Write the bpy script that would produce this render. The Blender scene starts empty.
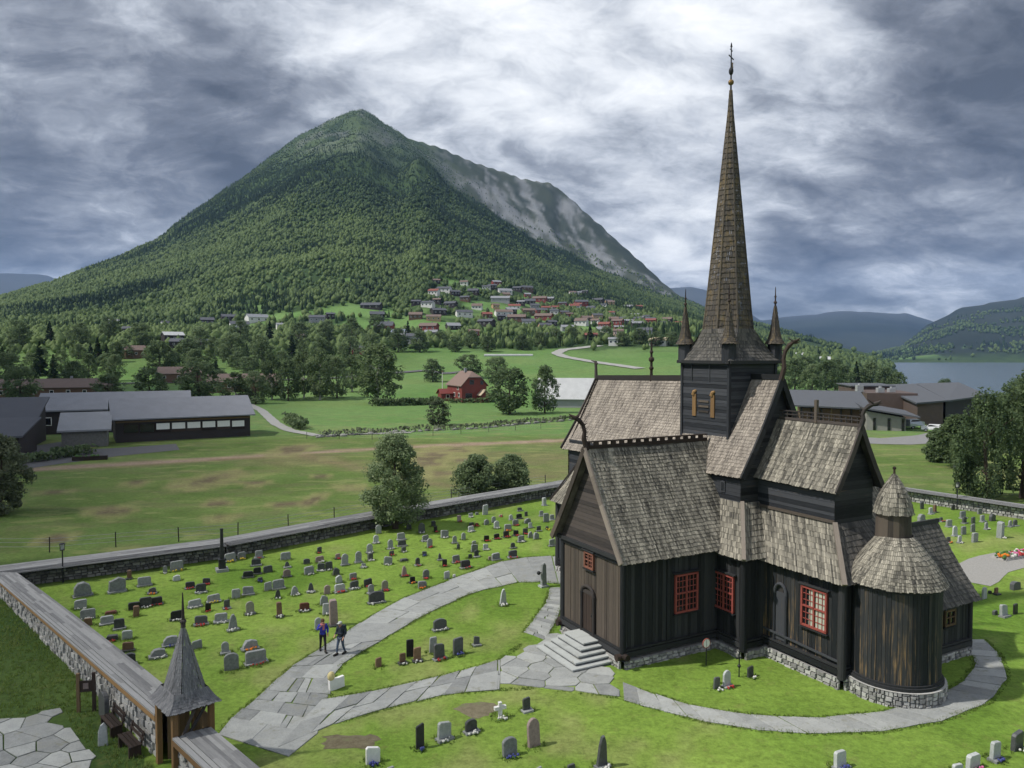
HAZE = 4.8e-5
import bpy, math, random
import numpy as np
from mathutils import Vector, Matrix
R = math.radians
rnd = random.Random(7)
nrs = np.random.RandomState(11)
scene = bpy.context.scene
COL = scene.collection

# ---------------------------------------------------------------- node helpers
class NT:
    def __init__(self, nt):
        self.nt = nt
    def __call__(self, typ, ins=None, **attrs):
        n = self.nt.nodes.new('ShaderNode' + typ)
        for k, v in attrs.items():
            setattr(n, k, v)
        for k, v in (ins or {}).items():
            s = n.inputs[k]
            if hasattr(v, 'is_output') or isinstance(v, bpy.types.NodeSocket):
                self.nt.links.new(v, s)
            elif isinstance(v, bpy.types.Node):
                self.nt.links.new(v.outputs[0], s)
            else:
                s.default_value = v
        return n
    def math(self, op, a, b=0.0, c=0.0, clamp=False):
        n = self('Math', {0: a, 1: b, 2: c}, operation=op, use_clamp=clamp)
        return n.outputs[0]
    def mix(self, f, a, b, blend='MIX'):
        n = self('Mix', data_type='RGBA', blend_type=blend)
        for i, v in ((0, f), (6, a), (7, b)):
            if isinstance(v, bpy.types.NodeSocket): self.nt.links.new(v, n.inputs[i])
            elif i and len(v) == 3: n.inputs[i].default_value = (*v, 1)
            else: n.inputs[i].default_value = v
        return n.outputs[2]
    def ramp(self, f, stops, interp='LINEAR'):
        n = self('ValToRGB', {0: f})
        cr = n.color_ramp; cr.interpolation = interp
        while len(cr.elements) < len(stops): cr.elements.new(0.5)
        for e, (p, c) in zip(cr.elements, stops):
            e.position = p
            e.color = (*c, 1) if isinstance(c, (tuple, list)) else (c, c, c, 1)
        return n.outputs[0]
    def noise(self, vec, scale, detail=4, rough=0.55, dist=0.0):
        n = self('TexNoise', {'Scale': scale, 'Detail': detail, 'Roughness': rough, 'Distortion': dist})
        if vec is not None: self.nt.links.new(vec, n.inputs['Vector'])
        return n.outputs[0]
    def vmul(self, vec, s):
        return self('VectorMath', {0: vec, 1: s}, operation='MULTIPLY').outputs[0]

MATS = {}
def new_mat(name):
    m = bpy.data.materials.new(name); m.use_nodes = True
    m.node_tree.nodes.clear()
    N = NT(m.node_tree)
    out = N('OutputMaterial')
    MATS[name] = m
    return m, N, out

def finish(m, N, out, color, rough=0.8, bump=None, bstr=0.3, bdist=0.02, metallic=0.0, spec=0.3, trans=None):
    b = N('BsdfPrincipled')
    def put(k, v):
        if isinstance(v, bpy.types.NodeSocket): m.node_tree.links.new(v, b.inputs[k])
        elif k == 'Base Color': b.inputs[k].default_value = (*v, 1) if len(v) == 3 else v
        else: b.inputs[k].default_value = v
    put('Base Color', color); put('Roughness', rough); put('Metallic', metallic)
    put('Specular IOR Level', spec)
    if bump is not None:
        bn = N('Bump', {'Strength': bstr, 'Distance': bdist, 'Height': bump})
        m.node_tree.links.new(bn.outputs[0], b.inputs['Normal'])
    sh = b.outputs[0]
    if trans is not None:
        t = N('BsdfTranslucent', {'Color': color if isinstance(color, bpy.types.NodeSocket) else (*color, 1)})
        mx = N('MixShader', {0: trans, 1: sh, 2: t.outputs[0]}); sh = mx.outputs[0]
    m.node_tree.links.new(sh, out.inputs[0])
    return m

def tintnode(N):
    return N('Attribute', attribute_name='tint').outputs['Fac']
def uvnode(N):
    return N('UVMap').outputs[0]
def objco(N):
    return N('TexCoord').outputs['Object']
def geopos(N):
    return N('NewGeometry').outputs['Position']

def wood_mat(name, c0, c1, streak=None, amount=0.0, low=False, rough=0.78):
    m, N, out = new_mat(name)
    uv = uvnode(N); t = tintnode(N)
    g = N.noise(N.vmul(uv, (9, 0.7, 1)), 2.2, 5, 0.6)
    fine = N.noise(N.vmul(uv, (60, 2.0, 1)), 2.0, 4, 0.6)
    f = N.math('ADD', N.math('MULTIPLY', g, 0.55), N.math('MULTIPLY', t, 0.55))
    col = N.ramp(f, [(0.28, c0), (0.75, c1)])
    col = N.mix(N.math('MULTIPLY', fine, 0.5), col, tuple(x * 0.35 for x in c0))
    if streak:
        s = N.noise(N.vmul(uv, (6.5, 0.28, 1)), 1.6, 4, 0.65)
        s = N.math('ADD', s, N.math('MULTIPLY', N.math('SUBTRACT', t, 0.5), 0.16))
        mk = N.ramp(s, [(0.66 - amount, 0.0), (0.80 - amount, 1.0)])
        pat = N.noise(uv, 0.7, 3, 0.6)
        mk = N.math('MULTIPLY', mk, N.ramp(pat, [(0.36, 0.0), (0.58, 1.0)]))
        if low:
            sep = N('SeparateXYZ', {0: uv}).outputs[1]
            hh = N('MapRange', {0: sep, 1: 0.8, 2: 4.8, 3: 1.0, 4: 0.25}).outputs[0]
            mk = N.math('MULTIPLY', mk, hh)
        col = N.mix(mk, col, streak)
    return finish(m, N, out, col, rough, fine, 0.35, 0.01)

def shingle_mat(name, c0, c1, c2, wear=None):
    m, N, out = new_mat(name)
    uv = uvnode(N); t = tintnode(N)
    g = N.noise(N.vmul(uv, (14, 1.6, 1)), 1.5, 4, 0.6)
    big = N.noise(N.vmul(uv, (1.3, .8, 1)), 0.75, 6, 0.68)
    f = N.math('ADD', N.math('MULTIPLY', t, 0.50), N.math('ADD', N.math('MULTIPLY', big, 0.86), N.math('MULTIPLY', g, 0.10)))
    col = N.ramp(f, [(0.36, c0), (0.62, c1), (0.98, c2)])
    if wear:
        mk = N.ramp(N.noise(N.vmul(uv, (3, 1, 1)), 1.1, 4, 0.7), [(0.52, 0.0), (0.66, 1.0)])
        col = N.mix(N.math('MULTIPLY', mk, 0.8), col, wear)
    return finish(m, N, out, col, 0.85, g, 0.3, 0.01)

def stone_mat(name, c0, c1, scale=6.0, tinted=True, tw=.42, rough=0.85, moss=None, bstr=0.5, lichen=None):
    m, N, out = new_mat(name)
    p = geopos(N)
    n = N.noise(p, scale, 6, 0.65)
    sp = N.noise(p, scale * 9, 3, 0.6)
    f = N.math('ADD', N.math('MULTIPLY', n, 0.6), N.math('MULTIPLY', sp, 0.4))
    if not tinted:
        f = N.math('ADD', f, N.math('MULTIPLY', N.math('SUBTRACT', N('ObjectInfo').outputs['Random'], .5), .30))
    if tinted:
        f = N.math('ADD', N.math('MULTIPLY', f, 0.6), N.math('ADD', N.math('MULTIPLY', N.math('SUBTRACT', tintnode(N), .5), tw), .21))
    col = N.ramp(f, [(0.28, c0), (0.72, c1)])
    if lichen:
        mk = N.ramp(N.noise(p, scale * 0.9, 5, 0.7), [(0.58, 0.0), (0.68, 1.0)])
        col = N.mix(N.math('MULTIPLY', mk, 0.6), col, lichen)
    if moss:
        mk = N.ramp(N.noise(p, scale * 0.5, 5, 0.7), [(0.55, 0.0), (0.7, 1.0)])
        col = N.mix(N.math('MULTIPLY', mk, 0.7), col, moss)
    return finish(m, N, out, col, rough, f, bstr, 0.02)

def plain_mat(name, c, rough=0.6, metallic=0.0, var=0.25, scale=4.0, spec=0.3, bstr=0.15):
    m, N, out = new_mat(name)
    n = N.noise(geopos(N), scale, 5, 0.6)
    col = N.mix(n, tuple(x * (1 - var) for x in c), tuple(min(1, x * (1 + var)) for x in c))
    return finish(m, N, out, col, rough, n, bstr, 0.01, metallic, spec)

def leaf_mat(name, c0, c1, c2):
    m, N, out = new_mat(name)
    t = tintnode(N)
    n = N.noise(geopos(N), 0.9, 3, 0.6)
    oi = N('ObjectInfo').outputs['Random']
    f = N.math('ADD', N.math('MULTIPLY', t, 0.65), N.math('ADD', N.math('MULTIPLY', n, 0.3), N.math('MULTIPLY', N.math('SUBTRACT', oi, 0.5), 0.25)))
    col = N.ramp(f, [(0.2, c0), (0.5, c1), (0.85, c2)])
    return finish(m, N, out, col, 0.6, trans=0.5, spec=0.15)

# ---------------------------------------------------------------- mesh builder
class MB:
    def __init__(s):
        s.v = []; s.f = []; s.uv = []; s.m = []; s.t = []
    def face(s, pts, uv=None, m=0, t=None):
        b = len(s.v)
        pts = [Vector(p) for p in pts]
        s.v += pts; s.f.append(tuple(range(b, b + len(pts)))); s.m.append(m)
        s.t.append(rnd.random() if t is None else t)
        if uv is None:
            n = Vector((0, 0, 0))
            for i in range(1, len(pts) - 1):
                n += (pts[i] - pts[0]).cross(pts[i + 1] - pts[0])
            if n.length > 1e-12: n.normalize()
            if abs(n.z) < 0.95 and n.length > 0.5:
                tg = Vector((-n.y, n.x, 0)).normalized(); bt = n.cross(tg)
                uv = [(p.dot(tg), p.dot(bt) if abs(n.z) > 0.1 else p.z) for p in pts]
            else:
                uv = [(p.x, p.y) for p in pts]
        s.uv += uv
    def box(s, c, d, M=None, m=0, t=None, taper=1.0, uvlong=False):
        t = rnd.random() if t is None else t
        x, y, z = d[0] / 2, d[1] / 2, d[2] / 2
        P = []
        for sz in (-1, 1):
            k = taper if sz > 0 else 1
            for sx, sy in ((-1, -1), (1, -1), (1, 1), (-1, 1)):
                p = Vector((sx * x * k, sy * y * k, sz * z))
                if M is not None: p = M @ p
                P.append(p + Vector(c))
        for q in ((0, 1, 5, 4), (1, 2, 6, 5), (2, 3, 7, 6), (3, 0, 4, 7), (4, 5, 6, 7), (3, 2, 1, 0)):
            s.face([P[i] for i in q], m=m, t=t)
    def beam(s, a, b, w, h, m=0, t=None, up=(0, 0, 1)):
        """a bar from a to b: w across, h along the up side; grain runs along it"""
        a = Vector(a); b = Vector(b); d = (b - a); L = d.length
        if L < 1e-6: return
        d.normalize(); u = Vector(up)
        if abs(d.dot(u)) > 0.98: u = Vector((1, 0, 0))
        sd = d.cross(u).normalized(); u = sd.cross(d)
        t = rnd.random() if t is None else t
        o = rnd.random() * 9
        c = [(-1, -1), (1, -1), (1, 1), (-1, 1)]
        A = [a + sd * (x * w / 2) + u * (y * h / 2) for x, y in c]
        B = [p + d * L for p in A]
        for i in range(4):
            j = (i + 1) % 4
            wd = w if i % 2 == 0 else h
            s.face([A[i], A[j], B[j], B[i]], [(o, 0), (o + wd, 0), (o + wd, L), (o, L)], m, t)
        s.face(A[::-1], m=m, t=t); s.face(B, m=m, t=t)
    def tube(s, pts, rad, n=8, m=0, t=None, cap=True):
        """a round bar through pts with a radius for each point"""
        pts = [Vector(p) for p in pts]
        if not isinstance(rad, (list, tuple)): rad = [rad] * len(pts)
        rings = []; prev = None; L = 0; Ls = []
        for i, p in enumerate(pts):
            d = (pts[min(i + 1, len(pts) - 1)] - pts[max(i - 1, 0)]).normalized()
            if prev is None:
                ref = Vector((1, 0, 0)) if abs(d.x) < 0.8 else Vector((0, 1, 0))
            else: ref = prev
            y = d.cross(ref).normalized(); x = y.cross(d).normalized(); prev = x
            rings.append([p + (x * math.cos(2 * math.pi * k / n) + y * math.sin(2 * math.pi * k / n)) * rad[i] for k in range(n)])
            if i: L += (p - pts[i - 1]).length
            Ls.append(L)
        t = rnd.random() if t is None else t
        for i in range(len(pts) - 1):
            for k in range(n):
                j = (k + 1) % n
                cw = 2 * math.pi * max(rad[i], 0.01) / n
                s.face([rings[i][k], rings[i][j], rings[i + 1][j], rings[i + 1][k]],
                       [(k * cw, Ls[i]), ((k + 1) * cw, Ls[i]), ((k + 1) * cw, Ls[i + 1]), (k * cw, Ls[i + 1])], m, t)
        if cap:
            s.face(rings[0][::-1], m=m, t=t); s.face(rings[-1], m=m, t=t)
    def ball(s, c, r, n=10, k=7, m=0, t=None, sc=(1, 1, 1)):
        c = Vector(c); t = rnd.random() if t is None else t
        P = lambda i, j: c + Vector((math.sin(math.pi * i / k) * math.cos(2 * math.pi * j / n) * r * sc[0],
                                     math.sin(math.pi * i / k) * math.sin(2 * math.pi * j / n) * r * sc[1],
                                     -math.cos(math.pi * i / k) * r * sc[2]))
        for i in range(k):
            for j in range(n):
                q = [P(i, j), P(i, j + 1), P(i + 1, j + 1), P(i + 1, j)]
                if i == 0: q = [q[0], q[2], q[3]]
                elif i == k - 1: q = [q[0], q[1], q[2]]
                s.face(q, m=m, t=t)
    def boards_v(s, p0, p1, z0, z1, out, wmin=.17, wmax=.3, th=.025, m=0, top=None):
        """upright boards of uneven width from p0 to p1 (plan), outward side = out"""
        p0 = Vector(p0); p1 = Vector(p1); d = p1 - p0; L = d.length; d.normalize(); o = Vector(out)
        x = 0.0
        while x < L - 1e-4:
            w = min(rnd.uniform(wmin, wmax), L - x)
            if L - x - w < wmin * .6: w = L - x
            t = rnd.random(); k = rnd.uniform(0.0, th); g = 0.008
            a = p0 + d * (x + g); b = p0 + d * (x + w - g)
            za = z1 if top is None else top(x + g); zb = z1 if top is None else top(x + w - g)
            u0 = rnd.random() * 20
            A = [Vector((a.x, a.y, z0)) + o * k, Vector((b.x, b.y, z0)) + o * k, Vector((b.x, b.y, zb)) + o * k, Vector((a.x, a.y, za)) + o * k]
            if d.cross(Vector((0, 0, 1))).dot(o) < 0: A = [A[1], A[0], A[3], A[2]]
            s.face(A, [(u0, A[0].z), (u0 + w, A[1].z), (u0 + w, A[2].z), (u0, A[3].z)], m, t)
            for i, j in ((0, 3), (2, 1), (3, 2)):
                q = [A[i], A[j], A[j] - o * (k + .03), A[i] - o * (k + .03)]
                s.face(q, [(u0, 0), (u0, 2), (u0 + .02, 2), (u0 + .02, 0)], m, t)
            x += w
        # dark backing sheet just behind
        B = [Vector((p0.x, p0.y, z0)), Vector((p1.x, p1.y, z0)), Vector((p1.x, p1.y, z1 if top is None else top(L))), Vector((p0.x, p0.y, z1 if top is None else top(0)))]
        s.face([q - o * .015 for q in B], m=m, t=0.0)
    def boards_h(s, p0, p1, z0, z1, out, hmin=.16, hmax=.26, th=.02, m=0, span=None):
        """level boards; span(z) gives the (start, end) along p0-p1"""
        p0 = Vector(p0); p1 = Vector(p1); d = p1 - p0; L = d.length; d.normalize(); o = Vector(out)
        z = z0
        while z < z1 - 1e-4:
            h = min(rnd.uniform(hmin, hmax), z1 - z)
            t = rnd.random(); k = rnd.uniform(0, th); g = .006
            za, zb = z + g, z + h - g
            a0, a1 = (0, L) if span is None else span(za)
            b0, b1 = (0, L) if span is None else span(zb)
            if a1 - a0 < .05: break
            A = [p0 + d * a0 + Vector((0, 0, za - p0.z)), p0 + d * a1 + Vector((0, 0, za - p0.z)), p0 + d * b1 + Vector((0, 0, zb - p0.z)), p0 + d * b0 + Vector((0, 0, zb - p0.z))]
            A = [q + o * (k + (0.012 if i < 2 else 0)) for i, q in enumerate(A)]
            u0 = rnd.random() * 20
            uv = [(u0, a0), (u0, a1), (u0 + h, b1), (u0 + h, b0)]
            if d.cross(Vector((0, 0, 1))).dot(o) < 0: A = A[::-1]; uv = uv[::-1]
            s.face(A, uv, m, t)
            z += h
        a0, a1 = (0, L) if span is None else span(z0); b0, b1 = (0, L) if span is None else span(z1)
        B = [p0 + d * a0, p0 + d * a1, p0 + d * b1, p0 + d * b0]
        B = [Vector((q.x, q.y, z0 if i < 2 else z1)) - o * .015 for i, q in enumerate(B)]
        s.face(B, m=m, t=0.0)
    def shingles(s, P, rows, w=.15, th=.016, m=0, rag=.03, under=True, uvs=(0, 0)):
        """lapped wooden shingles on a surface P(u, f): u along the eave, f from eave (0) to ridge (1)"""
        for i in range(rows):
            f0, f1 = i / rows, (i + 1) / rows
            a = P(0, f0); b = P(.5, f0); c = P(1, f0)
            L0 = sum((P((k + 1) / 8, f0) - P(k / 8, f0)).length for k in range(8))
            n = max(1, int(L0 / (w * .62)))
            slope_len = (P(.5, f1) - P(.5, f0)).length
            off = rnd.uniform(-.10, .10) + (.5 if i % 5 == 4 else 0)
            for k in range(-1, n + 1):
                u0 = max(0, (k + off + .05) / n); u1 = min(1, (k + 1 + off - .05) / n)
                if u1 - u0 < .08 / n: continue
                p0, p1, p2, p3 = P(u0, f0), P(u1, f0), P(u1, f1), P(u0, f1)
                nn = (p1 - p0).cross(p3 - p0)
                if nn.length < 1e-9: nn = (p1 - p0).cross(p2 - p0)
                if nn.length < 1e-9: nn = (p2 - p0).cross(p3 - p0)
                if nn.length < 1e-9: continue
                nn.normalize()
                up = (p3 - p0).normalized()
                h = th + rnd.uniform(.3, 1) * th; dr = rnd.uniform(-rag, rag) - rag
                t = .50 * rnd.random() + .50 * ((hash((k, int(uvs[0] * 10))) % 97) / 97)
                a0 = p0 + nn * (h + th) + up * dr; a1 = p1 + nn * (h + th) + up * dr
                b1 = p2 + nn * th; b0 = p3 + nn * th
                U0 = uvs[0] + u0 * L0; U1 = uvs[0] + u1 * L0; V0 = uvs[1] + i * slope_len; V1 = V0 + slope_len
                if (b1 - b0).length < 1e-4: s.face([a0, a1, b1], [(U0, V0), (U1, V0), (U1, V1)], m, t)
                else: s.face([a0, a1, b1, b0], [(U0, V0), (U1, V0), (U1, V1), (U0, V1)], m, t)
                s.face([p0 + up * dr, p1 + up * dr, a1, a0], [(U0, V0), (U1, V0), (U1, V0 + .03), (U0, V0 + .03)], m, t * .5)
        if under:
            K = 1
            for k in range(K):
                for j in range(10):
                    J = 10
                    q = [P(k / K, j / J), P((k + 1) / K, j / J), P((k + 1) / K, (j + 1) / J), P(k / K, (j + 1) / J)]
                    if (q[2] - q[3]).length < 1e-5: q = q[:3]
                    if (q[0] - q[1]).length < 1e-5: q = q[1:]
                    s.face(q[::-1], m=m, t=0.1)
    def build(s, name, mats, parent=None, smooth=False, loc=None):
        me = bpy.data.meshes.new(name)
        me.from_pydata([tuple(p) for p in s.v], [], s.f)
        if not isinstance(mats, (list, tuple)): mats = [mats]
        for k in mats: me.materials.append(MATS[k] if isinstance(k, str) else k)
        me.polygons.foreach_set('material_index', s.m)
        ul = me.uv_layers.new(name='UVMap')
        ul.data.foreach_set('uv', np.array(s.uv, np.float32).ravel())
        at = me.attributes.new('tint', 'FLOAT', 'FACE')
        at.data.foreach_set('value', np.array(s.t, np.float32))
        if smooth:
            me.polygons.foreach_set('use_smooth', [True] * len(s.f))
        me.update()
        return link(name, me, parent, loc)

def link(name, me, parent=None, loc=None):
    o = bpy.data.objects.new(name, me); COL.objects.link(o)
    if parent is not None: o.parent = parent
    if loc is not None: o.location = loc
    return o

def tag(o, label=None, cat=None, group=None, kind=None):
    if label: o['label'] = label
    if cat: o['category'] = cat
    if group: o['group'] = group
    if kind: o['kind'] = kind
    return o

def empty(name, loc=(0, 0, 0), rz=0.0):
    o = bpy.data.objects.new(name, None); COL.objects.link(o)
    o.location = loc; o.rotation_euler = (0, 0, rz); o.empty_display_size = 0.3
    return o

def np_mesh(name, V, F, mats, tint=None, smooth=False, parent=None, loc=None):
    """V (n,3), F (k,3|4) arrays"""
    me = bpy.data.meshes.new(name)
    nf, c = F.shape
    me.vertices.add(len(V)); me.vertices.foreach_set('co', np.asarray(V, np.float32).ravel())
    me.loops.add(nf * c); me.loops.foreach_set('vertex_index', F.astype(np.int32).ravel())
    me.polygons.add(nf); me.polygons.foreach_set('loop_start', np.arange(0, nf * c, c, dtype=np.int32))
    me.update(calc_edges=True); me.validate()
    if not isinstance(mats, (list, tuple)): mats = [mats]
    for k in mats: me.materials.append(MATS[k])
    if tint is not None:
        at = me.attributes.new('tint', 'FLOAT', 'FACE'); at.data.foreach_set('value', np.asarray(tint, np.float32))
    if smooth: me.polygons.foreach_set('use_smooth', [True] * nf)
    return link(name, me, parent, loc)

# ---------------------------------------------------------------- materials
TAR = wood_mat('tarred_boards', (.010, .012, .014), (.048, .050, .053), (.13, .085, .05), 0.0)
wood_mat('tarred_boards_streaked', (.010, .013, .016), (.044, .047, .050), (.25, .165, .08), 0.13, True)
wood_mat('weathered_boards', (.045, .038, .033), (.125, .102, .082), (.20, .135, .08), 0.02)
wood_mat('grey_boards', (.030, .027, .027), (.095, .08, .072), (.14, .10, .07), 0.0)
wood_mat('tower_boards', (.014, .017, .022), (.066, .071, .082), (.14, .09, .05), 0.0)
wood_mat('raw_wood', (.11, .072, .04), (.25, .17, .095), None)
wood_mat('ochre_wood', (.17, .10, .045), (.33, .20, .085), None)
wood_mat('pale_edge', (.16, .135, .115), (.30, .26, .22), None)
wood_mat('dark_wood', (.022, .015, .012), (.06, .042, .034), None)
wood_mat('cap_boards', (.15, .153, .158), (.33, .335, .335), None)
wood_mat('cap_edge', (.20, .205, .21), (.34, .345, .35), None)
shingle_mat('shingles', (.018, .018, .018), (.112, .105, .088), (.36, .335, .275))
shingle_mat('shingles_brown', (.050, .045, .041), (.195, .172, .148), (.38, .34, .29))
shingle_mat('shingles_dark', (.022, .023, .025), (.062, .061, .058), (.16, .15, .135))
shingle_mat('shingles_spire', (.022, .022, .024), (.060, .055, .050), (.12, .10, .075), (.17, .125, .06))
shingle_mat('shingles_grey', (.060, .062, .068), (.125, .128, .138), (.22, .225, .235))
stone_mat('rubble_pale', (.16, .16, .16), (.46, .46, .44), 3.5, lichen=(.32, .28, .20))
stone_mat('rubble_dark', (.07, .07, .068), (.27, .27, .255), 3.0, moss=(.09, .10, .05))
stone_mat('flagstone', (.125, .132, .135), (.40, .415, .40), 1.6, tw=.24, rough=.8, bstr=.35, lichen=(.17, .17, .12), moss=(.20, .20, .17))
stone_mat('step_stone', (.09, .095, .10), (.40, .42, .41), 2.2, tw=.55, rough=.8, lichen=(.25, .24, .19))
for k, (a, b) in {'g': ((.13, .14, .14), (.33, .345, .345)), 'l': ((.24, .26, .26), (.46, .48, .48)), 'd': ((.035, .037, .04), (.11, .115, .12)),
                  'b': ((.012, .012, .014), (.04, .04, .043)), 'n': ((.09, .055, .035), (.22, .14, .09)), 'k': ((.17, .13, .12), (.34, .27, .25)),
                  'o': ((.13, .13, .10), (.29, .28, .23)), 'e': ((.10, .04, .028), (.22, .10, .07)), 'w': ((.5, .5, .5), (.75, .75, .74))}.items():
    stone_mat('granite_' + k, a, b, 7.0, tinted=False, rough=.35 if k in 'bd' else .7, bstr=.15)
plain_mat('red_paint', (.27, .068, .056), .5, var=.3)
plain_mat('house_red', (.175, .042, .036), .6, var=.2, scale=.8)
plain_mat('gilt', (.20, .13, .05), .5, metallic=.5)
plain_mat('faded_red', (.20, .085, .06), .6, var=.3)
plain_mat('iron', (.025, .027, .03), .5, metallic=.3)
plain_mat('zinc', (.36, .37, .38), .5, metallic=.3)
plain_mat('white_paint', (.74, .74, .72), .6, var=.12)
plain_mat('curtain', (.40, .43, .36), .8, var=.15)
plain_mat('gravel', (.27, .265, .25), .9, var=.35, scale=9, bstr=.5)
plain_mat('asphalt', (.10, .10, .105), .9, var=.3, scale=2)
plain_mat('asphalt_pale', (.20, .20, .20), .9, var=.2, scale=1)
plain_mat('road_gravel', (.30, .30, .285), .9, var=.15, scale=.4)
stone_mat('soil', (.10, .085, .05), (.24, .215, .15), 3.0, tinted=False, rough=.95, moss=(.10, .15, .035))
plain_mat('yellow_paint', (.58, .50, .24), .5)
for k, c in {'r': (.38, .045, .04), 'w': (.56, .56, .53), 'y': (.62, .46, .04), 'o': (.62, .19, .02), 'b': (.055, .065, .22), 'v': (.06, .13, .03), 'p': (.5, .14, .28)}.items():
    plain_mat('petals_' + k, c, .7, var=.3, scale=30)
def glass_mat(name, c=(.01, .012, .014), rough=.08):
    m, N, out = new_mat(name)
    return finish(m, N, out, c, rough, spec=.6)
glass_mat('window_glass')
leaf_mat('leaf_green', (.066, .098, .046), (.145, .205, .098), (.24, .30, .16))
leaf_mat('leaf_birch', (.055, .085, .038), (.13, .185, .082), (.22, .275, .14))
leaf_mat('leaf_silver', (.095, .135, .070), (.20, .265, .135), (.31, .375, .215))
leaf_mat('leaf_willow', (.045, .062, .036), (.12, .15, .085), (.21, .235, .155))
leaf_mat('leaf_spruce', (.018, .036, .017), (.040, .072, .032), (.075, .115, .048))
leaf_mat('leaf_forest', (.020, .044, .027), (.070, .122, .052), (.19, .265, .10))
leaf_mat('leaf_dark', (.050, .080, .040), (.110, .160, .074), (.185, .24, .12))
leaf_mat('grass_blade', (.095, .160, .028), (.15, .225, .05), (.24, .26, .10))
plain_mat('bark', (.075, .058, .045), .9, var=.4, scale=6, bstr=.6)
plain_mat('bark_birch', (.38, .37, .34), .8, var=.45, scale=5)
# ---------------------------------------------------------------- terrain
def _hash2(ix, iy, seed):
    n = (ix.astype(np.int64) * 374761393 + iy.astype(np.int64) * 668265263 + seed * 974634541) & 0x7fffffff
    n = ((n ^ (n >> 13)) * 1274126177) & 0x7fffffff
    return ((n ^ (n >> 16)) & 0xffff) / 65535.0

def vnoise(x, y, seed=0):
    x0 = np.floor(x); y0 = np.floor(y)
    fx = x - x0; fy = y - y0
    fx = fx * fx * (3 - 2 * fx); fy = fy * fy * (3 - 2 * fy)
    a = _hash2(x0, y0, seed); b = _hash2(x0 + 1, y0, seed)
    c = _hash2(x0, y0 + 1, seed); d = _hash2(x0 + 1, y0 + 1, seed)
    return (a * (1 - fx) + b * fx) * (1 - fy) + (c * (1 - fx) + d * fx) * fy

def fbm(x, y, oct=5, seed=0, ridged=False):
    s = np.zeros_like(x); a = 0.5
    for i in range(oct):
        v = vnoise(x, y, seed + i * 17)
        s += a * ((1 - np.abs(2 * v - 1)) if ridged else v)
        x = x * 2.03 + 11.3; y = y * 2.03 + 7.7; a *= 0.5
    return s

def sstep(a, b, x):
    t = np.clip((x - a) / (b - a), 0, 1)
    return t * t * (3 - 2 * t)

# bearing of the ridge line, as the slope X/Y of the view direction, with its height angle
SK_U = [-900, -600, -200, 0, 60, 110, 160, 200, 250, 300, 330, 345, 354, 362, 371, 385, 410, 440, 480, 520, 550, 566, 600, 630, 660, 680, 720, 780, 830, 880, 940, 1100, 1900]
SK_Y = [345, 335, 318, 299, 281, 263, 241, 211, 176, 139, 124, 118, 114.5, 112.5, 116, 126, 140, 149, 166, 180, 185, 196, 226, 253, 281, 297, 316, 331, 345, 356, 362, 362, 362]
CR_U = [-900, 0, 200, 362, 440, 560, 680, 780, 900, 1900]
CR_Y = [1000, 1450, 2000, 2400, 2600, 2900, 2600, 2200, 1500, 1500]
SP_U = [400, 412, 450, 500, 550, 600, 660, 690]
SP_Y = [136, 142, 185, 215, 248, 272, 298, 306]

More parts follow.
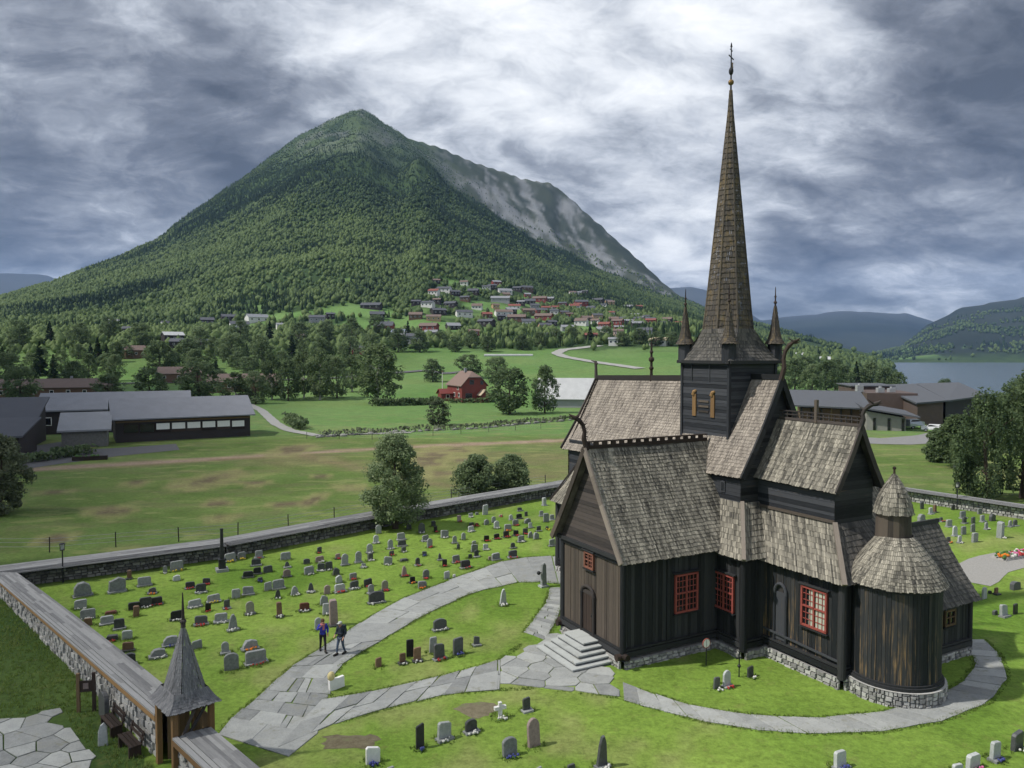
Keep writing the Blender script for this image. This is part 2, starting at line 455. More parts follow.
def terrain(X, Y):
    X = np.asarray(X, float); Y = np.asarray(Y, float)
    Yp = np.maximum(Y, 1.0)
    U = 512 + 770 * np.clip(X / Yp, -1.85, 1.8)
    Yc = np.interp(U, CR_U, CR_Y)
    zc = 16 + (352 - np.interp(U, SK_U, SK_Y)) / 770 * Yc
    # foot of the slope: fields that rise gently to the village
    zf_hill = np.interp(Y, [250, 350, 450, 600], [0, 4, 14, 30])
    lakeside = sstep(800, 900, U)
    zf = zf_hill * (1 - sstep(690, 800, U)) + np.interp(Y, [230, 420, 560], [0, -12, -26]) * lakeside
    t = np.clip((Y - 600) / np.maximum(Yc - 600, 50), 0, 1.0)
    z_end = np.where(zf < 0, zf, zf)
    shp = t ** 1.2
    z = z_end + (zc - z_end) * shp
    # rocky spur in front of the right shoulder
    w = sstep(396, 430, U) * (1 - sstep(670, 700, U))
    Ys = Yc * 0.74
    zs = 16 + (352 - np.interp(U, SP_U, SP_Y)) / 770 * Ys
    t1 = np.clip((Y - 600) / (Ys - 600), 0, 1)
    z1 = z_end + (zs - z_end) * t1 ** 1.15
    t2 = np.clip((Y - Ys) / (Yc - Ys), 0, 1)
    z2 = zs + (zc - zs) * (t2 ** 1.5) - 40 * np.sin(np.pi * t2) * (1 - t2)
    z = z * (1 - w) + np.where(Y < Ys, z1, z2) * w
    back = np.maximum(Y - Yc, 0)
    z = np.where(back > 0, np.maximum(zc - back * 0.32, np.minimum(zc, -15)), z)
    up = sstep(40, 260, z)
    n = fbm(X / 260, Y / 260, 5, 3, True) - 0.55
    crest = 1 - 0.85 * np.exp(-((Y - Yc) / 260.0) ** 2)
    z = z + up * n * 75 * crest * np.clip(z / 400, 0.25, 1)
    z = z + sstep(20, 80, z) * (fbm(X / 45, Y / 45, 3, 9) - 0.45) * 9
    # gentle swells in the fields beyond the churchyard
    r = np.hypot(X, Y)
    z = z + sstep(150, 260, r) * (1 - up) * (fbm(X / 60, Y / 60, 2, 21) - 0.4) * 1.6
    # lake bed
    lk = sstep(880, 912, U + (Y - 800) * 0.004) * sstep(430, 520, Y) * (1 - sstep(2500, 2750, Y))
    z = z * (1 - lk) + (-30.0) * lk
    # the far side of the lake and the far ranges
    U2 = [-900, -300, -100, 0, 40, 70, 110, 500, 690, 710, 730, 760, 790, 850, 905, 925, 960, 1024, 1900]
    S2 = [300, 262, 266, 270, 274, 281, 292, 300, 287, 291, 300, 320, 316, 311, 313, 319, 330, 340, 330]
    z2c = 16 + (352 - np.interp(U, U2, S2)) / 770 * 9000
    rn = (fbm(X / 1500, Y / 1500, 4, 31, True) - 0.55)
    z2 = -15 + (z2c + 15) * np.clip((Y - 5200) / 3800, 0, 1) ** 1.1 + rn * 110 * sstep(5200, 6500, Y) * (1 - 0.7 * sstep(8000, 9000, Y))
    z2 = np.where(Y > 9000, z2 - (Y - 9000) * 0.3, z2)
    U3 = [600, 850, 900, 925, 960, 1024, 1300, 1900]
    S3 = [365, 362, 348, 326, 308, 297, 272, 290]
    z3c = 16 + (352 - np.interp(U, U3, S3)) / 770 * 4900
    z3 = -15 + (z3c + 15) * np.clip((Y - 2700) / 2200, 0, 1) ** 1.05 + rn * 60 * sstep(2900, 3500, Y) * (1 - 0.7 * sstep(4400, 4900, Y))
    z3 = np.where(Y > 4900, z3 - (Y - 4900) * 0.35, z3)
    far = np.maximum(z2, z3)
    z = np.where(Y > 2700, np.maximum(z, far), z)
    flat = sstep(150, 235, r)
    return np.maximum(z, -34) * flat * sstep(60, 140, Y)
STONES = [
(-28.18,49.94,1.04,0.96,'k','g','-'),(-26.39,50.83,1.01,0.98,'k','g','-'),(-27,53.72,0.28,0.65,'t','n','-'),(-25.17,52.14,0.82,0.63,'s','g','-'),(-25.14,55.17,0.29,0.56,'r','g','w'),(-24.57,55.82,0.87,0.73,'s','g','y'),
(-23.48,53.31,0.5,0.43,'k','l','-'),(-26.94,47.44,0.69,0.58,'s','g','w'),(-25.46,45.6,0.81,0.6,'s','g','w'),(-24.81,44.46,0.42,0.45,'s','n','-'),(-23.84,44.74,0.7,0.5,'s','g','-'),(-24.55,46.5,0.63,0.19,'l','e','-'),
(-22.69,43.91,0.55,0.62,'s','d','-'),(-22.22,42.2,0.57,0.3,'l','d','r'),(-21.47,42.33,0.53,0.51,'s','l','-'),(-20.57,40.62,0.55,0.49,'s','n','-'),(-19.59,38.83,0.57,0.63,'k','d','-'),(-23.48,47.28,0.69,0.48,'s','b','-'),
(-23.03,47.75,0.7,0.63,'s','d','w'),(-22.56,48.24,0.66,0.49,'s','b','r'),(-23.87,50.47,0.47,0.41,'k','d','o'),(-22.78,46.05,0.34,0.65,'t','n','-'),(-18.61,39.82,0.75,0.48,'k','g','w'),(-18.64,41.46,0.78,0.55,'k','g','b'),
(-21.8,51.57,0.59,0.47,'s','d','r'),(-21.09,52.52,0.49,0.43,'s','d','r'),(-20.71,50.65,0.63,0.61,'s','d','w'),(-19.92,47.75,0.75,0.48,'s','g','w'),(-19.12,48.74,0.76,0.49,'s','g','y'),(-18.78,46.96,0.34,0.52,'s','b','r'),
(-17.8,47.44,0.35,0.58,'s','d','r'),(-20.06,45.46,0.66,0.55,'s','b','w'),(-18.26,44.6,0.7,0.54,'s','d','r'),(-17.26,45.02,0.71,0.55,'s','g','w'),(-17.01,40.98,0.51,0.46,'s','g','-'),(-21.56,58.29,0.79,0.65,'s','g','y'),
(-20.89,58.92,0.59,0.57,'s','g','y'),(-19.69,59.26,0.56,0.6,'s','g','r'),(-20.62,61.99,0.52,0.38,'k','g','-'),(-19.18,57.12,0.66,0.52,'s','d','-'),(-18.39,54.92,0.52,0.5,'s','b','-'),(-18.76,54.09,0.68,0.46,'s','b','-'),
(-17.73,55.35,0.64,0.5,'s','d','-'),(-17.47,58.77,0.74,0.59,'s','g','-'),(-16.7,56.58,0.41,0.46,'p','d','-'),(-16.04,54.21,0.51,0.57,'r','k','-'),(-17.57,53.08,0.33,0.32,'l','d','b'),(-15.36,60.78,0.36,0.49,'s','d','r'),
(-15.52,57.59,0.48,0.41,'r','d','-'),(-14.64,58.06,0.61,0.47,'s','k','w'),(-14.63,54.92,0.69,0.58,'s','g','w'),(-13.98,55.78,0.52,0.56,'s','d','w'),(-13.45,56,0.53,0.62,'s','d','w'),(-13.48,59.02,0.37,0.42,'s','k','r'),
(-12.57,57.26,0.5,0.87,'r','g','-'),(-11.69,57.96,0.48,0.88,'r','g','-'),(-12.61,54.63,0.51,0.57,'k','d','-'),(-12.01,52.8,0.44,0.59,'k','l','-'),(-11.18,53.6,0.5,0.49,'s','g','r'),(-10.68,51.46,0.59,0.54,'s','d','w'),
(-17.96,49.49,0.52,0.62,'s','g','-'),(-17.4,50.19,0.68,0.56,'s','g','-'),(-16.38,51.09,0.48,0.59,'s','g','-'),(-15.78,51.46,0.75,0.65,'s','g','-'),(-15.24,49.49,0.39,0.58,'p','d','w'),(-14.33,50.19,0.55,0.59,'p','g','w'),
(-13.41,50.73,0.42,0.64,'p','d','w'),(-12.25,50.37,0.42,0.61,'r','k','-'),(-11.46,50.73,0.69,0.56,'s','l','r'),(-9.91,51.91,0.38,0.53,'s','d','-'),(-11.9,48.15,0.5,0.63,'k','g','-'),(-11.35,46.41,0.44,0.68,'s','l','w'),
(-10.45,44.52,0.45,1.55,'t','k','-'),(-11.2,43.83,0.38,0.71,'r','l','-'),(-15.99,46.41,0.48,0.83,'r','o','w'),(-14.06,45.96,0.31,0.91,'t','n','w'),(-12.84,47.03,0.59,0.52,'s','e','w'),(-16.06,43.69,0.55,0.95,'p','g','w'),
(-15.23,40.3,0.38,0.64,'r','g','-'),(-14.13,38.18,0.7,0.87,'r','g','-'),(-14.14,40.91,0.77,0.51,'k','g','o'),(-13.19,39.03,1.02,0.69,'s','g','r'),(-11.77,67.38,0.5,0.78,'r','g','-'),(-11.4,63.86,0.47,0.72,'r','l','w'),
(-11.35,60.82,0.47,0.75,'r','l','w'),(-10.88,58.54,0.39,0.6,'t','d','w'),(-11.02,56.58,0.32,0.35,'s','g','w'),(-9.88,61.99,0.44,0.81,'r','l','w'),(-9.48,60,0.38,0.39,'s','d','r'),(-9.46,65.09,0.67,0.61,'s','g','-'),
(-9.07,62.91,0.67,0.5,'s','d','-'),(-8.68,61.09,0.35,0.44,'t','d','w'),(-9.35,57.43,0.63,0.61,'s','g','w'),(-8.27,58.38,0.6,0.2,'l','d','-'),(-7.08,57.15,0.36,0.61,'r','d','r'),(-7.68,54.38,0.44,0.76,'p','k','r'),
(-6.9,52.81,0.37,0.45,'s','b','o'),(-6.09,53.86,0.46,0.66,'r','g','r'),(-6.09,51.68,0.59,0.48,'s','g','o'),(-9.28,68.8,0.44,0.64,'k','d','-'),(-8,67.54,0.57,0.95,'k','d','w'),(-7.23,70.23,0.42,0.5,'s','d','-'),
(-6.8,67.97,0.29,0.53,'t','b','r'),(-7.35,64.6,0.57,0.53,'s','g','w'),(-6.74,62.54,0.46,0.75,'r','g','r'),(-5.82,65.85,0.7,0.65,'s','g','w'),(-4.81,63.86,0.38,0.66,'r','g','-'),(-4.36,61.99,0.26,0.45,'r','d','-'),
(-6.88,59.96,0.36,0.35,'s','d','b'),(-5.55,58.63,0.31,0.56,'p','d','-'),(-5.04,56.96,0.36,0.53,'s','b','r'),(-4.24,57.94,0.56,0.59,'s','g','r'),(-4.59,53.69,0.4,0.57,'s','l','-'),(-4.1,54.04,0.19,0.26,'l','w','-'),
(-9.83,52.03,0.55,0.53,'s','d','r'),(-9.35,50.47,0.4,0.62,'r','g','-'),(-8.54,51.08,0.43,0.72,'r','o','r'),(-8.65,48.57,1.01,0.76,'r','d','w'),(-4.97,72.01,0.41,0.64,'s','k','r'),(-4,74.03,0.44,0.43,'s','l','w'),
(-3.45,75.21,0.33,0.26,'l','g','-'),(-2.65,75.21,0.56,1,'s','l','-'),(-2.36,70.81,0.48,0.56,'k','g','-'),(-1.72,71.71,0.43,0.59,'r','g','-'),(-1.4,69.3,0.51,0.71,'r','l','w'),(-1.09,74.35,0.37,0.19,'l','k','r'),
(-3.73,70.22,0.43,0.36,'s','d','r'),(-3.24,70.22,0.32,0.31,'l','e','r'),(-3.65,68.07,0.54,0.52,'s','l','w'),(-4.13,65.09,0.39,0.62,'r','l','-'),(-0.11,72.88,0.39,0.52,'r','l','-'),(0.69,73.39,0.54,0.48,'s','b','-'),
(0.78,76.92,0.46,0.39,'s','d','-'),(1.38,74.55,0.33,0.46,'s','d','-'),(1.43,71.41,0.61,0.51,'k','g','-'),(0.32,70.51,0.57,0.55,'s','g','r'),(1.68,69.47,0.37,0.5,'s','l','-'),(-0.36,68.46,0.65,0.59,'s','g','o'),
(-0.49,65.95,0.52,0.56,'s','b','r'),(0.34,66.57,0.49,0.48,'s','b','r'),(1.16,67.1,0.47,0.53,'s','d','r'),(2.39,68.18,0.39,0.49,'s','d','-'),(2.87,74.55,0.4,0.54,'s','g','-'),(3.23,72.01,0.56,0.84,'s','g','-'),
(3.79,72.88,0.49,0.52,'s','g','-'),(3.16,68.74,0.29,0.35,'s','d','y'),(-2.16,64.54,0.48,0.51,'s','b','r'),(-1.3,65.34,0.48,0.47,'s','b','r'),(0.77,64.34,0.57,0.55,'s','g','w'),(1.57,65.85,0.42,0.59,'k','g','-'),
(2.07,65.34,0.53,0.58,'k','g','-'),(-3.16,63.61,0.38,0.3,'r','g','-'),(-3.02,61.08,0.56,0.63,'s','g','-'),(-2.77,59.53,0.36,0.59,'r','d','-'),(-3.26,59.15,0.29,0.36,'s','d','-'),(-2.12,61.75,0.41,0.49,'s','l','w'),
(0.08,62.21,0.37,0.49,'r','d','-'),(0.05,59.36,0.68,0.59,'s','d','r'),(-1.25,58.7,0.64,0.56,'s','g','-'),(-1.72,58.62,0.23,0.3,'s','k','-'),(-3.45,56.5,0.74,0.6,'s','d','r'),(3.35,79.74,0.39,0.85,'t','l','-'),
(3.3,62.9,0.49,0.6,'s','g','-'),(41.85,77.97,0.46,0.73,'s','d','-'),(41.37,75.5,0.54,0.67,'s','l','-'),(38.45,71.72,0.84,0.87,'k','g','-'),(42.23,76.31,0.29,0.77,'t','n','-'),(40.51,72.08,0.42,0.44,'s','d','r'),
(40.04,69.97,0.64,0.68,'s','g','-'),(38.53,66.4,0.5,0.91,'r','l','-'),(39.66,67.02,0.56,0.73,'s','g','-'),(41.05,67.98,0.48,0.71,'s','g','-'),(37.55,64.02,0.45,0.62,'s','l','w'),(39,64.31,0.7,0.81,'s','g','-'),
(36.63,64.02,0.4,0.52,'s','d','o'),(43.42,73.57,0.65,0.71,'s','g','-'),(42.26,71.37,0.57,0.61,'s','d','-'),(43.11,71.37,0.51,0.61,'s','d','-'),(44.39,72.08,0.57,0.64,'s','g','-'),(46.22,75.5,0.54,0.58,'s','g','-'),
(44.75,77.54,0.45,0.53,'s','d','-'),(42.83,68.96,0.46,0.67,'r','g','w'),(42.08,65.79,0.55,1.4,'t','l','w'),(45.57,72.45,0.7,0.7,'k','d','-'),(44.8,69.97,0.56,0.54,'s','g','-'),(45.63,69.97,0.47,0.62,'r','g','-'),
(46.32,70.31,0.5,0.6,'r','d','-'),(30.66,49.37,0.46,0.78,'r','l','-'),(31.98,50.25,0.29,0.47,'s','n','-'),(31.68,50.43,0.25,0.22,'l','d','-'),(33.96,51.34,0.77,0.56,'k','d','-'),(29.78,46.01,0.6,0.73,'s','l','-'),
(30.77,46.46,0.41,0.66,'s','b','-'),(29.44,46.31,0.33,0.28,'l','d','-'),(29.46,48.87,0.35,0.51,'s','d','-'),(-4.15,43.77,0.78,0.66,'r','d','w'),(-5.37,39.84,0.38,0.96,'s','b','-'),(-4.23,40.44,0.38,0.85,'s','g','-'),
(-3.79,39.54,0.59,0.83,'s','d','r'),(-2.86,40.14,0.56,0.9,'s','d','b'),(-1.94,41.39,0.34,0.51,'s','d','-'),(-6.8,38.54,0.32,0.48,'s','n','-'),(-5.64,38.96,0.32,0.56,'s','n','w'),(-4.91,39.25,0.38,0.76,'s','n','w'),
(-0.57,48.11,0.48,1.06,'p','l','w'),(-5.42,29.37,0.55,0.64,'s','w','b'),(-3.72,30.48,0.35,0.98,'s','b','b'),(-2.81,31.21,0.59,0.74,'s','l','w'),(-1.73,31.82,0.53,0.58,'r','d','w'),(0.65,33.71,0.37,0.64,'s','d','-'),
(-0.51,33.1,0.54,0.72,'x','w','w'),(-0.08,29.94,0.61,0.75,'r','g','b'),(0.9,30.66,0.55,1.16,'r','k','-'),(3.46,29.09,0.48,1.26,'p','d','w'),(2.27,28.8,0.31,0.28,'s','d','-'),(-4.62,28.6,0.31,0.28,'s','g','-'),
(1.04,28.64,0.23,0.26,'s','g','-'),(12.63,29.01,0.56,0.68,'s','l','b'),(17.74,29.01,0.64,0.58,'s','l','e'),(18.98,29.64,0.54,0.74,'s','l','b'),(20.35,30.41,0.64,0.73,'s','d','w'),(16.95,28.65,0.46,0.37,'s','l','-'),
(9.72,36,0.35,0.58,'s','d','w'),(10.28,36.24,0.43,0.83,'r','l','r'),(11.75,37.32,0.37,0.53,'s','d','w'),
]
HOUSES = [
(-70.3,800.4,14.3,'white','dark'),(-58.5,793,9.7,'dark','dark'),(-41.4,823.7,11.4,'dark','dark'),(-8.7,885.2,16.5,'white','grey'),(6.6,921.4,10.5,'dark','dark'),(18.4,954.1,13.9,'brown','dark'),
(-90.2,725.2,8.8,'dark','dark'),(-78,713.4,11.6,'white','dark'),(-46.6,765.8,9.3,'brown','dark'),(-12.1,799.6,19.5,'grey','grey'),(-22.3,886.1,9.3,'dark','dark'),(2.4,782.5,12.1,'white','red'),
(31.6,872.5,15.6,'red','brown'),(19.6,840.8,11.6,'dark','dark'),(57.9,879.7,9.3,'red','dark'),(83.7,929.9,15.9,'red','dark'),(115.2,1036.9,16,'dark','dark'),(94.5,1099.4,8.9,'white','grey'),
(159.2,1056.3,12.9,'dark','grey'),(-66,687.5,12.8,'dark','dark'),(-43.1,688.9,14.5,'white','dark'),(-67.3,659.1,12.3,'tan','brown'),(-7.9,711.9,16.2,'white','brown'),(16.3,753.3,12.2,'brown','brown'),
(4.4,689.6,16.2,'brown','brown'),(30.1,724.5,16.5,'red','brown'),(-66.6,615.3,14.5,'red','brown'),(-102.8,627.4,10.7,'red','dark'),(-21.6,646.4,13.1,'dark','dark'),(-28.9,582.7,7.6,'red','brown'),
(-83.3,567.3,10.6,'grey','blue'),(-66.7,530.1,10.8,'dark','dark'),(119.4,900.8,9.5,'dark','dark'),(115.7,794.6,9.7,'dark','dark'),(114.1,699.6,10.2,'dark','grey'),(145.7,809.5,9.9,'red','dark'),
(146.3,748.7,8.5,'white','dark'),(98.6,717.1,10.5,'red','brown'),(45.1,627.4,10.2,'grey','grey'),(72.3,745.6,10.3,'brown','brown'),(77.5,715.6,7.6,'white','brown'),(100.8,582.1,11.3,'grey','dark'),
(79.7,574.4,7.5,'pink','brown'),(97.9,508.8,11.6,'white','tan'),(67,507.7,6.2,'white','grey'),(27.5,552.9,8.5,'dark','dark'),(57.3,771.3,6.9,'red','brown'),(34.8,674.2,8.2,'dark','dark'),
(23.8,809.5,9.2,'grey','dark'),(54,796.3,9,'brown','dark'),(-29,871.6,9.2,'white','dark'),(-222.6,669.4,19,'white','grey'),(-225.3,633.2,14.9,'white','dark'),(-253.2,684.7,11.7,'dark','dark'),
(-263.8,664.6,10.8,'dark','dark'),(-299,663.2,7,'white','dark'),(-236.4,533.4,13.4,'dark','light'),(-211.7,494.4,16.9,'dark','dark'),(-193.3,488.3,14.7,'dark','dark'),(-293.6,589.9,10.1,'dark','dark'),
(-165.6,653.1,13.3,'grey','dark'),(-131.1,716.3,19.2,'dark','dark'),(-103.6,620.4,15.6,'red','dark'),(-81.2,554.6,10.4,'white','grey'),(-66.6,520.9,9.7,'grey','dark'),(-91.1,452.5,7.3,'red','dark'),
(-116.7,663.9,11.9,'dark','dark'),(-157.1,665.2,7,'dark','dark'),(-189.3,628.7,6.6,'white','grey'),(-212.8,429.9,11.2,'brown','brown'),(-146.2,531.8,6.5,'brown','brown'),(-363.3,701.8,8.5,'white','grey'),
]
TREES = [
(-41,235,18.9,15.3,'birch'),(-0.5,197.9,12.3,11.3,'leafy'),(8.6,201,12.5,7.4,'leafy'),(-16,168.4,5.6,5.6,'willow'),(-20.2,352.6,11,13.7,'leafy'),(-34,331.1,10.3,9.5,'leafy'),
(-6.2,318.1,11.6,10.7,'leafy'),(24.2,238.4,7.4,8,'leafy'),(34.4,249.1,7.1,7.8,'leafy'),(-79.2,253.5,18.4,8.6,'birch'),(-72.8,249.9,16.2,7.8,'leafy'),(-70.1,259,19.5,8.7,'birch'),
(-63.1,252.5,20.3,9.2,'birch'),(-58.9,258.8,16.8,8.7,'leafy'),(-58.4,280.7,16,8.7,'birch'),(-78.6,235.9,12.3,8,'leafy'),(-112.6,239.1,13.7,10.6,'leafy'),(-101.7,248.9,16.2,14.2,'leafy'),
(-85.1,236.9,11.7,9.8,'birch'),(-152.8,238.6,14.3,11.2,'leafy'),(-134.3,255.6,10.6,10,'leafy'),(-205,311.7,16.2,14.6,'leafy'),(-219.1,357.3,16.7,13.9,'spruce'),(-213.1,396.4,15.4,12.4,'spruce'),
(-163.6,357.7,16.7,13.9,'leafy'),(-163.6,388.7,15.1,14.1,'leafy'),(-144,396,17.5,14.4,'leafy'),(-125.6,386.7,17.1,13.1,'leafy'),(-112.9,395.2,16.4,12.3,'spruce'),(-92.1,373.1,17.4,12.6,'leafy'),
(-83.6,397.2,15.5,12.4,'leafy'),(-77.3,425.5,15.5,12.2,'leafy'),(-69,466.7,14.5,13.3,'leafy'),(-72,533.9,15.3,12.5,'spruce'),(-55.7,466.2,13.3,12.1,'leafy'),(-47.3,506.2,9.7,10,'leafy'),
(-34.4,465.8,9.8,10.3,'leafy'),(-25.5,490.8,11.3,9.8,'leafy'),(-14.5,466.2,9.8,10.3,'leafy'),(-2.6,505.1,10.7,10,'spruce'),(6.2,477.4,10.1,10.5,'leafy'),(17.8,490.3,10.4,9.8,'leafy'),
(29.8,522.6,11,10.4,'leafy'),(41.8,536.7,10.3,10.6,'leafy'),(55.9,552.4,11.7,11,'spruce'),(65.4,536.1,11.3,10.6,'leafy'),(72.4,507.2,9.8,10.1,'leafy'),(86.4,520.4,11,11.5,'leafy'),
(94.8,507.7,9.8,10.1,'leafy'),(105.6,508.8,9.8,10.1,'leafy'),(-189.7,468.6,15.8,13.4,'leafy'),(-173.7,492.3,17.9,14.1,'leafy'),(-159.2,507.2,17.1,14.5,'spruce'),(-133.1,483.8,17.6,13.8,'leafy'),
(-123,509.8,17.2,13.2,'leafy'),(-111,535,16.7,13.9,'leafy'),(-102.3,580.3,16.6,13.6,'leafy'),(-233.7,484.3,17.6,15.1,'leafy'),(-277.8,532.9,18,15.2,'leafy'),(-269.8,481.3,17.5,15,'leafy'),
(-301.8,503.6,17,14.4,'spruce'),(-306.3,479.8,18.7,16.2,'leafy'),(120.2,326.8,13.6,11,'leafy'),(122.8,314.9,11.5,9.8,'leafy'),(142.2,348.2,13.6,11.8,'leafy'),(161.2,375.8,13.7,11.7,'leafy'),
(171.3,383,17.9,12,'spruce'),(181.1,389,19.1,12.1,'leafy'),(182.4,377,17.7,10.8,'leafy'),(186.2,371,15.6,9.6,'leafy'),(181.6,476.9,13.6,12.4,'leafy'),(153.2,365,15.4,9.5,'leafy'),
(176.9,389,15.1,10.1,'leafy'),(191.1,389,13.1,9.1,'leafy'),(61.2,105.8,7.7,4.7,'birch'),(62,111.6,4.9,3.8,'leafy'),(64.6,107.6,6.7,4.2,'leafy'),(78.2,122.9,9.6,5.7,'leafy'),
(92.2,139.7,11.6,6.5,'leafy'),(51.2,82.7,12,7.1,'weeping'),(56,83.9,14,6.5,'weeping'),(225.8,401,13.3,8.3,'leafy'),(-50.4,75.5,8.2,5.2,'willow'),]
PATH_MAIN_L = [(-12.29, 31.56), (-12.25, 33.05), (-11.81, 34.9), (-11.25, 38.39), (-10.28, 41.03), (-9.28, 44.05), (-7.23, 49.1), (-4.35, 53.46), (-0.92, 58.1), (1.41, 59.54), (3.92, 59.83)]
PATH_MAIN_R = [(-8.78, 29.81), (-8.11, 31.56), (-8.5, 35.32), (-9.0, 35.85), (-8.63, 39.15), (-7.23, 42.19), (-5.05, 46.8), (-2.47, 50.76), (0.56, 52.99), (2.3, 52.99), (3.71, 52.3)]
PATH_S_U = [(-8.74, 34.8), (-6.25, 35.85), (-3.08, 37.66), (-0.62, 39.4), (0.44, 41.46), (1.6, 43.41), (3.5, 42.19), (4.97, 38.39), (6.06, 35.85), (8.46, 34.0), (10.91, 33.24), (13.48, 33.05), (16.37, 33.62), (19.23, 34.8), (21.77, 36.62), (23.74, 38.76), (24.45, 40.47), (24.8, 42.19)]
PATH_S_L = [(-9.46, 30.5), (-7.44, 32.69), (-5.08, 34.3), (-2.9, 35.42), (-0.57, 35.85), (1.33, 36.07), (4.11, 35.32), (5.0, 35.0), (6.62, 33.81), (8.16, 32.78), (10.48, 31.9), (12.91, 31.64), (15.51, 31.81), (18.52, 32.69), (21.72, 34.5), (24.36, 37.19), (25.79, 40.07), (26.3, 42.19)]
PATH_LINK_L = [(2.58, 51.63), (2.17, 48.5), (1.52, 46.26), (0.69, 43.41)]
PATH_LINK_R = [(3.66, 51.63), (3.15, 47.92), (2.61, 45.04), (1.83, 42.19)]
FORECOURT = [(-24.76, 32.69), (-22.34, 32.96), (-20.24, 34.0), (-19.3, 32.69), (-17.78, 31.06), (-16.81, 30.19), (-15.55, 29.0), (-14.01, 26.88), (-14.25, 23.63), (-18.66, 23.63)]
GRAVEL_PATH = [(31.67, 54.43), (37.13, 59.83), (42.92, 61.98), (43.02, 59.83), (40.46, 58.38), (35.07, 56.47), (31.05, 52.99)]
ROAD_A = [(64.1, 385.5), (56.1, 400.1), (44.7, 414.7), (37.6, 426.4), (29.8, 441.1), (26.2, 458.2), (32.4, 480.8), (45.0, 495.9), (58.0, 507.7)]
ROAD_B = [(-162.6, 319.1), (-140.3, 325.1), (-118.6, 335.6), (-93.5, 339.4), (-73.6, 354.0), (-53.7, 368.9), (-43.1, 377.3), (-31.9, 366.6), (-15.7, 378.5)]
ROAD_C = [(-83.8, 241.3), (-67.9, 208.5), (-52.5, 170.7), (-45.0, 155.6), (-37.0, 146.3)]
YARD = [(-66.8, 103.9), (-64.6, 109.5), (-60.4, 118.0), (-54.3, 125.3), (-58.5, 133.5), (-65.7, 127.9), (-70.6, 125.3), (-80.4, 136.5), (-82.0, 125.3)]
PAD = [(71.8, 155.6), (66.6, 139.6), (71.2, 130.6), (77.8, 142.8), (77.7, 153.6)]
SCRUB = [(-36.5, 144.5), (-29.7, 149.8), (-18.6, 155.6), (-6.7, 161.7), (1.8, 170.7), (13.7, 180.8)]
SPOTS = [(-40.5, 76.8, 2.2, 2.6), (-52.4, 87.3, 2.0, 1.9), (-45.9, 93.1, 2.0, 1.9), (-38.9, 90.1, 2.1, 1.8), (-31.5, 81.3, 1.7, 1.8), (-27.9, 73.4, 1.7, 1.5), (-24.0, 80.5, 1.9, 1.6), (-39.0, 65.2, 1.5, 1.9), (-36.2, 98.7, 1.9, 1.9), (-31.3, 93.1, 2.1, 1.9), (-35.8, 125.4, 3.4, 7.2), (-38.2, 95.3, 3.3, 7.0), (-23.7, 80.2, 2.0, 1.5), (-19.1, 90.7, 2.3, 1.9), (-24.8, 98.5, 1.4, 1.7), (-21.5, 83.1, 1.1, 4.2), (-10.0, 125.1, 5.2, 4.7), (-7.0, 113.7, 3.1, 3.1), (-9.4, 100.8, 2.8, 2.7), (-12.3, 114.8, 3.2, 10.3), (-4.1, 167.3, 4.6, 12.1), (-35.7, 175.7, 4.8, 17.5), (-11.6, 190.1, 6.1, 13.3), (4.7, 156.0, 3.6, 5.8)]
# ================================================================ the stave church
# local axes: x = east (towards the apse), y = north, origin under the middle of the south arm's gable
CH_ROT = -1.07986
CH_LOC = Vector((4.26, 40.83, 0))
church = empty('stave_church', CH_LOC, CH_ROT)
tag(church, 'tall dark timber stave church with a steep shingled spire and red windows', 'church')

def lerp(a, b, t): return a + (b - a) * t
def patch(A0, A1, B1, B0, sag=0.0, flare=0.0):
    A0, A1, B1, B0 = map(Vector, (A0, A1, B1, B0))
    n = (A1 - A0).cross(B0 - A0).normalized()
    def P(u, f):
        p = lerp(lerp(A0, A1, u), lerp(B0, B1, u), f)
        p = p - n * (flare * math.sin(math.pi * f))
        p = p - Vector((0, 0, sag * math.sin(math.pi * u) * (0.4 + .6 * f)))
        return p
    return P

def corner_post(x, y, z0, z1, r=.17, mat='tarred_boards'):
    mb = MB(); mb.tube([(x, y, z0), (x, y, (z0 + z1) / 2), (x, y, z1)], [r * 1.04, r, r * .96], 12, cap=True)
    return mb.build('corner_post', mat, church, smooth=False)

def wall_v(p0, p1, z0, z1, out, mat, top=None, sill=True, z_st=0.5):
    mb = MB(); mb.boards_v(p0, p1, z0, z1, out, top=top)
    w = mb.build('wall', mat, church)
    a = Vector(p0); b = Vector(p1); o = Vector(out)
    if sill:
        s = MB()
        for zz, d, t in ((z0 - .10, .08, .26), (z0 + .12, .05, .07)):
            s.beam((a.x + o.x * d, a.y + o.y * d, zz), (b.x + o.x * d, b.y + o.y * d, zz), .22, t if zz < z0 else .09)
        s.build('sill_beam', 'tarred_boards', church)
        e = MB()
        e.beam((a.x + o.x * .05, a.y + o.y * .05, z1 - .16), (b.x + o.x * .05, b.y + o.y * .05, z1 - .16), .14, .26)
        if top is None: e.build('eaves_beam', 'tarred_boards', church)
    return w

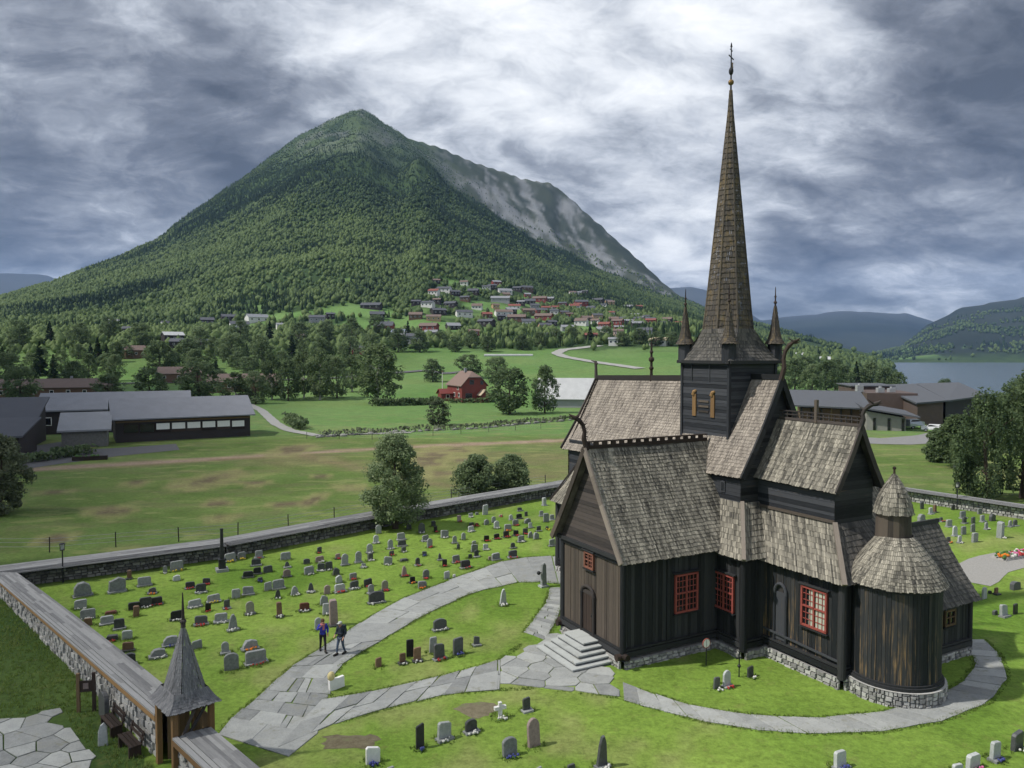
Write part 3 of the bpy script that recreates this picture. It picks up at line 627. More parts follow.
def rubble(mb, a, b, z0, z1, out, size=.32, th=.10, m=0, depth=.25, curve=None):
    """uneven stones laid up from a to b; out is the outward side"""
    a = Vector((a[0], a[1], 0)); b = Vector((b[0], b[1], 0)); L = (b - a).length; d = (b - a).normalized()
    o = Vector((out[0], out[1], 0)).normalized()
    z = z0
    while z < z1 - .03:
        h = min(rnd.uniform(.5, .95) * size, z1 - z)
        if z1 - z - h < .08: h = z1 - z
        x = -rnd.uniform(0, .2)
        while x < L:
            w = rnd.uniform(.6, 1.7) * size
            x1 = min(x + w, L); x0 = max(x, 0)
            if x1 - x0 > .05:
                k = rnd.uniform(0, th); g = rnd.uniform(.008, .02); j = lambda: rnd.uniform(-.02, .02)
                f = [a + d * (x0 + g + j()) + Vector((0, 0, z + g + j())), a + d * (x1 - g + j()) + Vector((0, 0, z + g + j())),
                     a + d * (x1 - g + j()) + Vector((0, 0, z + h - g + j())), a + d * (x0 + g + j()) + Vector((0, 0, z + h - g + j()))]
                c = sum(f, Vector()) / 4
                fr = [p + (c - p) * .16 + o * k for p in f]
                bk = [p - o * .06 for p in f]
                if curve: fr = [curve(p) for p in fr]; bk = [curve(p) for p in bk]
                fl = d.cross(Vector((0, 0, 1))).dot(o) < 0
                t = rnd.random()
                q = fr[::-1] if fl else fr
                mb.face(q, m=m, t=t)
                for i in range(4):
                    jx = (i + 1) % 4
                    q = [bk[i], bk[jx], fr[jx], fr[i]]
                    mb.face(q[::-1] if fl else q, m=m, t=t * .7)
            x += w
        z += h
    q = [a + Vector((0, 0, z0)), b + Vector((0, 0, z0)), b + Vector((0, 0, z1)), a + Vector((0, 0, z1))]
    q = [p - o * .05 for p in q]
    if curve is None: mb.face(q, m=m, t=0.0)

# ---- foundation: a stone plinth under each wall
fb = MB()
def found(p0, p1, out, z=.42):
    o = Vector((out[0], out[1])); a = Vector(p0) + o * .16; b = Vector(p1) + o * .16
    rubble(fb, a, b, -.1, z, (o.x, o.y), .30, .09)
    A = [Vector((a.x, a.y, z)), Vector((b.x, b.y, z)), Vector((b.x - o.x * .4, b.y - o.y * .4, z)), Vector((a.x - o.x * .4, a.y - o.y * .4, z))]
    if (b - a).to_3d().cross(Vector((0, 0, 1))).dot(Vector((o.x, o.y, 0))) < 0: A = A[::-1]
    fb.face(A, t=.6)
TW = 2.85
for sgn in (1, -1):
    yy = 0 if sgn == 1 else 20.0
    found((-TW, yy), (TW, yy), (0, -sgn)); found((TW, yy), (TW, 10 - sgn * 3.7), (1, 0)); found((-TW, yy), (-TW, 10 - sgn * 3.7), (-1, 0))
found((TW, 6.25), (4.8, 6.25), (0, -1)); found((4.8, 6.25), (4.8, 7.7), (1, 0)); found((4.8, 7.7), (9.7, 7.7), (0, -1), .55); found((9.7, 7.7), (9.7, 12.3), (1, 0), .55)
found((-13.6, 6.25), (-TW, 6.25), (0, -1)); found((-13.6, 6.25), (-13.6, 13.75), (-1, 0)); found((-13.6, 13.75), (-TW, 13.75), (0, 1)); found((TW, 13.75), (4.8, 13.75), (0, 1)); found((4.8, 13.75), (4.8, 12.3), (1, 0))
found((9.9, 12.3), (9.9, 17.4), (1, 0)); found((5.9, 17.4), (9.9, 17.4), (0, 1)); found((5.9, 12.3), (5.9, 17.4), (-1, 0))
fb.build('foundation', 'rubble_pale', church)

# ---- south arm (and its twin to the north)
EZ, RZ, RE = 5.45, 10.85, 3.32
def gable_span(half, zb, zt, centre):
    def f(z):
        k = max(0, 1 - (z - zb) / (zt - zb))
        return (centre - half * k, centre + half * k)
    return f
for sgn in (1, -1):
    Y = lambda y: y if sgn == 1 else 20 - y
    out = (0, -sgn, 0)
    wall_v((-TW, Y(0), 0), (TW, Y(0), 0), .82, 5.55, out, 'weathered_boards')
    wall_v((TW, Y(0), 0), (TW, Y(6.25), 0), .82, 5.6, (1, 0, 0), 'tarred_boards')
    wall_v((-TW, Y(0), 0), (-TW, Y(6.25), 0), .82, 5.6, (-1, 0, 0), 'tarred_boards')
    for x in (-TW, TW): corner_post(x, Y(0), .4, 5.6)
    for y in (2.85,): 
        mb = MB(); mb.beam((TW + .03, Y(y), .7), (TW + .03, Y(y), 5.5), .2, .14); mb.build('wall_post', 'tarred_boards', church)
    # log ends at the corner
    mb = MB()
    for x in (-TW, TW):
        mb.tube([(x, Y(-.42), .62), (x, Y(.2), .62)], .17, 10); mb.tube([(x + (.42 if x > 0 else -.42), Y(0), .66), (x - (.2 if x > 0 else -.2), Y(0), .66)], .16, 10)
    mb.build('log_end', 'dark_wood', church)
    mb = MB(); k = (RZ - EZ) / RE
    mb.boards_h((-TW - .25, Y(-.06), 0), (TW + .25, Y(-.06), 0), 5.62, 10.5, out, span=lambda z: (TW + .25 - (10.55 - z) / k * .985, TW + .25 + (10.55 - z) / k * .985))
    mb.build('gable', 'grey_boards', church)
    mb = MB(); mb.beam((-TW - .35, Y(-.14), 5.56), (TW + .35, Y(-.14), 5.56), .18, .2); mb.build('gable_beam', 'tarred_boards', church)
    # roof slopes
    ends = (-.45, 8.2)
    for side in (1, -1):
        mb = MB()
        y0, y1 = Y(ends[0]), Y(ends[1])
        if sgn * side < 0: y0, y1 = y1, y0
        P = patch((side * RE, y0, EZ), (side * RE, y1, EZ), (0.0, y1, RZ), (0.0, y0, RZ), sag=.05, flare=.07)
        mb.shingles(P, 30, .15)
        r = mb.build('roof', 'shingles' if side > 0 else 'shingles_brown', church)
        e = MB()
        a = P(0, 0) if sgn * side > 0 else P(1, 0); 
        pts = [P(0 if sgn * side > 0 else 1, f) for f in (0, .25, .5, .75, 1)]
        for q0, q1 in zip(pts, pts[1:]): e.beam(q0 + Vector((0, -sgn * .05, .03)), q1 + Vector((0, -sgn * .05, .03)), .10, .30, up=(0, 0, 1))
        e.build('bargeboard', 'pale_edge' if side > 0 else 'weathered_boards', r)
    # carved ridge crest
    mb = MB(); o = Vector((0, 0, 0))
    for zz, hh in ((RZ + .10, .18), (RZ + .38, .07)):
        mb.beam((0, Y(-.5), zz), (0, Y(8.0), zz), .13, hh)
    yy = -.3
    while yy < 7.9:
        mb.beam((0, Y(yy), RZ + .15), (0, Y(yy), RZ + .37), .30, .09); yy += .56
    mb.build('ridge_crest', 'dark_wood', church)

def dragon(base, fwd, h, s=1.0, mat='dark_wood'):
    """carved neck and open-jawed head leaning forward from a gable top"""
    b = Vector(base); f = Vector(fwd); z = Vector((0, 0, 1))
    mb = MB()
    neck = [b - f * .1 - z * .3, b + f * .06 + z * .25 * h, b + f * .02 + z * .5 * h, b + f * .1 + z * .75 * h, b + f * .30 + z * .95 * h, b + f * .52 + z * 1.06 * h]
    mb.tube(neck, [.15 * s, .13 * s, .11 * s, .11 * s, .13 * s, .10 * s], 8)
    hd = neck[-1]
    mb.tube([hd, hd + f * .18 + z * .08, hd + f * .34 + z * .20], [.11 * s, .075 * s, .02 * s], 8)      # upper jaw
    mb.tube([hd - z * .04, hd + f * .18 - z * .05, hd + f * .30 - z * .04], [.09 * s, .05 * s, .015 * s], 8)   # lower jaw
    mb.tube([hd + f * .1, hd + f * .30 + z * .06, hd + f * .40 + z * .02], [.03, .022, .01], 6)             # tongue
    sd = f.cross(z)
    for k in (-1, 1):
        mb.tube([hd - f * .05 + sd * (.07 * k) + z * .05, hd - f * .28 + sd * (.13 * k) + z * .22], [.045 * s, .012], 6)   # ears
    for i in range(4):
        p = lerp(neck[1], neck[3], i / 3); mb.tube([p, p - f * .22 + z * .12], [.05 * s, .012], 6)                  # mane
    return mb.build('dragon_head', mat, church)
dragon((0, -.45, RZ + .25), (-.35, -.94, 0), 1.35, 1.0)

# ---- door, its carved frame and the little window above
def window(p, out, right, w, h, cols, rows, lit=False, frame='red_paint', mull=.045, parts=2):
    """window with a middle post and transom; panes behind the bars. p = centre"""
    p = Vector(p); o = Vector(out); r = Vector(right); z = Vector((0, 0, 1))
    mb = MB(); d = o * .06
    for a, b in (((-.5, -.5), (.5, -.5)), ((-.5, .5), (.5, .5))):
        mb.beam(p + r * (a[0] * w - .04) + z * (a[1] * h) + d, p + r * (b[0] * w + .04) + z * (b[1] * h) + d, .12, .10)
    for x in (-.5, .5): mb.beam(p + r * (x * w) - z * (h / 2) + d, p + r * (x * w) + z * (h / 2) + d, .10, .12, up=o)
    mb.beam(p - z * (h / 2) + d, p + z * (h / 2) + d, .09 if parts == 2 else .04, .10, up=o)
    mb.beam(p - r * (w / 2) + d + z * .02, p + r * (w / 2) + d + z * .02, .10, .08 if parts == 2 else .04)
    f = mb.build('window', frame, church)
    mb = MB(); mb.beam(p + z * (h / 2 + .14) - r * (w / 2 + .18) + o * .08, p + z * (h / 2 + .14) + r * (w / 2 + .18) + o * .08, .20, .07); mb.build('hood', 'tarred_boards', f)
    mb = MB(); mb.beam(p - z * (h / 2 + .11) - r * (w / 2 + .12) + o * .07, p - z * (h / 2 + .11) + r * (w / 2 + .12) + o * .07, .16, .06)
    mb.build('sill', 'tarred_boards', f)
    mb = MB()
    for i in range(1, cols):
        x = (i / cols - .5) * w
        if abs(x) > .02: mb.beam(p + r * x - z * (h / 2) + d * .8, p + r * x + z * (h / 2) + d * .8, .032, .04, up=o)
    for i in range(1, rows):
        y = (i / rows - .5) * h
        if abs(y) > .02: mb.beam(p - r * (w / 2) + z * y + d * .8, p + r * (w / 2) + z * y + d * .8, .04, .032)
    mb.build('glazing_bars', frame, f)
    mb = MB(); q = [p + r * (sx * w / 2) + z * (sy * h / 2) + o * .035 for sx, sy in ((-1, -1), (1, -1), (1, 1), (-1, 1))]
    if r.cross(z).dot(o) < 0: q = q[::-1]
    mb.face(q)
    mb.build('pane', 'window_glass', f)
    if lit:
        mb = MB()
        for x0, x1 in lit:
            q = [p + r * (x * w) + z * (y * h) + o * .039 for x, y in ((x0, -.5), (x1, -.5), (x1, .5), (x0, .5))]
            if r.cross(z).dot(o) < 0: q = q[::-1]
            mb.face(q)
        mb.build('curtain', 'curtain', f)
    return f
window((-.1, -.03, 4.82), (0, -1, 0), (1, 0, 0), .78, .78, 3, 4, frame='faded_red', parts=1)
window((TW + .03, 4.03, 3.32), (1, 0, 0), (0, 1, 0), 1.45, 1.95, 6, 6)
window((3.45, 6.22, 3.2), (0, -1, 0), (1, 0, 0), 1.4, 1.85, 6, 6)
window((8.12, 7.67, 3.42), (0, -1, 0), (1, 0, 0), 1.45, 1.9, 6, 6, lit=[(-.22, -.04), (.06, .47)])
window((9.93, 15.55, 2.25), (1, 0, 0), (0, 1, 0), .8, .75, 2, 2, frame='raw_wood', parts=1)
mb = MB()
mb.box((-.2, -.055, 1.98), (1.0, .05, 2.0), t=.25)
for x in (-.45, -.2, .05): mb.box((x, -.075, 1.98), (.22, .03, 1.98))
dr = mb.build('door', 'dark_wood', church)
mb = MB()
for x in (-.78, .38): mb.tube([(x, -.10, .85), (x, -.10, 2.7), (x, -.10, 3.0)], [.10, .09, .12], 10)
arc = [(-.2 + .58 * math.cos(a), -.11, 2.98 + .42 * math.sin(a)) for a in np.linspace(0, math.pi, 9)]
mb.tube(arc, .09, 8)
mb.box((-.2, -.08, 3.08), (1.0, .05, .22)); mb.box((-.2, -.085, .86), (1.3, .12, .12))
mb.build('door_frame', 'grey_boards', dr)
mb = MB(); mb.tube([(.2, -.12, 1.9), (.2, -.17, 1.9)], .035, 8); mb.box((.2, -.10, 1.9), (.08, .02, .24))
mb.build('handle', 'iron', dr)
# carved arch beside the chancel window: a blind portal
mb = MB()
for x in (5.62, 6.38): mb.tube([(x, 7.62, 1.1), (x, 7.62, 3.55)], .075, 8)
mb.tube([(6.0 + .38 * math.cos(a), 7.61, 3.55 + .55 * math.sin(a)) for a in np.linspace(0, math.pi, 9)], .085, 8)
mb.box((6.0, 7.655, 2.4), (.62, .03, 2.5), t=.9)
mb.build('side_portal', 'tower_boards', church)

# ---- nave: low outer walls, skirt roofs, upper walls, main roof
def skirt(A0, A1, B1, B0, rows=10, mat='shingles', w=.15):
    mb = MB(); mb.shingles(patch(A0, A1, B1, B0, flare=.06), rows, w); return mb.build('roof', mat, church)
wall_v((TW, 6.25, 0), (4.8, 6.25, 0), .82, 5.35, (0, -1, 0), 'tarred_boards')
wall_v((4.8, 6.25, 0), (4.8, 7.7, 0), .82, 5.35, (1, 0, 0), 'tarred_boards')
wall_v((4.8, 13.75, 0), (4.8, 12.3, 0), .82, 5.35, (1, 0, 0), 'tarred_boards')
wall_v((TW, 13.75, 0), (4.8, 13.75, 0), .82, 5.35, (0, 1, 0), 'tarred_boards')
wall_v((-13.6, 6.25, 0), (-TW, 6.25, 0), .82, 5.35, (0, -1, 0), 'tower_boards')
wall_v((-13.6, 13.75, 0), (-TW, 13.75, 0), .82, 5.35, (0, 1, 0), 'tarred_boards')
wall_v((-13.6, 6.25, 0), (-13.6, 13.75, 0), .82, 5.35, (-1, 0, 0), 'tower_boards')
for x, y in ((4.8, 6.25), (4.8, 13.75), (-13.6, 6.25), (-13.6, 13.75)): corner_post(x, y, .4, 5.4, .2)
SE_, ST_ = 5.3, 7.85
for sgn in (1, -1):
    Y = lambda y: y if sgn == 1 else 20 - y
    def sk(A0, A1, B1, B0, **k):
        if sgn < 0: A0, A1, B1, B0 = A1, A0, B0, B1
        return skirt(A0, A1, B1, B0, **k)
    sk((-14.05, Y(5.85), SE_ - .15), (5.2, Y(5.85), SE_), (3.5, Y(7.4), ST_), (-12.9, Y(7.4), ST_ - .1), mat='shingles')
    mb = MB(); mb.beam((5.22, Y(5.83), SE_ + .06), (3.5, Y(7.38), ST_ + .08), .20, .14); mb.build('hip_board', 'pale_edge', church)
    mb = MB(); mb.beam((-14.07, Y(5.83), SE_ - .1), (-12.9, Y(7.38), ST_ + .0), .18, .12); mb.build('hip_board', 'grey_boards', church)
skirt((5.2, 5.85, SE_), (5.2, 14.15, SE_), (3.5, 12.6, ST_), (3.5, 7.4, ST_))
skirt((-14.05, 14.15, SE_ - .15), (-14.05, 5.85, SE_ - .15), (-12.9, 7.4, ST_ - .1), (-12.9, 12.6, ST_ - .1), mat='shingles_brown')
NE_, NR = 9.25, 14.5
for sgn in (1, -1):
    y = 7.4 if sgn == 1 else 12.6
    mb = MB(); mb.boards_h((-13.9, y, 0), (3.42, y, 0), 5.2, 9.6, (0, -sgn, 0)); mb.build('upper_wall', 'tower_boards', church)
mb = MB(); mb.box((-.45, 7.36, 8.75), (.01, .05, .01)); 
mb = MB(); mb.box((2.05, 7.36, 8.55), (.34, .08, .62), t=.95); mb.box((2.05, 7.34, 8.55), (.2, .07, .46), t=0); mb.build('shutter', 'tower_boards', church)
for x, o in ((3.42, 1), (-13.9, -1)):
    mb = MB(); mb.boards_h((x, 7.3, 0), (x, 12.7, 0), 5.2 if o > 0 else 5.0, 14.1, (o, 0, 0), span=lambda z: (2.7 - min(2.7, (14.25 - z) / 1.87), 2.7 + min(2.7, (14.25 - z) / 1.87)))
    mb.build('gable', 'tarred_boards' if o > 0 else 'grey_boards', church)
for sgn in (1, -1):
    y0 = 7.12 if sgn == 1 else 12.88
    a, b = (-14.5, y0), (3.75, y0)
    P = patch((a[0], y0, NE_ - .4), (b[0], y0, NE_), (b[0], 10, NR), (a[0] + .3, 10, NR - .55), sag=.06, flare=.10) if sgn == 1 else \
        patch((b[0], y0, NE_), (a[0], y0, NE_ - .4), (a[0] + .3, 10, NR - .55), (b[0], 10, NR), sag=.06, flare=.10)
    mb = MB(); mb.shingles(P, 29, .15); r = mb.build('roof', 'shingles_brown' if sgn == 1 else 'shingles_dark', church)
    for u, mt in ((1 if sgn == 1 else 0, 'shingles_dark'), (0 if sgn == 1 else 1, 'grey_boards')):
        e = MB(); pts = [P(u, f) for f in (0, .25, .5, .75, 1)]
        for q0, q1 in zip(pts, pts[1:]): e.beam(q0 + Vector((0, 0, -.02)), q1 + Vector((0, 0, -.02)), .12, .34)
        e.build('bargeboard', 'tarred_boards' if mt != 'grey_boards' else mt, r)
mb = MB(); mb.beam((-14.3, 10, NR - .42), (-2.4, 10, NR - .10), .16, .34); mb.build('ridge_board', 'grey_boards', church)
mb = MB(); mb.beam((1.4, 10, NR + .10), (3.8, 10, NR + .12), .16, .3); mb.build('ridge_board', 'tarred_boards', church)
# ridge ornaments of the nave
mb = MB(); mb.tube([(-14.25, 10, 13.9), (-14.3, 10, 14.9), (-14.35, 10, 15.3)], [.14, .10, .12], 8); mb.tube([(-14.9, 10, 15.35), (-14.35, 10, 15.25), (-14.1, 10, 15.1)], [.03, .09, .06], 8)
mb.build('ridge_finial', 'grey_boards', church)
mb = MB(); mb.tube([(-7.66, 10, 14.0), (-7.66, 10, 16.6)], [.11, .06], 8)
for z, r in ((14.9, .16), (15.5, .2), (16.0, .13)): mb.ball((-7.66, 10, z), r, 8, 5)
mb.tube([(-7.66, 10, 16.5), (-7.66, 10, 17.0)], [.03, .015], 6)
mb.build('ridge_finial', 'dark_wood', church)
dragon((3.78, 10, NR + .25), (.8, .6, 0), 1.7, .95)

# ---- chancel
wall_v((4.8, 7.7, 0), (9.7, 7.7, 0), .92, 5.25, (0, -1, 0), 'tarred_boards_streaked')
wall_v((9.7, 7.7, 0), (9.7, 12.3, 0), .92, 5.25, (1, 0, 0), 'tarred_boards')
wall_v((4.8, 12.3, 0), (9.7, 12.3, 0), .92, 5.25, (0, 1, 0), 'tarred_boards')
for x, y in ((9.7, 7.7), (9.7, 12.3)): corner_post(x, y, .5, 5.2, .2)
mb = MB(); mb.beam((4.9, 7.58, 1.5), (9.6, 7.58, 1.32), .07, .10); mb.build('rail', 'tower_boards', church)
CE, CT = 5.12, 7.55
skirt((4.9, 7.28, CE), (10.12, 7.28, CE), (8.45, 8.62, CT), (3.2, 8.62, CT))
skirt((10.12, 7.28, CE), (10.12, 12.72, CE), (8.45, 11.38, CT), (8.45, 8.62, CT), mat='shingles_dark')  # darker shingle tone than the neighbouring skirts
skirt((10.12, 12.72, CE), (4.9, 12.72, CE), (3.2, 11.38, CT), (8.45, 11.38, CT))
mb = MB(); mb.beam((10.14, 7.26, CE + .06), (8.45, 8.60, CT + .08), .22, .14); mb.build('hip_board', 'pale_edge', church)
for y, o in ((8.62, -1), (11.38, 1)):
    mb = MB(); mb.boards_h((3.4, y, 0), (8.42, y, 0), 7.0, 9.45, (0, o, 0)); mb.build('upper_wall', 'tower_boards', church)
mb = MB(); mb.beam((3.4, 8.56, 7.66), (8.45, 8.56, 7.66), .1, .14); mb.build('wall_plate', 'weathered_boards', church)
mb = MB(); mb.boards_h((8.42, 8.3, 0), (8.42, 11.7, 0), 7.0, 12.0, (1, 0, 0), span=lambda z: (1.7 - min(1.4, (12.15 - z) / 1.85), 1.7 + min(1.4, (12.15 - z) / 1.85)))
mb.build('gable', 'tarred_boards', church)
for sgn in (1, -1):
    y0 = 8.28 if sgn == 1 else 11.72
    P = patch((3.4, y0, 9.2), (8.8, y0, 9.15), (8.8, 10, 12.3), (3.4, 10, 12.3), sag=.03, flare=.06) if sgn == 1 else patch((8.8, y0, 9.15), (3.4, y0, 9.2), (3.4, 10, 12.3), (8.8, 10, 12.3), flare=.06)
    mb = MB(); mb.shingles(P, 15, .15); r = mb.build('roof', 'shingles' if sgn == 1 else 'shingles_dark', church)
    u = 1 if sgn == 1 else 0
    e = MB(); pts = [P(u, f) for f in (0, .33, .66, 1)]
    for q0, q1 in zip(pts, pts[1:]): e.beam(q0, q1, .10, .28)
    e.build('bargeboard', 'grey_boards', r)
mb = MB()
for zz, hh in ((12.38, .14), (12.62, .05), (12.80, .06)): mb.beam((3.6, 10, zz), (8.7, 10, zz), .09, hh)
x = 3.8
while x < 8.6: mb.beam((x, 10, 12.4), (x, 10, 12.8), .05, .05); x += .34
c = mb.build('ridge_crest', 'grey_boards', church)
mb = MB(); mb.beam((6.05, 10, 12.3), (6.05, 10, 13.5), .16, .16); mb.build('crest_post', 'weathered_boards', c)
dragon((8.8, 10, 12.45), (.72, .69, 0), .95, .9, 'grey_boards')

# ---- apse: round wall on a round stone plinth, conical roof and a little turret
AX, AY = 10.75, 10.0
def ring_pt(a, r, z): return Vector((AX + r * math.cos(a), AY + r * math.sin(a), z))
mb = MB(); n = 62; a = 0
k = 0
while a < 2 * math.pi - .01:
    da = min(rnd.uniform(.075, .13), 2 * math.pi - a); t = rnd.random(); g = rnd.uniform(0, .022); u = rnd.random() * 20
    r = 2.0 + g
    p = [ring_pt(a + .004, r, .82), ring_pt(a + da - .004, r, .82), ring_pt(a + da - .004, r, 5.45), ring_pt(a + .004, r, 5.45)]
    mb.face(p, [(u, .82), (u + .2, .82), (u + .2, 5.45), (u, 5.45)], t=t)
    for i, j in ((0, 3), (1, 2)):
        q = [p[i], p[j], ring_pt(a + (da if i else 0), 1.93, 5.45), ring_pt(a + (da if i else 0), 1.93, .82)]
        mb.face(q, t=0.0)
    a += da
mb.tube([(AX, AY, .8), (AX, AY, 5.45)], 1.985, 40, t=0.0, cap=False)
mb.build('apse_wall', 'tarred_boards_streaked', church)
for z0, z1, r in ((.72, .86, 2.15), (.86, .96, 2.08), (5.1, 5.26, 2.05)):
    mb = MB()
    for i in range(48):
        a0, a1 = 2 * math.pi * i / 48, 2 * math.pi * (i + 1) / 48
        mb.face([ring_pt(a0, r, z0), ring_pt(a1, r, z0), ring_pt(a1, r, z1), ring_pt(a0, r, z1)], t=.4)
        mb.face([ring_pt(a0, r, z1), ring_pt(a1, r, z1), ring_pt(a1, r - .2, z1 + .01), ring_pt(a0, r - .2, z1 + .01)], t=.6)
    mb.build('sill_ring', 'tarred_boards', church)
mb = MB()
for i in range(40):
    a0, a1 = 2 * math.pi * i / 40, 2 * math.pi * (i + 1) / 40
    am = (a0 + a1) / 2
    rubble(mb, ring_pt(a0, 2.22, 0)[:2], ring_pt(a1, 2.22, 0)[:2], -.1, .70, (math.cos(am), math.sin(am)), .27, .08)
    mb.face([ring_pt(a0, 2.26, .705), ring_pt(a1, 2.26, .705), ring_pt(a1, 1.9, .72), ring_pt(a0, 1.9, .72)], t=.8)
mb.build('apse_plinth', 'rubble_pale', church)
def cone(cx, cy, prof, rows_w=.15, rows=10, sides=None, m=0):
    """prof: (radius, z) from eave to top; P over the full turn"""
    rs = [p[0] for p in prof]; zs = [p[1] for p in prof]; fs = np.linspace(0, 1, len(prof))
    def P(u, f):
        r = float(np.interp(f, fs, rs)); z = float(np.interp(f, fs, zs)); a = 2 * math.pi * u
        return Vector((cx + r * math.cos(a), cy + r * math.sin(a), z))
    mb = MB()
    # shingles() measures the eave by chords, so build it in eight sectors
    for k in range(8):
        Q = lambda u, f, k=k: P((k + u) / 8, f)
        mb.shingles(Q, rows, rows_w, under=True, uvs=(k * 2.0, 0))
    return mb
cone(AX, AY, [(2.20, 5.28), (2.02, 5.62), (1.74, 6.05), (1.38, 6.55), (.98, 7.08), (.74, 7.36)], .14, 14).build('apse_roof', 'shingles', church)
mb = MB()
for k in range(20):
    a0, a1 = 2 * math.pi * k / 20, 2 * math.pi * (k + 1) / 20
    q = [Vector((AX - .15 + r * math.cos(a), AY + r * math.sin(a), z)) for a, r, z in ((a0, .80, 6.8), (a1, .80, 6.8), (a1, .76, 8.5), (a0, .76, 8.5))]
    mb.face(q, [(k * .3, 3), (k * .3 + .25, 3), (k * .3 + .25, 4.5), (k * .3, 4.5)])
tu = mb.build('apse_turret', 'weathered_boards', church)
cone(AX - .15, AY, [(.86, 8.42), (.76, 8.85), (.60, 9.3), (.37, 9.75), (.14, 10.12), (.05, 10.25)], .12, 11).build('turret_roof', 'shingles', tu)
mb = MB(); mb.tube([(AX - .15, AY, 10.1), (AX - .15, AY, 10.5)], [.06, .045], 8); mb.ball((AX - .15, AY, 10.52), .085, 8, 6); mb.build('finial', 'dark_wood', tu)

# ---- sacristy on the north side
wall_v((9.9, 12.3, 0), (9.9, 17.4, 0), .72, 3.1, (1, 0, 0), 'tarred_boards')
wall_v((5.9, 17.4, 0), (9.9, 17.4, 0), .72, 3.1, (0, 1, 0), 'tarred_boards')
wall_v((5.9, 12.3, 0), (5.9, 17.4, 0), .72, 3.1, (-1, 0, 0), 'tarred_boards')
corner_post(9.9, 17.4, .4, 3.0, .15)
mb = MB(); mb.boards_h((5.6, 17.45, 0), (10.2, 17.45, 0), 3.0, 6.3, (0, 1, 0), span=lambda z: (2.3 - (6.4 - z) / 1.6, 2.3 + (6.4 - z) / 1.6)); mb.build('gable', 'tarred_boards', church)
P = patch((10.25, 11.5, 2.92), (10.25, 17.85, 2.92), (7.9, 17.6, 6.6), (7.9, 11.5, 6.6), flare=.12)
mb = MB(); mb.shingles(P, 18, .15); mb.build('roof', 'shingles_dark', church)  # darker shingle tone on both sacristy slopes
P = patch((5.55, 17.85, 2.92), (5.55, 11.5, 2.92), (7.9, 11.5, 6.6), (7.9, 17.6, 6.6), flare=.12)
mb = MB(); mb.shingles(P, 18, .15); mb.build('roof', 'shingles_dark', church)
mb = MB(); mb.beam((7.9, 11.8, 6.72), (7.9, 17.65, 6.72), .14, .22); mb.build('ridge_board', 'tarred_boards', church)

# ---- tower and spire
TX0, TX1, TY0, TY1 = -2.5, 1.45, 8.3, 11.9
tw = MB()
for p0, p1, o in (((TX0, TY0, 0), (TX1, TY0, 0), (0, -1, 0)), ((TX1, TY0, 0), (TX1, TY1, 0), (1, 0, 0)), ((TX0, TY1, 0), (TX1, TY1, 0), (0, 1, 0)), ((TX0, TY0, 0), (TX0, TY1, 0), (-1, 0, 0))):
    tw.boards_h(p0, p1, 10.6, 15.5, o, .14, .24)
tower = tw.build('tower', 'tower_boards', church)
mb = MB()
for x in (TX0, TX1):
    for y in (TY0, TY1): mb = MB(); mb.beam((x, y, 10.8), (x, y, 15.5), .17, .17); mb.build('post', 'tower_boards', tower)
for x in (-1.6, -.1): mb = MB(); mb.beam((x, TY0 - .04, 14.3), (x, TY0 - .04, 15.4), .05, .06); mb.build('batten', 'tower_boards', tower)
for x in (-1.36, .2):
    mb = MB(); mb.box((x, TY0 - .05, 12.85), (.30, .07, 1.3))
    mb.tube([(x - .08, TY0 - .05, 13.45), (x, TY0 - .06, 13.65), (x + .16, TY0 - .06, 13.72)], [.13, .12, .06], 8)
    mb.build('louvre', 'ochre_wood', tower)
mb = MB()
for z in (12.5, 12.8, 13.1): mb.box((-.58, TY0 - .03, z), (.85, .05, .12))
mb.build('ladder_board', 'weathered_boards', tower)
SX, SY = -.5, 10.05
CZ = 15.5
cor = [(-2.72, 8.12), (1.68, 8.12), (1.68, 12.12), (-2.72, 12.12)]
def oct_pt(k, r, z): 
    a = math.pi / 8 + k * math.pi / 4
    return Vector((SX + r * math.cos(a), SY + r * math.sin(a), z))
OR = 1.56
# four broach faces and four corner triangles between the square eave and the eight-sided spire
Z1 = 17.35
sides = [((cor[0], cor[1]), (5, 6)), ((cor[1], cor[2]), (7, 0)), ((cor[2], cor[3]), (1, 2)), ((cor[3], cor[0]), (3, 4))]
mb = MB()
for (a, b), (k0, k1) in sides:
    P = patch((*a, CZ), (*b, CZ), oct_pt(k1, OR, Z1), oct_pt(k0, OR, Z1), flare=.16)
    mb.shingles(P, 9, .15)
for c, (k0, k1) in zip((cor[1], cor[2], cor[3], cor[0]), ((6, 7), (0, 1), (2, 3), (4, 5))):
    p0 = Vector((*c, CZ)); A, B = oct_pt(k0, OR, Z1), oct_pt(k1, OR, Z1)
    P = lambda u, f, p0=p0, A=A, B=B: lerp(p0, lerp(A, B, u), max(f, .001)) - Vector((0, 0, .16 * math.sin(math.pi * f)))
    mb.shingles(P, 9, .15, under=False)
mb.build('tower_roof', 'shingles_dark', tower)
mb = MB()
for (a, b), _ in sides: mb.beam((*a, CZ - .08), (*b, CZ - .08), .2, .18)
mb.build('tower_cornice', 'tarred_boards', tower)
mb = MB()
def spr(f): return float(np.interp(f, [0, .08, .5, .9, 1], [1.50, 1.36, .74, .15, .05]))
ZT = 31.4
for k in range(8):
    P = lambda u, f, k=k: lerp(oct_pt(k, spr(f), Z1 - .1 + f * (ZT - Z1 + .1)), oct_pt(k + 1, spr(f), Z1 - .1 + f * (ZT - Z1 + .1)), u)
    mb.shingles(P, 46, .15, th=.022, under=False, uvs=(k * 3.0, 0))
sp = mb.build('spire', 'shingles_spire', church)
mb = MB()
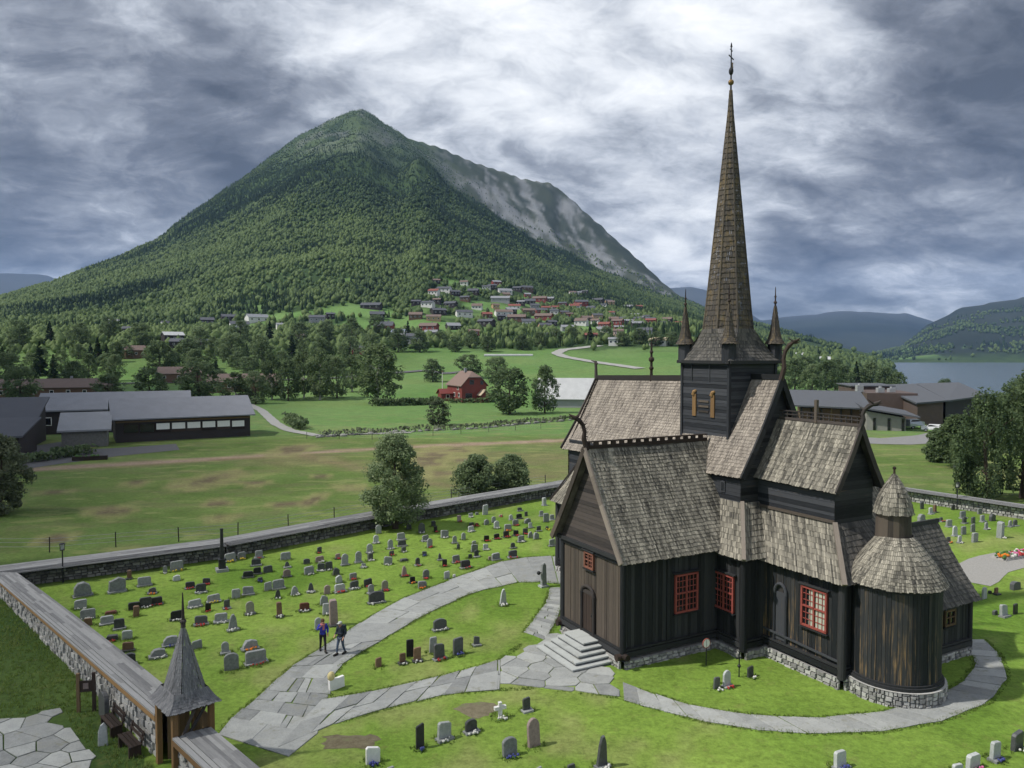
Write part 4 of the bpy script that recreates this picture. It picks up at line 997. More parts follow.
for k in range(8):
    pts = [oct_pt(k, spr(f) + .03, Z1 + f * (ZT - Z1)) for f in (0, .08, .3, .5, .7, .9, 1)]
    mb.tube(pts, [.06, .055, .05, .045, .035, .025, .02], 6, cap=False)
mb.build('spire_rib', 'shingles_spire', sp)
mb = MB(); mb.tube([(SX, SY, 31.2), (SX, SY, 34.0)], [.055, .03], 8)
mb.beam((SX - .2, SY + .37, 33.3), (SX + .2, SY - .37, 33.3), .05, .05); mb.beam((SX - .1, SY + .185, 33.72), (SX + .1, SY - .185, 33.72), .04, .04)
mb.tube([(SX, SY, 33.9), (SX, SY, 34.15)], [.07, .02], 6)
mb.build('cross', 'iron', sp)
mb = MB(); mb.ball((SX, SY, 31.85), .17, 12, 8); mb.build('ball', 'gilt', sp)
mb = MB(); mb.ball((SX, SY, 32.5), .14, 10, 7, sc=(1, 1, 1.7)); mb.build('vane_knob', 'iron', sp)
mb = MB(); d = Vector((-.47, .88, 0))
q = [Vector((SX, SY, 33.0)), Vector((SX, SY, 32.75)), Vector((SX, SY, 32.78)) + d * .38, Vector((SX, SY, 32.95)) + d * .28, Vector((SX, SY, 33.1)) + d * .36]
nn = Vector((.88, .47, 0)) * .015
mb.face([p + nn for p in q]); mb.face([p - nn for p in q][::-1])
for i in range(5): mb.face([q[i] - nn, q[(i + 1) % 5] - nn, q[(i + 1) % 5] + nn, q[i] + nn])
mb.build('weather_vane', 'gilt', sp)
for x, y in ((TX0 + .1, TY0 + .1), (TX1 - .15, TY0 + .1), (TX1 - .15, TY1 + .1), (TX0 + .1, TY1 + .1)):
    mb = MB()
    for k in range(8):
        a0, a1 = math.pi / 4 * k, math.pi / 4 * (k + 1)
        q = [Vector((x + r * math.cos(a), y + r * math.sin(a), z)) for a, r, z in ((a0, .42, 15.4), (a1, .42, 15.4), (a1, .40, 16.55), (a0, .40, 16.55))]
        mb.face(q, [(k * .3, 15.4), (k * .3 + .3, 15.4), (k * .3 + .3, 16.5), (k * .3, 16.5)])
    t = mb.build('corner_turret', 'tower_boards', church)
    cone(x, y, [(.54, 16.48), (.36, 16.8), (.24, 17.3), (.15, 18.0), (.06, 18.7)], .11, 12).build('turret_roof', 'shingles_spire', t)
    mb = MB(); mb.tube([(x, y, 18.5), (x, y, 19.8)], [.06, .02], 6); mb.ball((x, y, 18.9), .10, 8, 5); mb.ball((x, y, 19.25), .07, 8, 5); mb.build('finial', 'dark_wood', t)

# ---- stone steps in front of the door
mb = MB()
tops = []
for i in range(5):
    z = .17 * i; k = i / 4
    x0, x1, y0 = lerp(-1.45, -.92, k), lerp(2.15, .92, k), lerp(-2.65, -1.2, k)
    # irregular slabs round the edge of each tread
    xs = [x0]
    while xs[-1] < x1 - .3: xs.append(min(x1, xs[-1] + rnd.uniform(.5, 1.1)))
    xs[-1] = x1
    for a, b in zip(xs, xs[1:]):
        mb.box(((a + b) / 2, (y0 - .05) / 2, z + .05), (b - a - .012, -y0 - .30, .115), t=.02 + .12 * rnd.random())  # riser tinted dark: the shading of the steps put into the colour
        mb.box(((a + b) / 2, (y0 - .05) / 2, z + .135), (b - a - .006 + (.05 if a in (x0,) or b in (x1,) else 0), -y0 - .22, .07 + rnd.uniform(-.008, .008)), t=.75 + .25 * rnd.random())  # tread tinted pale, as a top that catches the light
st = mb.build('stone_steps', 'step_stone', None)
st.location = CH_LOC; st.rotation_euler = (0, 0, CH_ROT)
tag(st, 'grey stone steps leading up to the carved south door of the church', 'steps')
def CW(e, n, z=0.0):
    c, s = math.cos(CH_ROT), math.sin(CH_ROT)
    return Vector((CH_LOC.x + e * c - n * s, CH_LOC.y + e * s + n * c, z))
# ================================================================ ground sheet
def in_poly(X, Y, poly):
    inside = np.zeros(X.shape, bool); n = len(poly)
    for i in range(n):
        x0, y0 = poly[i]; x1, y1 = poly[(i + 1) % n]
        c = ((y0 > Y) != (y1 > Y)) & (X < (x1 - x0) * (Y - y0) / (y1 - y0 + 1e-12) + x0)
        inside ^= c
    return inside
YARD_POLY = [(-33, 51.5), (-22.3, 58.9), (-10.4, 71.2), (4.7, 84.9), (26.8, 104.5), (42, 84), (60, 58), (80, 20), (0, 13), (-13.5, 28.6)]
CLEAR = [(-97, 640, 55, 40), (-10, 760, 40, 40), (-140, 700, 40, 30), (70, 640, 40, 45), (-205, 690, 30, 16), (25, 880, 22, 26), (-60, 870, 30, 14)]

def ground_colour(X, Y, Z):
    r = np.hypot(X, Y); U = 512 + 770 * X / np.maximum(Y, 1)
    n1 = fbm(X / 9, Y / 9, 4, 41); n2 = fbm(X / 2.2, Y / 2.2, 3, 43); n3 = fbm(X / 30, Y / 30, 4, 47)
    def C(*c): return np.array(c)[None, :] * np.ones((len(X), 1))
    def mixc(a, b, t): return a + (b - a) * t[:, None]
    lawn = mixc(C(.088, .165, .022), C(.180, .265, .050), np.clip(n1 * 1.9 - .42, 0, 1))
    lawn = mixc(lawn, C(.205, .230, .080), sstep(.50, .66, n2 * .6 + n3 * .4) * .75)
    field = mixc(C(.072, .122, .028), C(.138, .190, .055), np.clip(n1 * 1.7 - .3, 0, 1))
    brown = C(.165, .120, .078)
    field = mixc(field, brown, sstep(.44, .62, n3 * .65 + n1 * .35) * .45 * sstep(88, 100, Y) * (1 - sstep(128, 142, Y)))
    field = mixc(field, C(.10, .155, .045), sstep(.45, .6, fbm(X / 14, Y / 14, 3, 49)) * .6)
    # worn vehicle track across the field
    dtr = np.abs((Y - 103.9) - (X + 69.5) * .457 + 2.0 * np.sin(X * .09)) / 1.1
    field = mixc(field, brown * 1.1, np.exp(-(dtr / (1.5 + n1 * 1.2)) ** 2) * .95)
    d2 = np.abs((Y - 96) + (X + 12) * 1.1) 
    field = mixc(field, brown, np.exp(-(d2 / 3.0) ** 2) * .55 * sstep(84, 92, Y) * (1 - sstep(118, 128, Y)))
    dt2 = np.abs((Y - 103.9) - (X + 69.5) * .457 + 1.2 * np.sin(X * .07) + (n2 - .5) * 1.5)
    field = mixc(field, C(.275, .205, .155), (1 - sstep(1.0, 2.6, dt2)) * (X > -66) * .95)
    for x, y, a, b in SPOTS:
        q = np.sqrt(((X - x) / a) ** 2 + ((Y - y) / b) ** 2) + (n2 - .5) * 1.1
        field = mixc(field, C(.20, .195, .085), (1 - sstep(.9, 1.35, q)) * .8)
        field = mixc(field, C(.105, .082, .055), (1 - sstep(.35, .8, q)) * .85)
    rough = mixc(C(.032, .062, .016), C(.075, .115, .030), np.clip(n1 * 1.8 - .35, 0, 1))
    meadow = mixc(C(.085, .170, .045), C(.135, .215, .075), np.clip(n3 * 1.6 - .3, 0, 1))
    wood = mixc(C(.022, .044, .016), C(.050, .085, .028), np.clip(n3 * 1.8 - .4, 0, 1))
    col = field.copy()
    col = mixc(col, meadow, sstep(138, 152, Y + (n1 - .5) * 14) * (1 - .35 * sstep(.55, .65, n3)))
    col = mixc(col, mixc(wood, meadow, sstep(.50, .62, n3) * .75), sstep(455, 500, Y + (n3 - .5) * 90))
    col = mixc(col, wood, sstep(850, 1000, Y + (n3 - .5) * 300))
    col = mixc(col, mixc(rough, meadow, np.clip(n3 - .1, 0, .6)), sstep(330, 420, Y) * (1 - sstep(380, 470, U)) * (1 - sstep(480, 520, Y)) * .6)
    for x, y, a, b in CLEAR:
        q = np.sqrt(((X - x) / a) ** 2 + ((Y - y) / b) ** 2) + (n1 - .5) * .6
        col = mixc(col, meadow * 1.05, 1 - sstep(.8, 1.1, q))
    # bare upper slopes
    big = fbm(X / 220, Y / 220, 5, 53); rk = fbm(X / 60, Y / 90, 5, 59, True)
    fine = fbm(X / 38, Y / 38, 3, 57)
    moor = mixc(C(.034, .060, .030), C(.072, .105, .048), np.clip(big * 1.8 - .4, 0, 1))
    moor = mixc(moor, C(.018, .036, .020), sstep(.48, .60, fine) * .8)
    col = mixc(col, moor, sstep(340, 560, Z + (big - .5) * 320))
    rock = mixc(C(.075, .088, .095), C(.265, .275, .285), np.clip(rk * 1.5 - .25, 0, 1))
    Yc = np.interp(U, CR_U, CR_Y)
    face = sstep(415, 500, U) * (1 - sstep(660, 700, U)) * sstep(.70, .80, Y / Yc) * (1 - sstep(.985, 1.03, Y / Yc))
    st = fbm(U / 9.0, Y / 700, 4, 61)
    heath = mixc(C(.040, .052, .040), C(.085, .098, .066), np.clip(big * 1.8 - .4, 0, 1))
    col = mixc(col, heath, np.clip(face, 0, 1) * .9)
    st2 = fbm((U + (Y - 2000) * .10) / 7.0, Y / 420, 4, 63)
    heath = mixc(heath, C(.022, .036, .024), sstep(.48, .60, fine) * .75); col = mixc(col, heath, np.clip(face, 0, 1) * .6)
    col = mixc(col, rock, face * sstep(.515, .66, st * .25 + st2 * .30 + rk * .35 + big * .18) * .85)
    peak = sstep(420, 640, Z) * sstep(.56, .72, rk * .6 + big * .4) * .40
    col = mixc(col, rock * .8, peak)
    # far ranges and the shores of the lake
    far = sstep(2700, 3000, Y) * (U > 640) + sstep(5000, 5200, Y) * (U <= 640)
    fc = mixc(C(.010, .018, .014), C(.034, .044, .034), np.clip(fbm(X / 700, Y / 700, 4, 67) * 1.9 - .5, 0, 1))
    fc = mixc(fc, C(.09, .095, .105), sstep(250, 520, Z) * .5)
    shore = (Z < 35) & (Y < 4000)
    fc = mixc(fc, meadow, shore * sstep(.5, .6, n3 * .3 + fbm(X / 260, Y / 260, 3, 71) * .7))
    col = mixc(col, fc, np.clip(far, 0, 1))
    col = mixc(col, rough, (1 - sstep(60, 64, r + X * .2)) * ((X < -13) | (Y < 30)))
    yard = in_poly(X, Y, YARD_POLY)
    col = np.where(yard[:, None], lawn, col)
    return col

def ground_mesh():
    az = np.radians(np.concatenate([np.arange(-180, -62, 4), np.arange(-62, -40, .6), np.arange(-40, 40, .17), np.arange(40, 62, .6), np.arange(62, 180, 4)]))
    rr = np.concatenate([[0.0], np.geomspace(6, 120, 110), np.geomspace(122, 900, 120), np.geomspace(915, 3300, 130), np.geomspace(3350, 10500, 60)])
    A, Rr = np.meshgrid(az, rr, indexing='ij')
    X = (np.sin(A) * Rr).ravel(); Y = (np.cos(A) * Rr).ravel()
    Z = terrain(X, Y)
    na, nr = len(az), len(rr)
    i = np.arange(na)[:, None]; j = np.arange(nr - 1)[None, :]
    i2 = (i + 1) % na
    F = np.stack([i * nr + j, i * nr + j + 1, i2 * nr + j + 1, i2 * nr + j], -1).reshape(-1, 4)[:, ::-1]
    o = np_mesh('ground', np.stack([X, Y, Z], 1), F[:, ::-1], 'ground', smooth=True)
    c = ground_colour(X, Y, Z)
    MASK = sstep(58, 66, np.hypot(X, Y)) * (1 - sstep(420, 520, Y)) * (1 - .75 * sstep(150, 230, Y)) * ~in_poly(X, Y, YARD_POLY)
    at = o.data.color_attributes.new('albedo', 'FLOAT_COLOR', 'POINT')
    at.data.foreach_set('color', np.concatenate([c, MASK[:, None]], 1).astype(np.float32).ravel())
    return tag(o, kind='structure')
m, N, out = new_mat('ground')
alb = N('Attribute', attribute_name='albedo').outputs['Color']
p = geopos(N)
g1 = N.noise(p, 22.0, 4, .7); g2 = N.noise(p, 2.6, 5, .65); g3 = N.noise(p, .35, 5, .6)
g4 = N.noise(p, 6.5, 4, .7)
gm = N.math('ADD', N.math('ADD', N.math('MULTIPLY', g1, .35), N.math('MULTIPLY', g4, .55)), N.math('ADD', N.math('MULTIPLY', g2, .70), N.math('MULTIPLY', g3, .40)))
k = N('MapRange', {0: gm, 1: .68, 2: 1.32, 3: .42, 4: 1.62}).outputs[0]
col = N('VectorMath', {0: alb, 1: k}, operation='SCALE'); m.node_tree.links.new(k, col.inputs['Scale'])
dry = N.ramp(N.noise(p, 1.1, 5, .7), [(.56, 0.0), (.72, 1.0)])
cc = N.mix(N.math('MULTIPLY', dry, .46), col.outputs[0], (.17, .165, .06))
fm = N('Attribute', attribute_name='albedo').outputs['Alpha']
ps = N.vmul(p, (.55, 1.0, 1))
pa = N.ramp(N.noise(ps, .22, 7, .72), [(.50, 0.0), (.58, 1.0)])
pb = N.ramp(N.noise(N.vmul(p, (.5, 1.1, 1)), .33, 5, .65), [(.55, 0.0), (.61, 1.0)])
cc = N.mix(N.math('MULTIPLY', N.math('MULTIPLY', pa, fm), .26), cc, (.165, .122, .085))
cc = N.mix(N.math('MULTIPLY', N.math('MULTIPLY', pb, fm), .42), cc, (.235, .245, .10))
finish(m, N, out, cc, .95, gm, .6, .06, spec=.1)
ground_mesh()

# lake
m, N, out = new_mat('water')
p = geopos(N)
wv = N.noise(N.vmul(p, (.02, .05, 1)), 1.0, 6, .65)
wf = N.noise(N.vmul(p, (.3, .6, 1)), 1.0, 4, .6)
c = N.ramp(wv, [(.35, (.045, .070, .085)), (.65, (.075, .105, .120))])
finish(m, N, out, c, .22, N.math('ADD', wv, wf), .25, .3, spec=.5)
mb = MB(); mb.face([(300, 430, -20), (4200, 430, -20), (4200, 2800, -20), (700, 2800, -20)])
tag(mb.build('lake', 'water'), kind='structure')

# ================================================================ paths and roads
def resample(L, n):
    P = [Vector(p) for p in L]; d = [0]
    for a, b in zip(P, P[1:]): d.append(d[-1] + (b - a).length)
    xs = np.interp(np.linspace(0, d[-1], n), d, [p.x for p in P]); ys = np.interp(np.linspace(0, d[-1], n), d, [p.y for p in P])
    return [Vector((x, y)) for x, y in zip(xs, ys)], d[-1]

def slab(mb, poly, z=.045, th=.10, gap=.02, t=None, bev=.03):
    c = sum(poly, Vector((0, 0))) / len(poly)
    t = rnd.random() if t is None else t
    tilt = Vector((rnd.uniform(-.006, .006), rnd.uniform(-.006, .006)))
    dz = rnd.uniform(-.008, .008)
    def sh(p, g):
        d = c - p; L = d.length
        return p + d * min(.45, g / max(L, .05))
    o = [sh(p, gap) for p in poly]; i = [sh(p, gap + bev) for p in poly]
    Z = lambda p: z + dz + (p - c).dot(tilt)
    top = [Vector((p.x, p.y, Z(p))) for p in i]; mid = [Vector((p.x, p.y, Z(p) - .012)) for p in o]; bot = [Vector((p.x, p.y, z - th)) for p in o]
    ar = sum(a.x * b.y - b.x * a.y for a, b in zip(poly, poly[1:] + poly[:1]))
    if ar < 0: top.reverse(); mid.reverse(); bot.reverse()
    mb.face(top, t=t); n = len(poly)
    for k in range(n):
        j = (k + 1) % n
        mb.face([mid[k], mid[j], top[j], top[k]], t=t); mb.face([bot[k], bot[j], mid[j], mid[k]], t=t * .5)

def slab_path(name, Lf, Rt, step=(.7, 1.3), cols=(1, 1), skew=.15, reverse=False):
    """slabs laid across a strip between its two edges"""
    n = 400; A, la = resample(Lf, n); B, lb = resample(Rt, n)
    mb = MB(); s = 0.0; Lm = (la + lb) / 2; cuts = [0.0]
    while cuts[-1] < Lm: cuts.append(min(Lm, cuts[-1] + rnd.uniform(*step)))
    g = lambda P, s: P[int(max(0, min(n - 1, s / Lm * (n - 1))))]
    prev = None
    for s0, s1 in zip(cuts, cuts[1:]):
        j0 = rnd.uniform(-skew, skew)
        k = rnd.randint(*cols)
        a0, b0, a1, b1 = g(A, s0), g(B, s0), g(A, s1), g(B, s1)
        ts = [0] + sorted(min(.9, max(.1, (i + 1) / k + rnd.uniform(-.12, .12))) for i in range(k - 1)) + [1]
        for t0, t1 in zip(ts, ts[1:]):
            e = lambda: Vector((rnd.uniform(-.05, .05), rnd.uniform(-.05, .05)))
            slab(mb, [a0.lerp(b0, t0) + e(), a0.lerp(b0, t1) + e(), a1.lerp(b1, t1) + e(), a1.lerp(b1, t0) + e()])
    return tag(mb.build(name, 'flagstone'), kind='structure')

def clip_half(poly, m, n):
    out = []
    for i in range(len(poly)):
        a, b = poly[i], poly[(i + 1) % len(poly)]
        da, db = (a - m).dot(n), (b - m).dot(n)
        if da <= 0: out.append(a)
        if da * db < 0: out.append(a + (b - a) * (da / (da - db)))
    return out

def crazy_paving(name, poly, size=1.1, stretch=(1.0, 1.0), ang=0.0, avoid=None):
    """irregular flags cut to the outline"""
    poly = [Vector(p) for p in poly]
    ar = sum(a.x * b.y - b.x * a.y for a, b in zip(poly, poly[1:] + poly[:1]))
    if ar < 0: poly.reverse()
    x0 = min(p.x for p in poly) - size; x1 = max(p.x for p in poly) + size; y0 = min(p.y for p in poly) - size; y1 = max(p.y for p in poly) + size
    ca, sa = math.cos(ang), math.sin(ang)
    seeds = []; roff = [rnd.uniform(-.22, .22) for _ in range(97)]
    nx = int(max(x1 - x0, y1 - y0) * 1.5 / size)
    cx, cy_ = (x0 + x1) / 2, (y0 + y1) / 2
    for i in range(-nx, nx):
        for j in range(-nx, nx):
            u = (i + roff[j % 97] + rnd.uniform(-.34, .34)) * size * stretch[0]; v = (j + rnd.uniform(-.24, .24)) * size * stretch[1]
            p = Vector((cx + u * ca - v * sa, cy_ + u * sa + v * ca))
            if x0 < p.x < x1 and y0 < p.y < y1: seeds.append(p)
    pts = np.array([(s.x, s.y) for s in seeds])
    mb = MB()
    E = list(zip(poly, poly[1:] + poly[:1]))
    def inside(q):
        c = False
        for a, b in E:
            if (a.y > q.y) != (b.y > q.y) and q.x < (b.x - a.x) * (q.y - a.y) / (b.y - a.y) + a.x: c = not c
        return c
    for s in seeds:
        if not inside(s): continue
        cell = [s + Vector(d) * size * 2 for d in ((-1, -1), (1, -1), (1, 1), (-1, 1))]
        d = np.hypot(pts[:, 0] - s.x, pts[:, 1] - s.y)
        for k in np.argsort(d)[1:18]:
            q = seeds[k]; cell = clip_half(cell, (s + q) / 2, q - s)
            if len(cell) < 3: break
        if len(cell) < 3: continue
        for a, b in E:
            ab = b - a; L2 = ab.length_squared
            if L2 < 1e-9: continue
            t = max(0, min(1, (s - a).dot(ab) / L2))
            if (s - a - ab * t).length < size * 1.1 and (ab.x * (s - a).y - ab.y * (s - a).x) > 0:
                cell = clip_half(cell, a, Vector((ab.y, -ab.x)))
                if len(cell) < 3: break
        if len(cell) < 3: continue
        # drop tiny edges
        cl = [p for i, p in enumerate(cell) if (p - cell[i - 1]).length > .06]
        if len(cl) >= 3: slab(mb, cl, gap=rnd.uniform(.018, .04))
    return tag(mb.build(name, 'flagstone'), kind='structure')

slab_path('stone_path', PATH_MAIN_L[:5], PATH_MAIN_R[:6], (1.0, 1.7), (2, 4), .1)
slab_path('stone_path', PATH_MAIN_L[4:], PATH_MAIN_R[5:], (1.0, 2.2), (1, 2), .08)
slab_path('stone_path', PATH_S_U[:4], PATH_S_L[:5], (.9, 1.5), (2, 2), .1)
crazy_paving('stone_path', [PATH_S_U[3], PATH_S_U[4], (1.55, 43.0), (2.6, 43.2), (3.9, 42.0), PATH_S_U[7], (5.3, 36.9), PATH_S_L[7], PATH_S_L[6], PATH_S_L[5], PATH_S_L[4]], 1.15, (1.15, .9), -.5)
slab_path('stone_path', [(5.42, 36.7), (6.35, 35.6)] + PATH_S_U[9:], [(5.12, 34.75), (6.0, 34.1)] + PATH_S_L[9:], (.7, 1.15), (1, 1), .1)
slab_path('stone_path', PATH_LINK_L, PATH_LINK_R, (.3, .55), (1, 2), .04)
FC = crazy_paving('forecourt_paving', FORECOURT, 1.05, (1.25, .85), -.8)
FC.name = 'forecourt'

def strip(name, pts, width, mat, lift=.05, n=None, kerb=False):
    P, L = resample(pts, n or max(8, int(sum((Vector(b) - Vector(a)).length for a, b in zip(pts, pts[1:])) / 2.5)))
    mb = MB(); prev = None; s = 0
    cl = []
    for i, p in enumerate(P):
        d = (P[min(i + 1, len(P) - 1)] - P[max(0, i - 1)]).normalized(); nn = Vector((-d.y, d.x))
        w0 = width / 2 * (1 + .06 * math.sin(i * 1.7))
        row = []
        for k in (-1, -.33, .33, 1):
            q = p + nn * (w0 * k)
            row.append(Vector((q.x, q.y, 0)))
        cl.append(row)
    X = np.array([q.x for r in cl for q in r]); Y = np.array([q.y for r in cl for q in r]); Z = terrain(X, Y) + lift
    k = 0
    for r in cl:
        for q in r: q.z = Z[k]; k += 1
    for a, b in zip(cl, cl[1:]):
        for i in range(3): mb.face([a[i], b[i], b[i + 1], a[i + 1]][::-1])
    return tag(mb.build(name, mat), kind='structure')
strip('road', ROAD_A, 6.5, 'road_gravel', .35)
strip('road', ROAD_B, 5.0, 'asphalt', .35)
strip('path', ROAD_C, 2.4, 'road_gravel', .12)
strip('path', [(-37.0, 146.3), (-30, 149), (-20, 152)], 1.8, 'road_gravel', .12)
def flat_poly(name, poly, mat, z):
    mb = MB(); P = [Vector((x, y, z)) for x, y in poly]
    ar = sum(a.x * b.y - b.x * a.y for a, b in zip(P, P[1:] + P[:1]))
    mb.face(P if ar > 0 else P[::-1])
    return tag(mb.build(name, mat), kind='structure')
flat_poly('yard', YARD, 'asphalt', .03)
strip('pavement', [(63, 139), (68, 137), (76, 140), (84, 146), (90, 152)], 10, 'asphalt_pale', .06)
strip('path', [(31.5, 53.2), (35.5, 57.0), (39, 59.2), (43.5, 60.8), (50, 62.0)], 3.4, 'gravel', .025, 14)

# ================================================================ churchyard walls with boarded caps
def cap_boards(mb, a, b, out, z, w_out, w_in, rise, m=0):
    """long weathered boards lapped from each edge up to the ridge"""
    a = Vector((a[0], a[1], 0)); b = Vector((b[0], b[1], 0)); d = (b - a).normalized(); L = (b - a).length
    o = Vector((out[0], out[1], 0))
    for side, wd in ((1, w_out), (-1, w_in)):
        k = max(2, int(wd / .15))
        for i in range(k):
            f0, f1 = i / k, (i + 1) / k
            s = -rnd.uniform(0, 2)
            while s < L:
                e = s + rnd.uniform(2.4, 4.2); x0 = max(0, s); x1 = min(L, e); s = e
                if x1 - x0 < .05: continue
                j = rnd.uniform(0, .012)
                P = [a + d * x0 + o * (side * wd * (1 - f0)) + Vector((0, 0, z + rise * f0 + .035 + j)),
                     a + d * x1 + o * (side * wd * (1 - f0)) + Vector((0, 0, z + rise * f0 + .035 + j)),
                     a + d * x1 + o * (side * wd * (1 - f1)) + Vector((0, 0, z + rise * f1 + .01)),
                     a + d * x0 + o * (side * wd * (1 - f1)) + Vector((0, 0, z + rise * f1 + .01))]
                u = rnd.random() * 20; uv = [(u, x0), (u, x1), (u + .15, x1), (u + .15, x0)]
                n = (P[1] - P[0]).cross(P[3] - P[0])
                if n.z < 0: P.reverse(); uv.reverse()
                t = rnd.random()
                mb.face(P, uv, m, t)
                lo = sorted(P, key=lambda q: q.z)[:2]
                q = [P[0], P[1], P[1] - Vector((0, 0, .04)), P[0] - Vector((0, 0, .04))] if n.z >= 0 else [P[3], P[2], P[2] - Vector((0, 0, .04)), P[3] - Vector((0, 0, .04))]
                mb.face(q, m=m, t=0.0)
    # underside
    P = [a + o * w_out, b + o * w_out, b - o * w_in, a - o * w_in]
    mb.face([p + Vector((0, 0, z - .01)) for p in P], m=m, t=0)

def churchyard_wall(pts, side, z, thick, w_out, w_in, rise, mat, label, fascia=True, edge=True, size=.34):
    """dry stone wall along pts; side = +1 when the outer face lies left of the run"""
    t = empty('churchyard_wall', (0, 0, 0)); tag(t, label, 'stone wall')
    st = MB(); cp = MB(); fa = MB(); ed = MB()
    for p, q in zip(pts, pts[1:]):
        a, b = Vector(p), Vector(q); d = (b - a).normalized(); o = Vector((-d.y, d.x)) * side
        rubble(st, a + o * thick / 2, b + o * thick / 2, -.1, z, o, size, .11)
        rubble(st, a - o * thick / 2, b - o * thick / 2, -.1, z, -o, size, .11)
        cap_boards(cp, a, b, o, z, w_out, w_in, rise)
        A = a.to_3d(); B = b.to_3d(); O = o.to_3d()
        if fascia:
            fa.beam(A + O * (w_out + .05) + Vector((0, 0, z - .09)), B + O * (w_out + .05) + Vector((0, 0, z - .09)), .05, .20)
            ed.beam(A + O * (w_out - .02) + Vector((0, 0, z + .07)), B + O * (w_out - .02) + Vector((0, 0, z + .07)), .19, .08)
    s = st.build('stonework', mat, t)
    c = cp.build('roof', 'cap_boards', t)
    if fascia:
        fa.build('fascia', 'ochre_wood', c); ed.build('edge_board', 'cap_edge', c)
    return t
GD = Vector((.697, -.717)); GI = Vector((.717, .697))     # along the gate wall; towards the churchyard
G0 = Vector((-13.74, 29.38))                               # outer corner post of the gate
wc = G0 + GI * .47
start = wc - GD * 31
lw = churchyard_wall([start, wc - GD * .15], -1, 1.80, .75, .50, .78, .10, 'rubble_pale', 'pale dry stone wall with a grey boarded cap leading to the little gate spire')
def sink(t, far, total):
    """the wall gets lower towards its far end"""
    for o in [t] + list(t.children_recursive):
        if o.type != 'MESH': continue
        n = len(o.data.vertices); co_ = np.empty(n * 3, np.float32); o.data.vertices.foreach_get('co', co_); q = co_.reshape(-1, 3)
        s_ = np.clip(((q[:, 0] - wc.x) * -GD.x + (q[:, 1] - wc.y) * -GD.y) / total, 0, 1)
        q[:, 2] *= np.where(q[:, 2] > 0, 1 - far * s_ ** 1.5, 1)
        o.data.vertices.foreach_set('co', q.ravel()); o.data.update()
sink(lw, .42, 31)
churchyard_wall([wc + GD * 1.72, wc + GD * 9.5], -1, 1.55, .75, .52, .85, .10, 'rubble_pale', 'short boarded stone wall running out of the picture at the foot of the gate spire', size=.3)
churchyard_wall([(-38.5, 49.4), (-22.5, 59.5), (-10.7, 71.6), (4.4, 85.4), (26.1, 105.2)], 1, 1.08, .8, 1.7, 1.15, .045, 'rubble_dark', 'long dark stone wall with a wide grey cap between graves and the field', fascia=False)
churchyard_wall([(26.6, 104.6), (42.3, 83.2), (49.4, 73.2), (62, 55)], 1, 1.15, .8, 1.1, .95, .14, 'rubble_pale', 'pale stone wall with a grey boarded cap below the drooping birches', fascia=False)

# ================================================================ gate with a small spire
gate = empty('gate_tower', (G0.x, G0.y, 0), math.atan2(GD.y, GD.x)); tag(gate, 'small square wooden gate tower with a pointed grey shingled spire', 'gate tower')
GW, GL = 1.62, 1.38      # local x along the wall, y into the churchyard
mb = MB()
for k, (x, y) in enumerate(((0, 0), (GW, 0), (GW, GL), (0, GL))):
    q = MB(); q.beam((x, y, 0), (x, y, 2.65), .2, .2); q.build('post', 'ochre_wood', gate)
for a, b in (((0, 0), (GW, 0)), ((GW, 0), (GW, GL)), ((GW, GL), (0, GL)), ((0, GL), (0, 0))):
    mb.beam((*a, 2.55), (*b, 2.55), .14, .22)
mb.build('top_beam', 'dark_wood', gate)
q = MB(); q.boards_v((.15, GL - .05, 0), (GW - .15, GL - .05, 0), .1, 2.0, (0, -1, 0), .13, .2); q.boards_v((.05, .3, 0), (.05, GL - .2, 0), .05, 2.4, (1, 0, 0), .14, .22)
dd = q.build('gate_door', 'raw_wood', gate)
q = MB(); q.beam((GW - .02, .3, 1.5), (GW - .02, .75, 2.4), .08, .1); q.beam((GW - .02, GL - .9, 1.45), (GW - .02, GL - .2, 2.45), .08, .1); q.build('brace', 'grey_boards', gate)
q = MB(); q.beam((GW, 0.1, 1.5), (GW, GL, 1.5), .1, .12); q.build('rail', 'dark_wood', gate)
OV = .27; gx, gy = GW / 2, GL / 2
mb = MB()
for k in range(4):
    c = [(-OV, -OV), (GW + OV, -OV), (GW + OV, GL + OV), (-OV, GL + OV)]
    a, b = c[k], c[(k + 1) % 4]
    i0 = (gx + (a[0] - gx) * .65, gy + (a[1] - gy) * .65); i1 = (gx + (b[0] - gx) * .65, gy + (b[1] - gy) * .65)
    mb.shingles(patch((*a, 2.58), (*b, 2.58), (*i1, 3.12), (*i0, 3.12), flare=.04), 6, .11, th=.014)
    # narrowing spire with cut corners
    for s0, s1, tt in (((.24), (.76), 0),):
        p0 = Vector((*i0, 3.09)); p1 = Vector((*i1, 3.09)); ap = Vector((gx, gy, 5.6))
        A, B = lerp(p0, p1, .2), lerp(p0, p1, .8)
        P = lambda u, f, A=A, B=B, ap=ap: lerp(lerp(A, B, u), ap, f * .97)
        mb.shingles(P, 22, .11, th=.012, under=False)
    pn = (gx + (c[(k + 2) % 4][0] - gx) * .65, gy + (c[(k + 2) % 4][1] - gy) * .65)
    p1 = Vector((*i1, 3.09)); A = lerp(Vector((*i0, 3.09)), p1, .8); B = lerp(p1, Vector((*pn, 3.09)), .2)
    P = lambda u, f, A=A, B=B: lerp(lerp(A, B, u), Vector((gx, gy, 5.6)), f * .97)
    mb.shingles(P, 22, .11, th=.012, under=False)
gr = mb.build('roof', 'shingles_grey', gate)
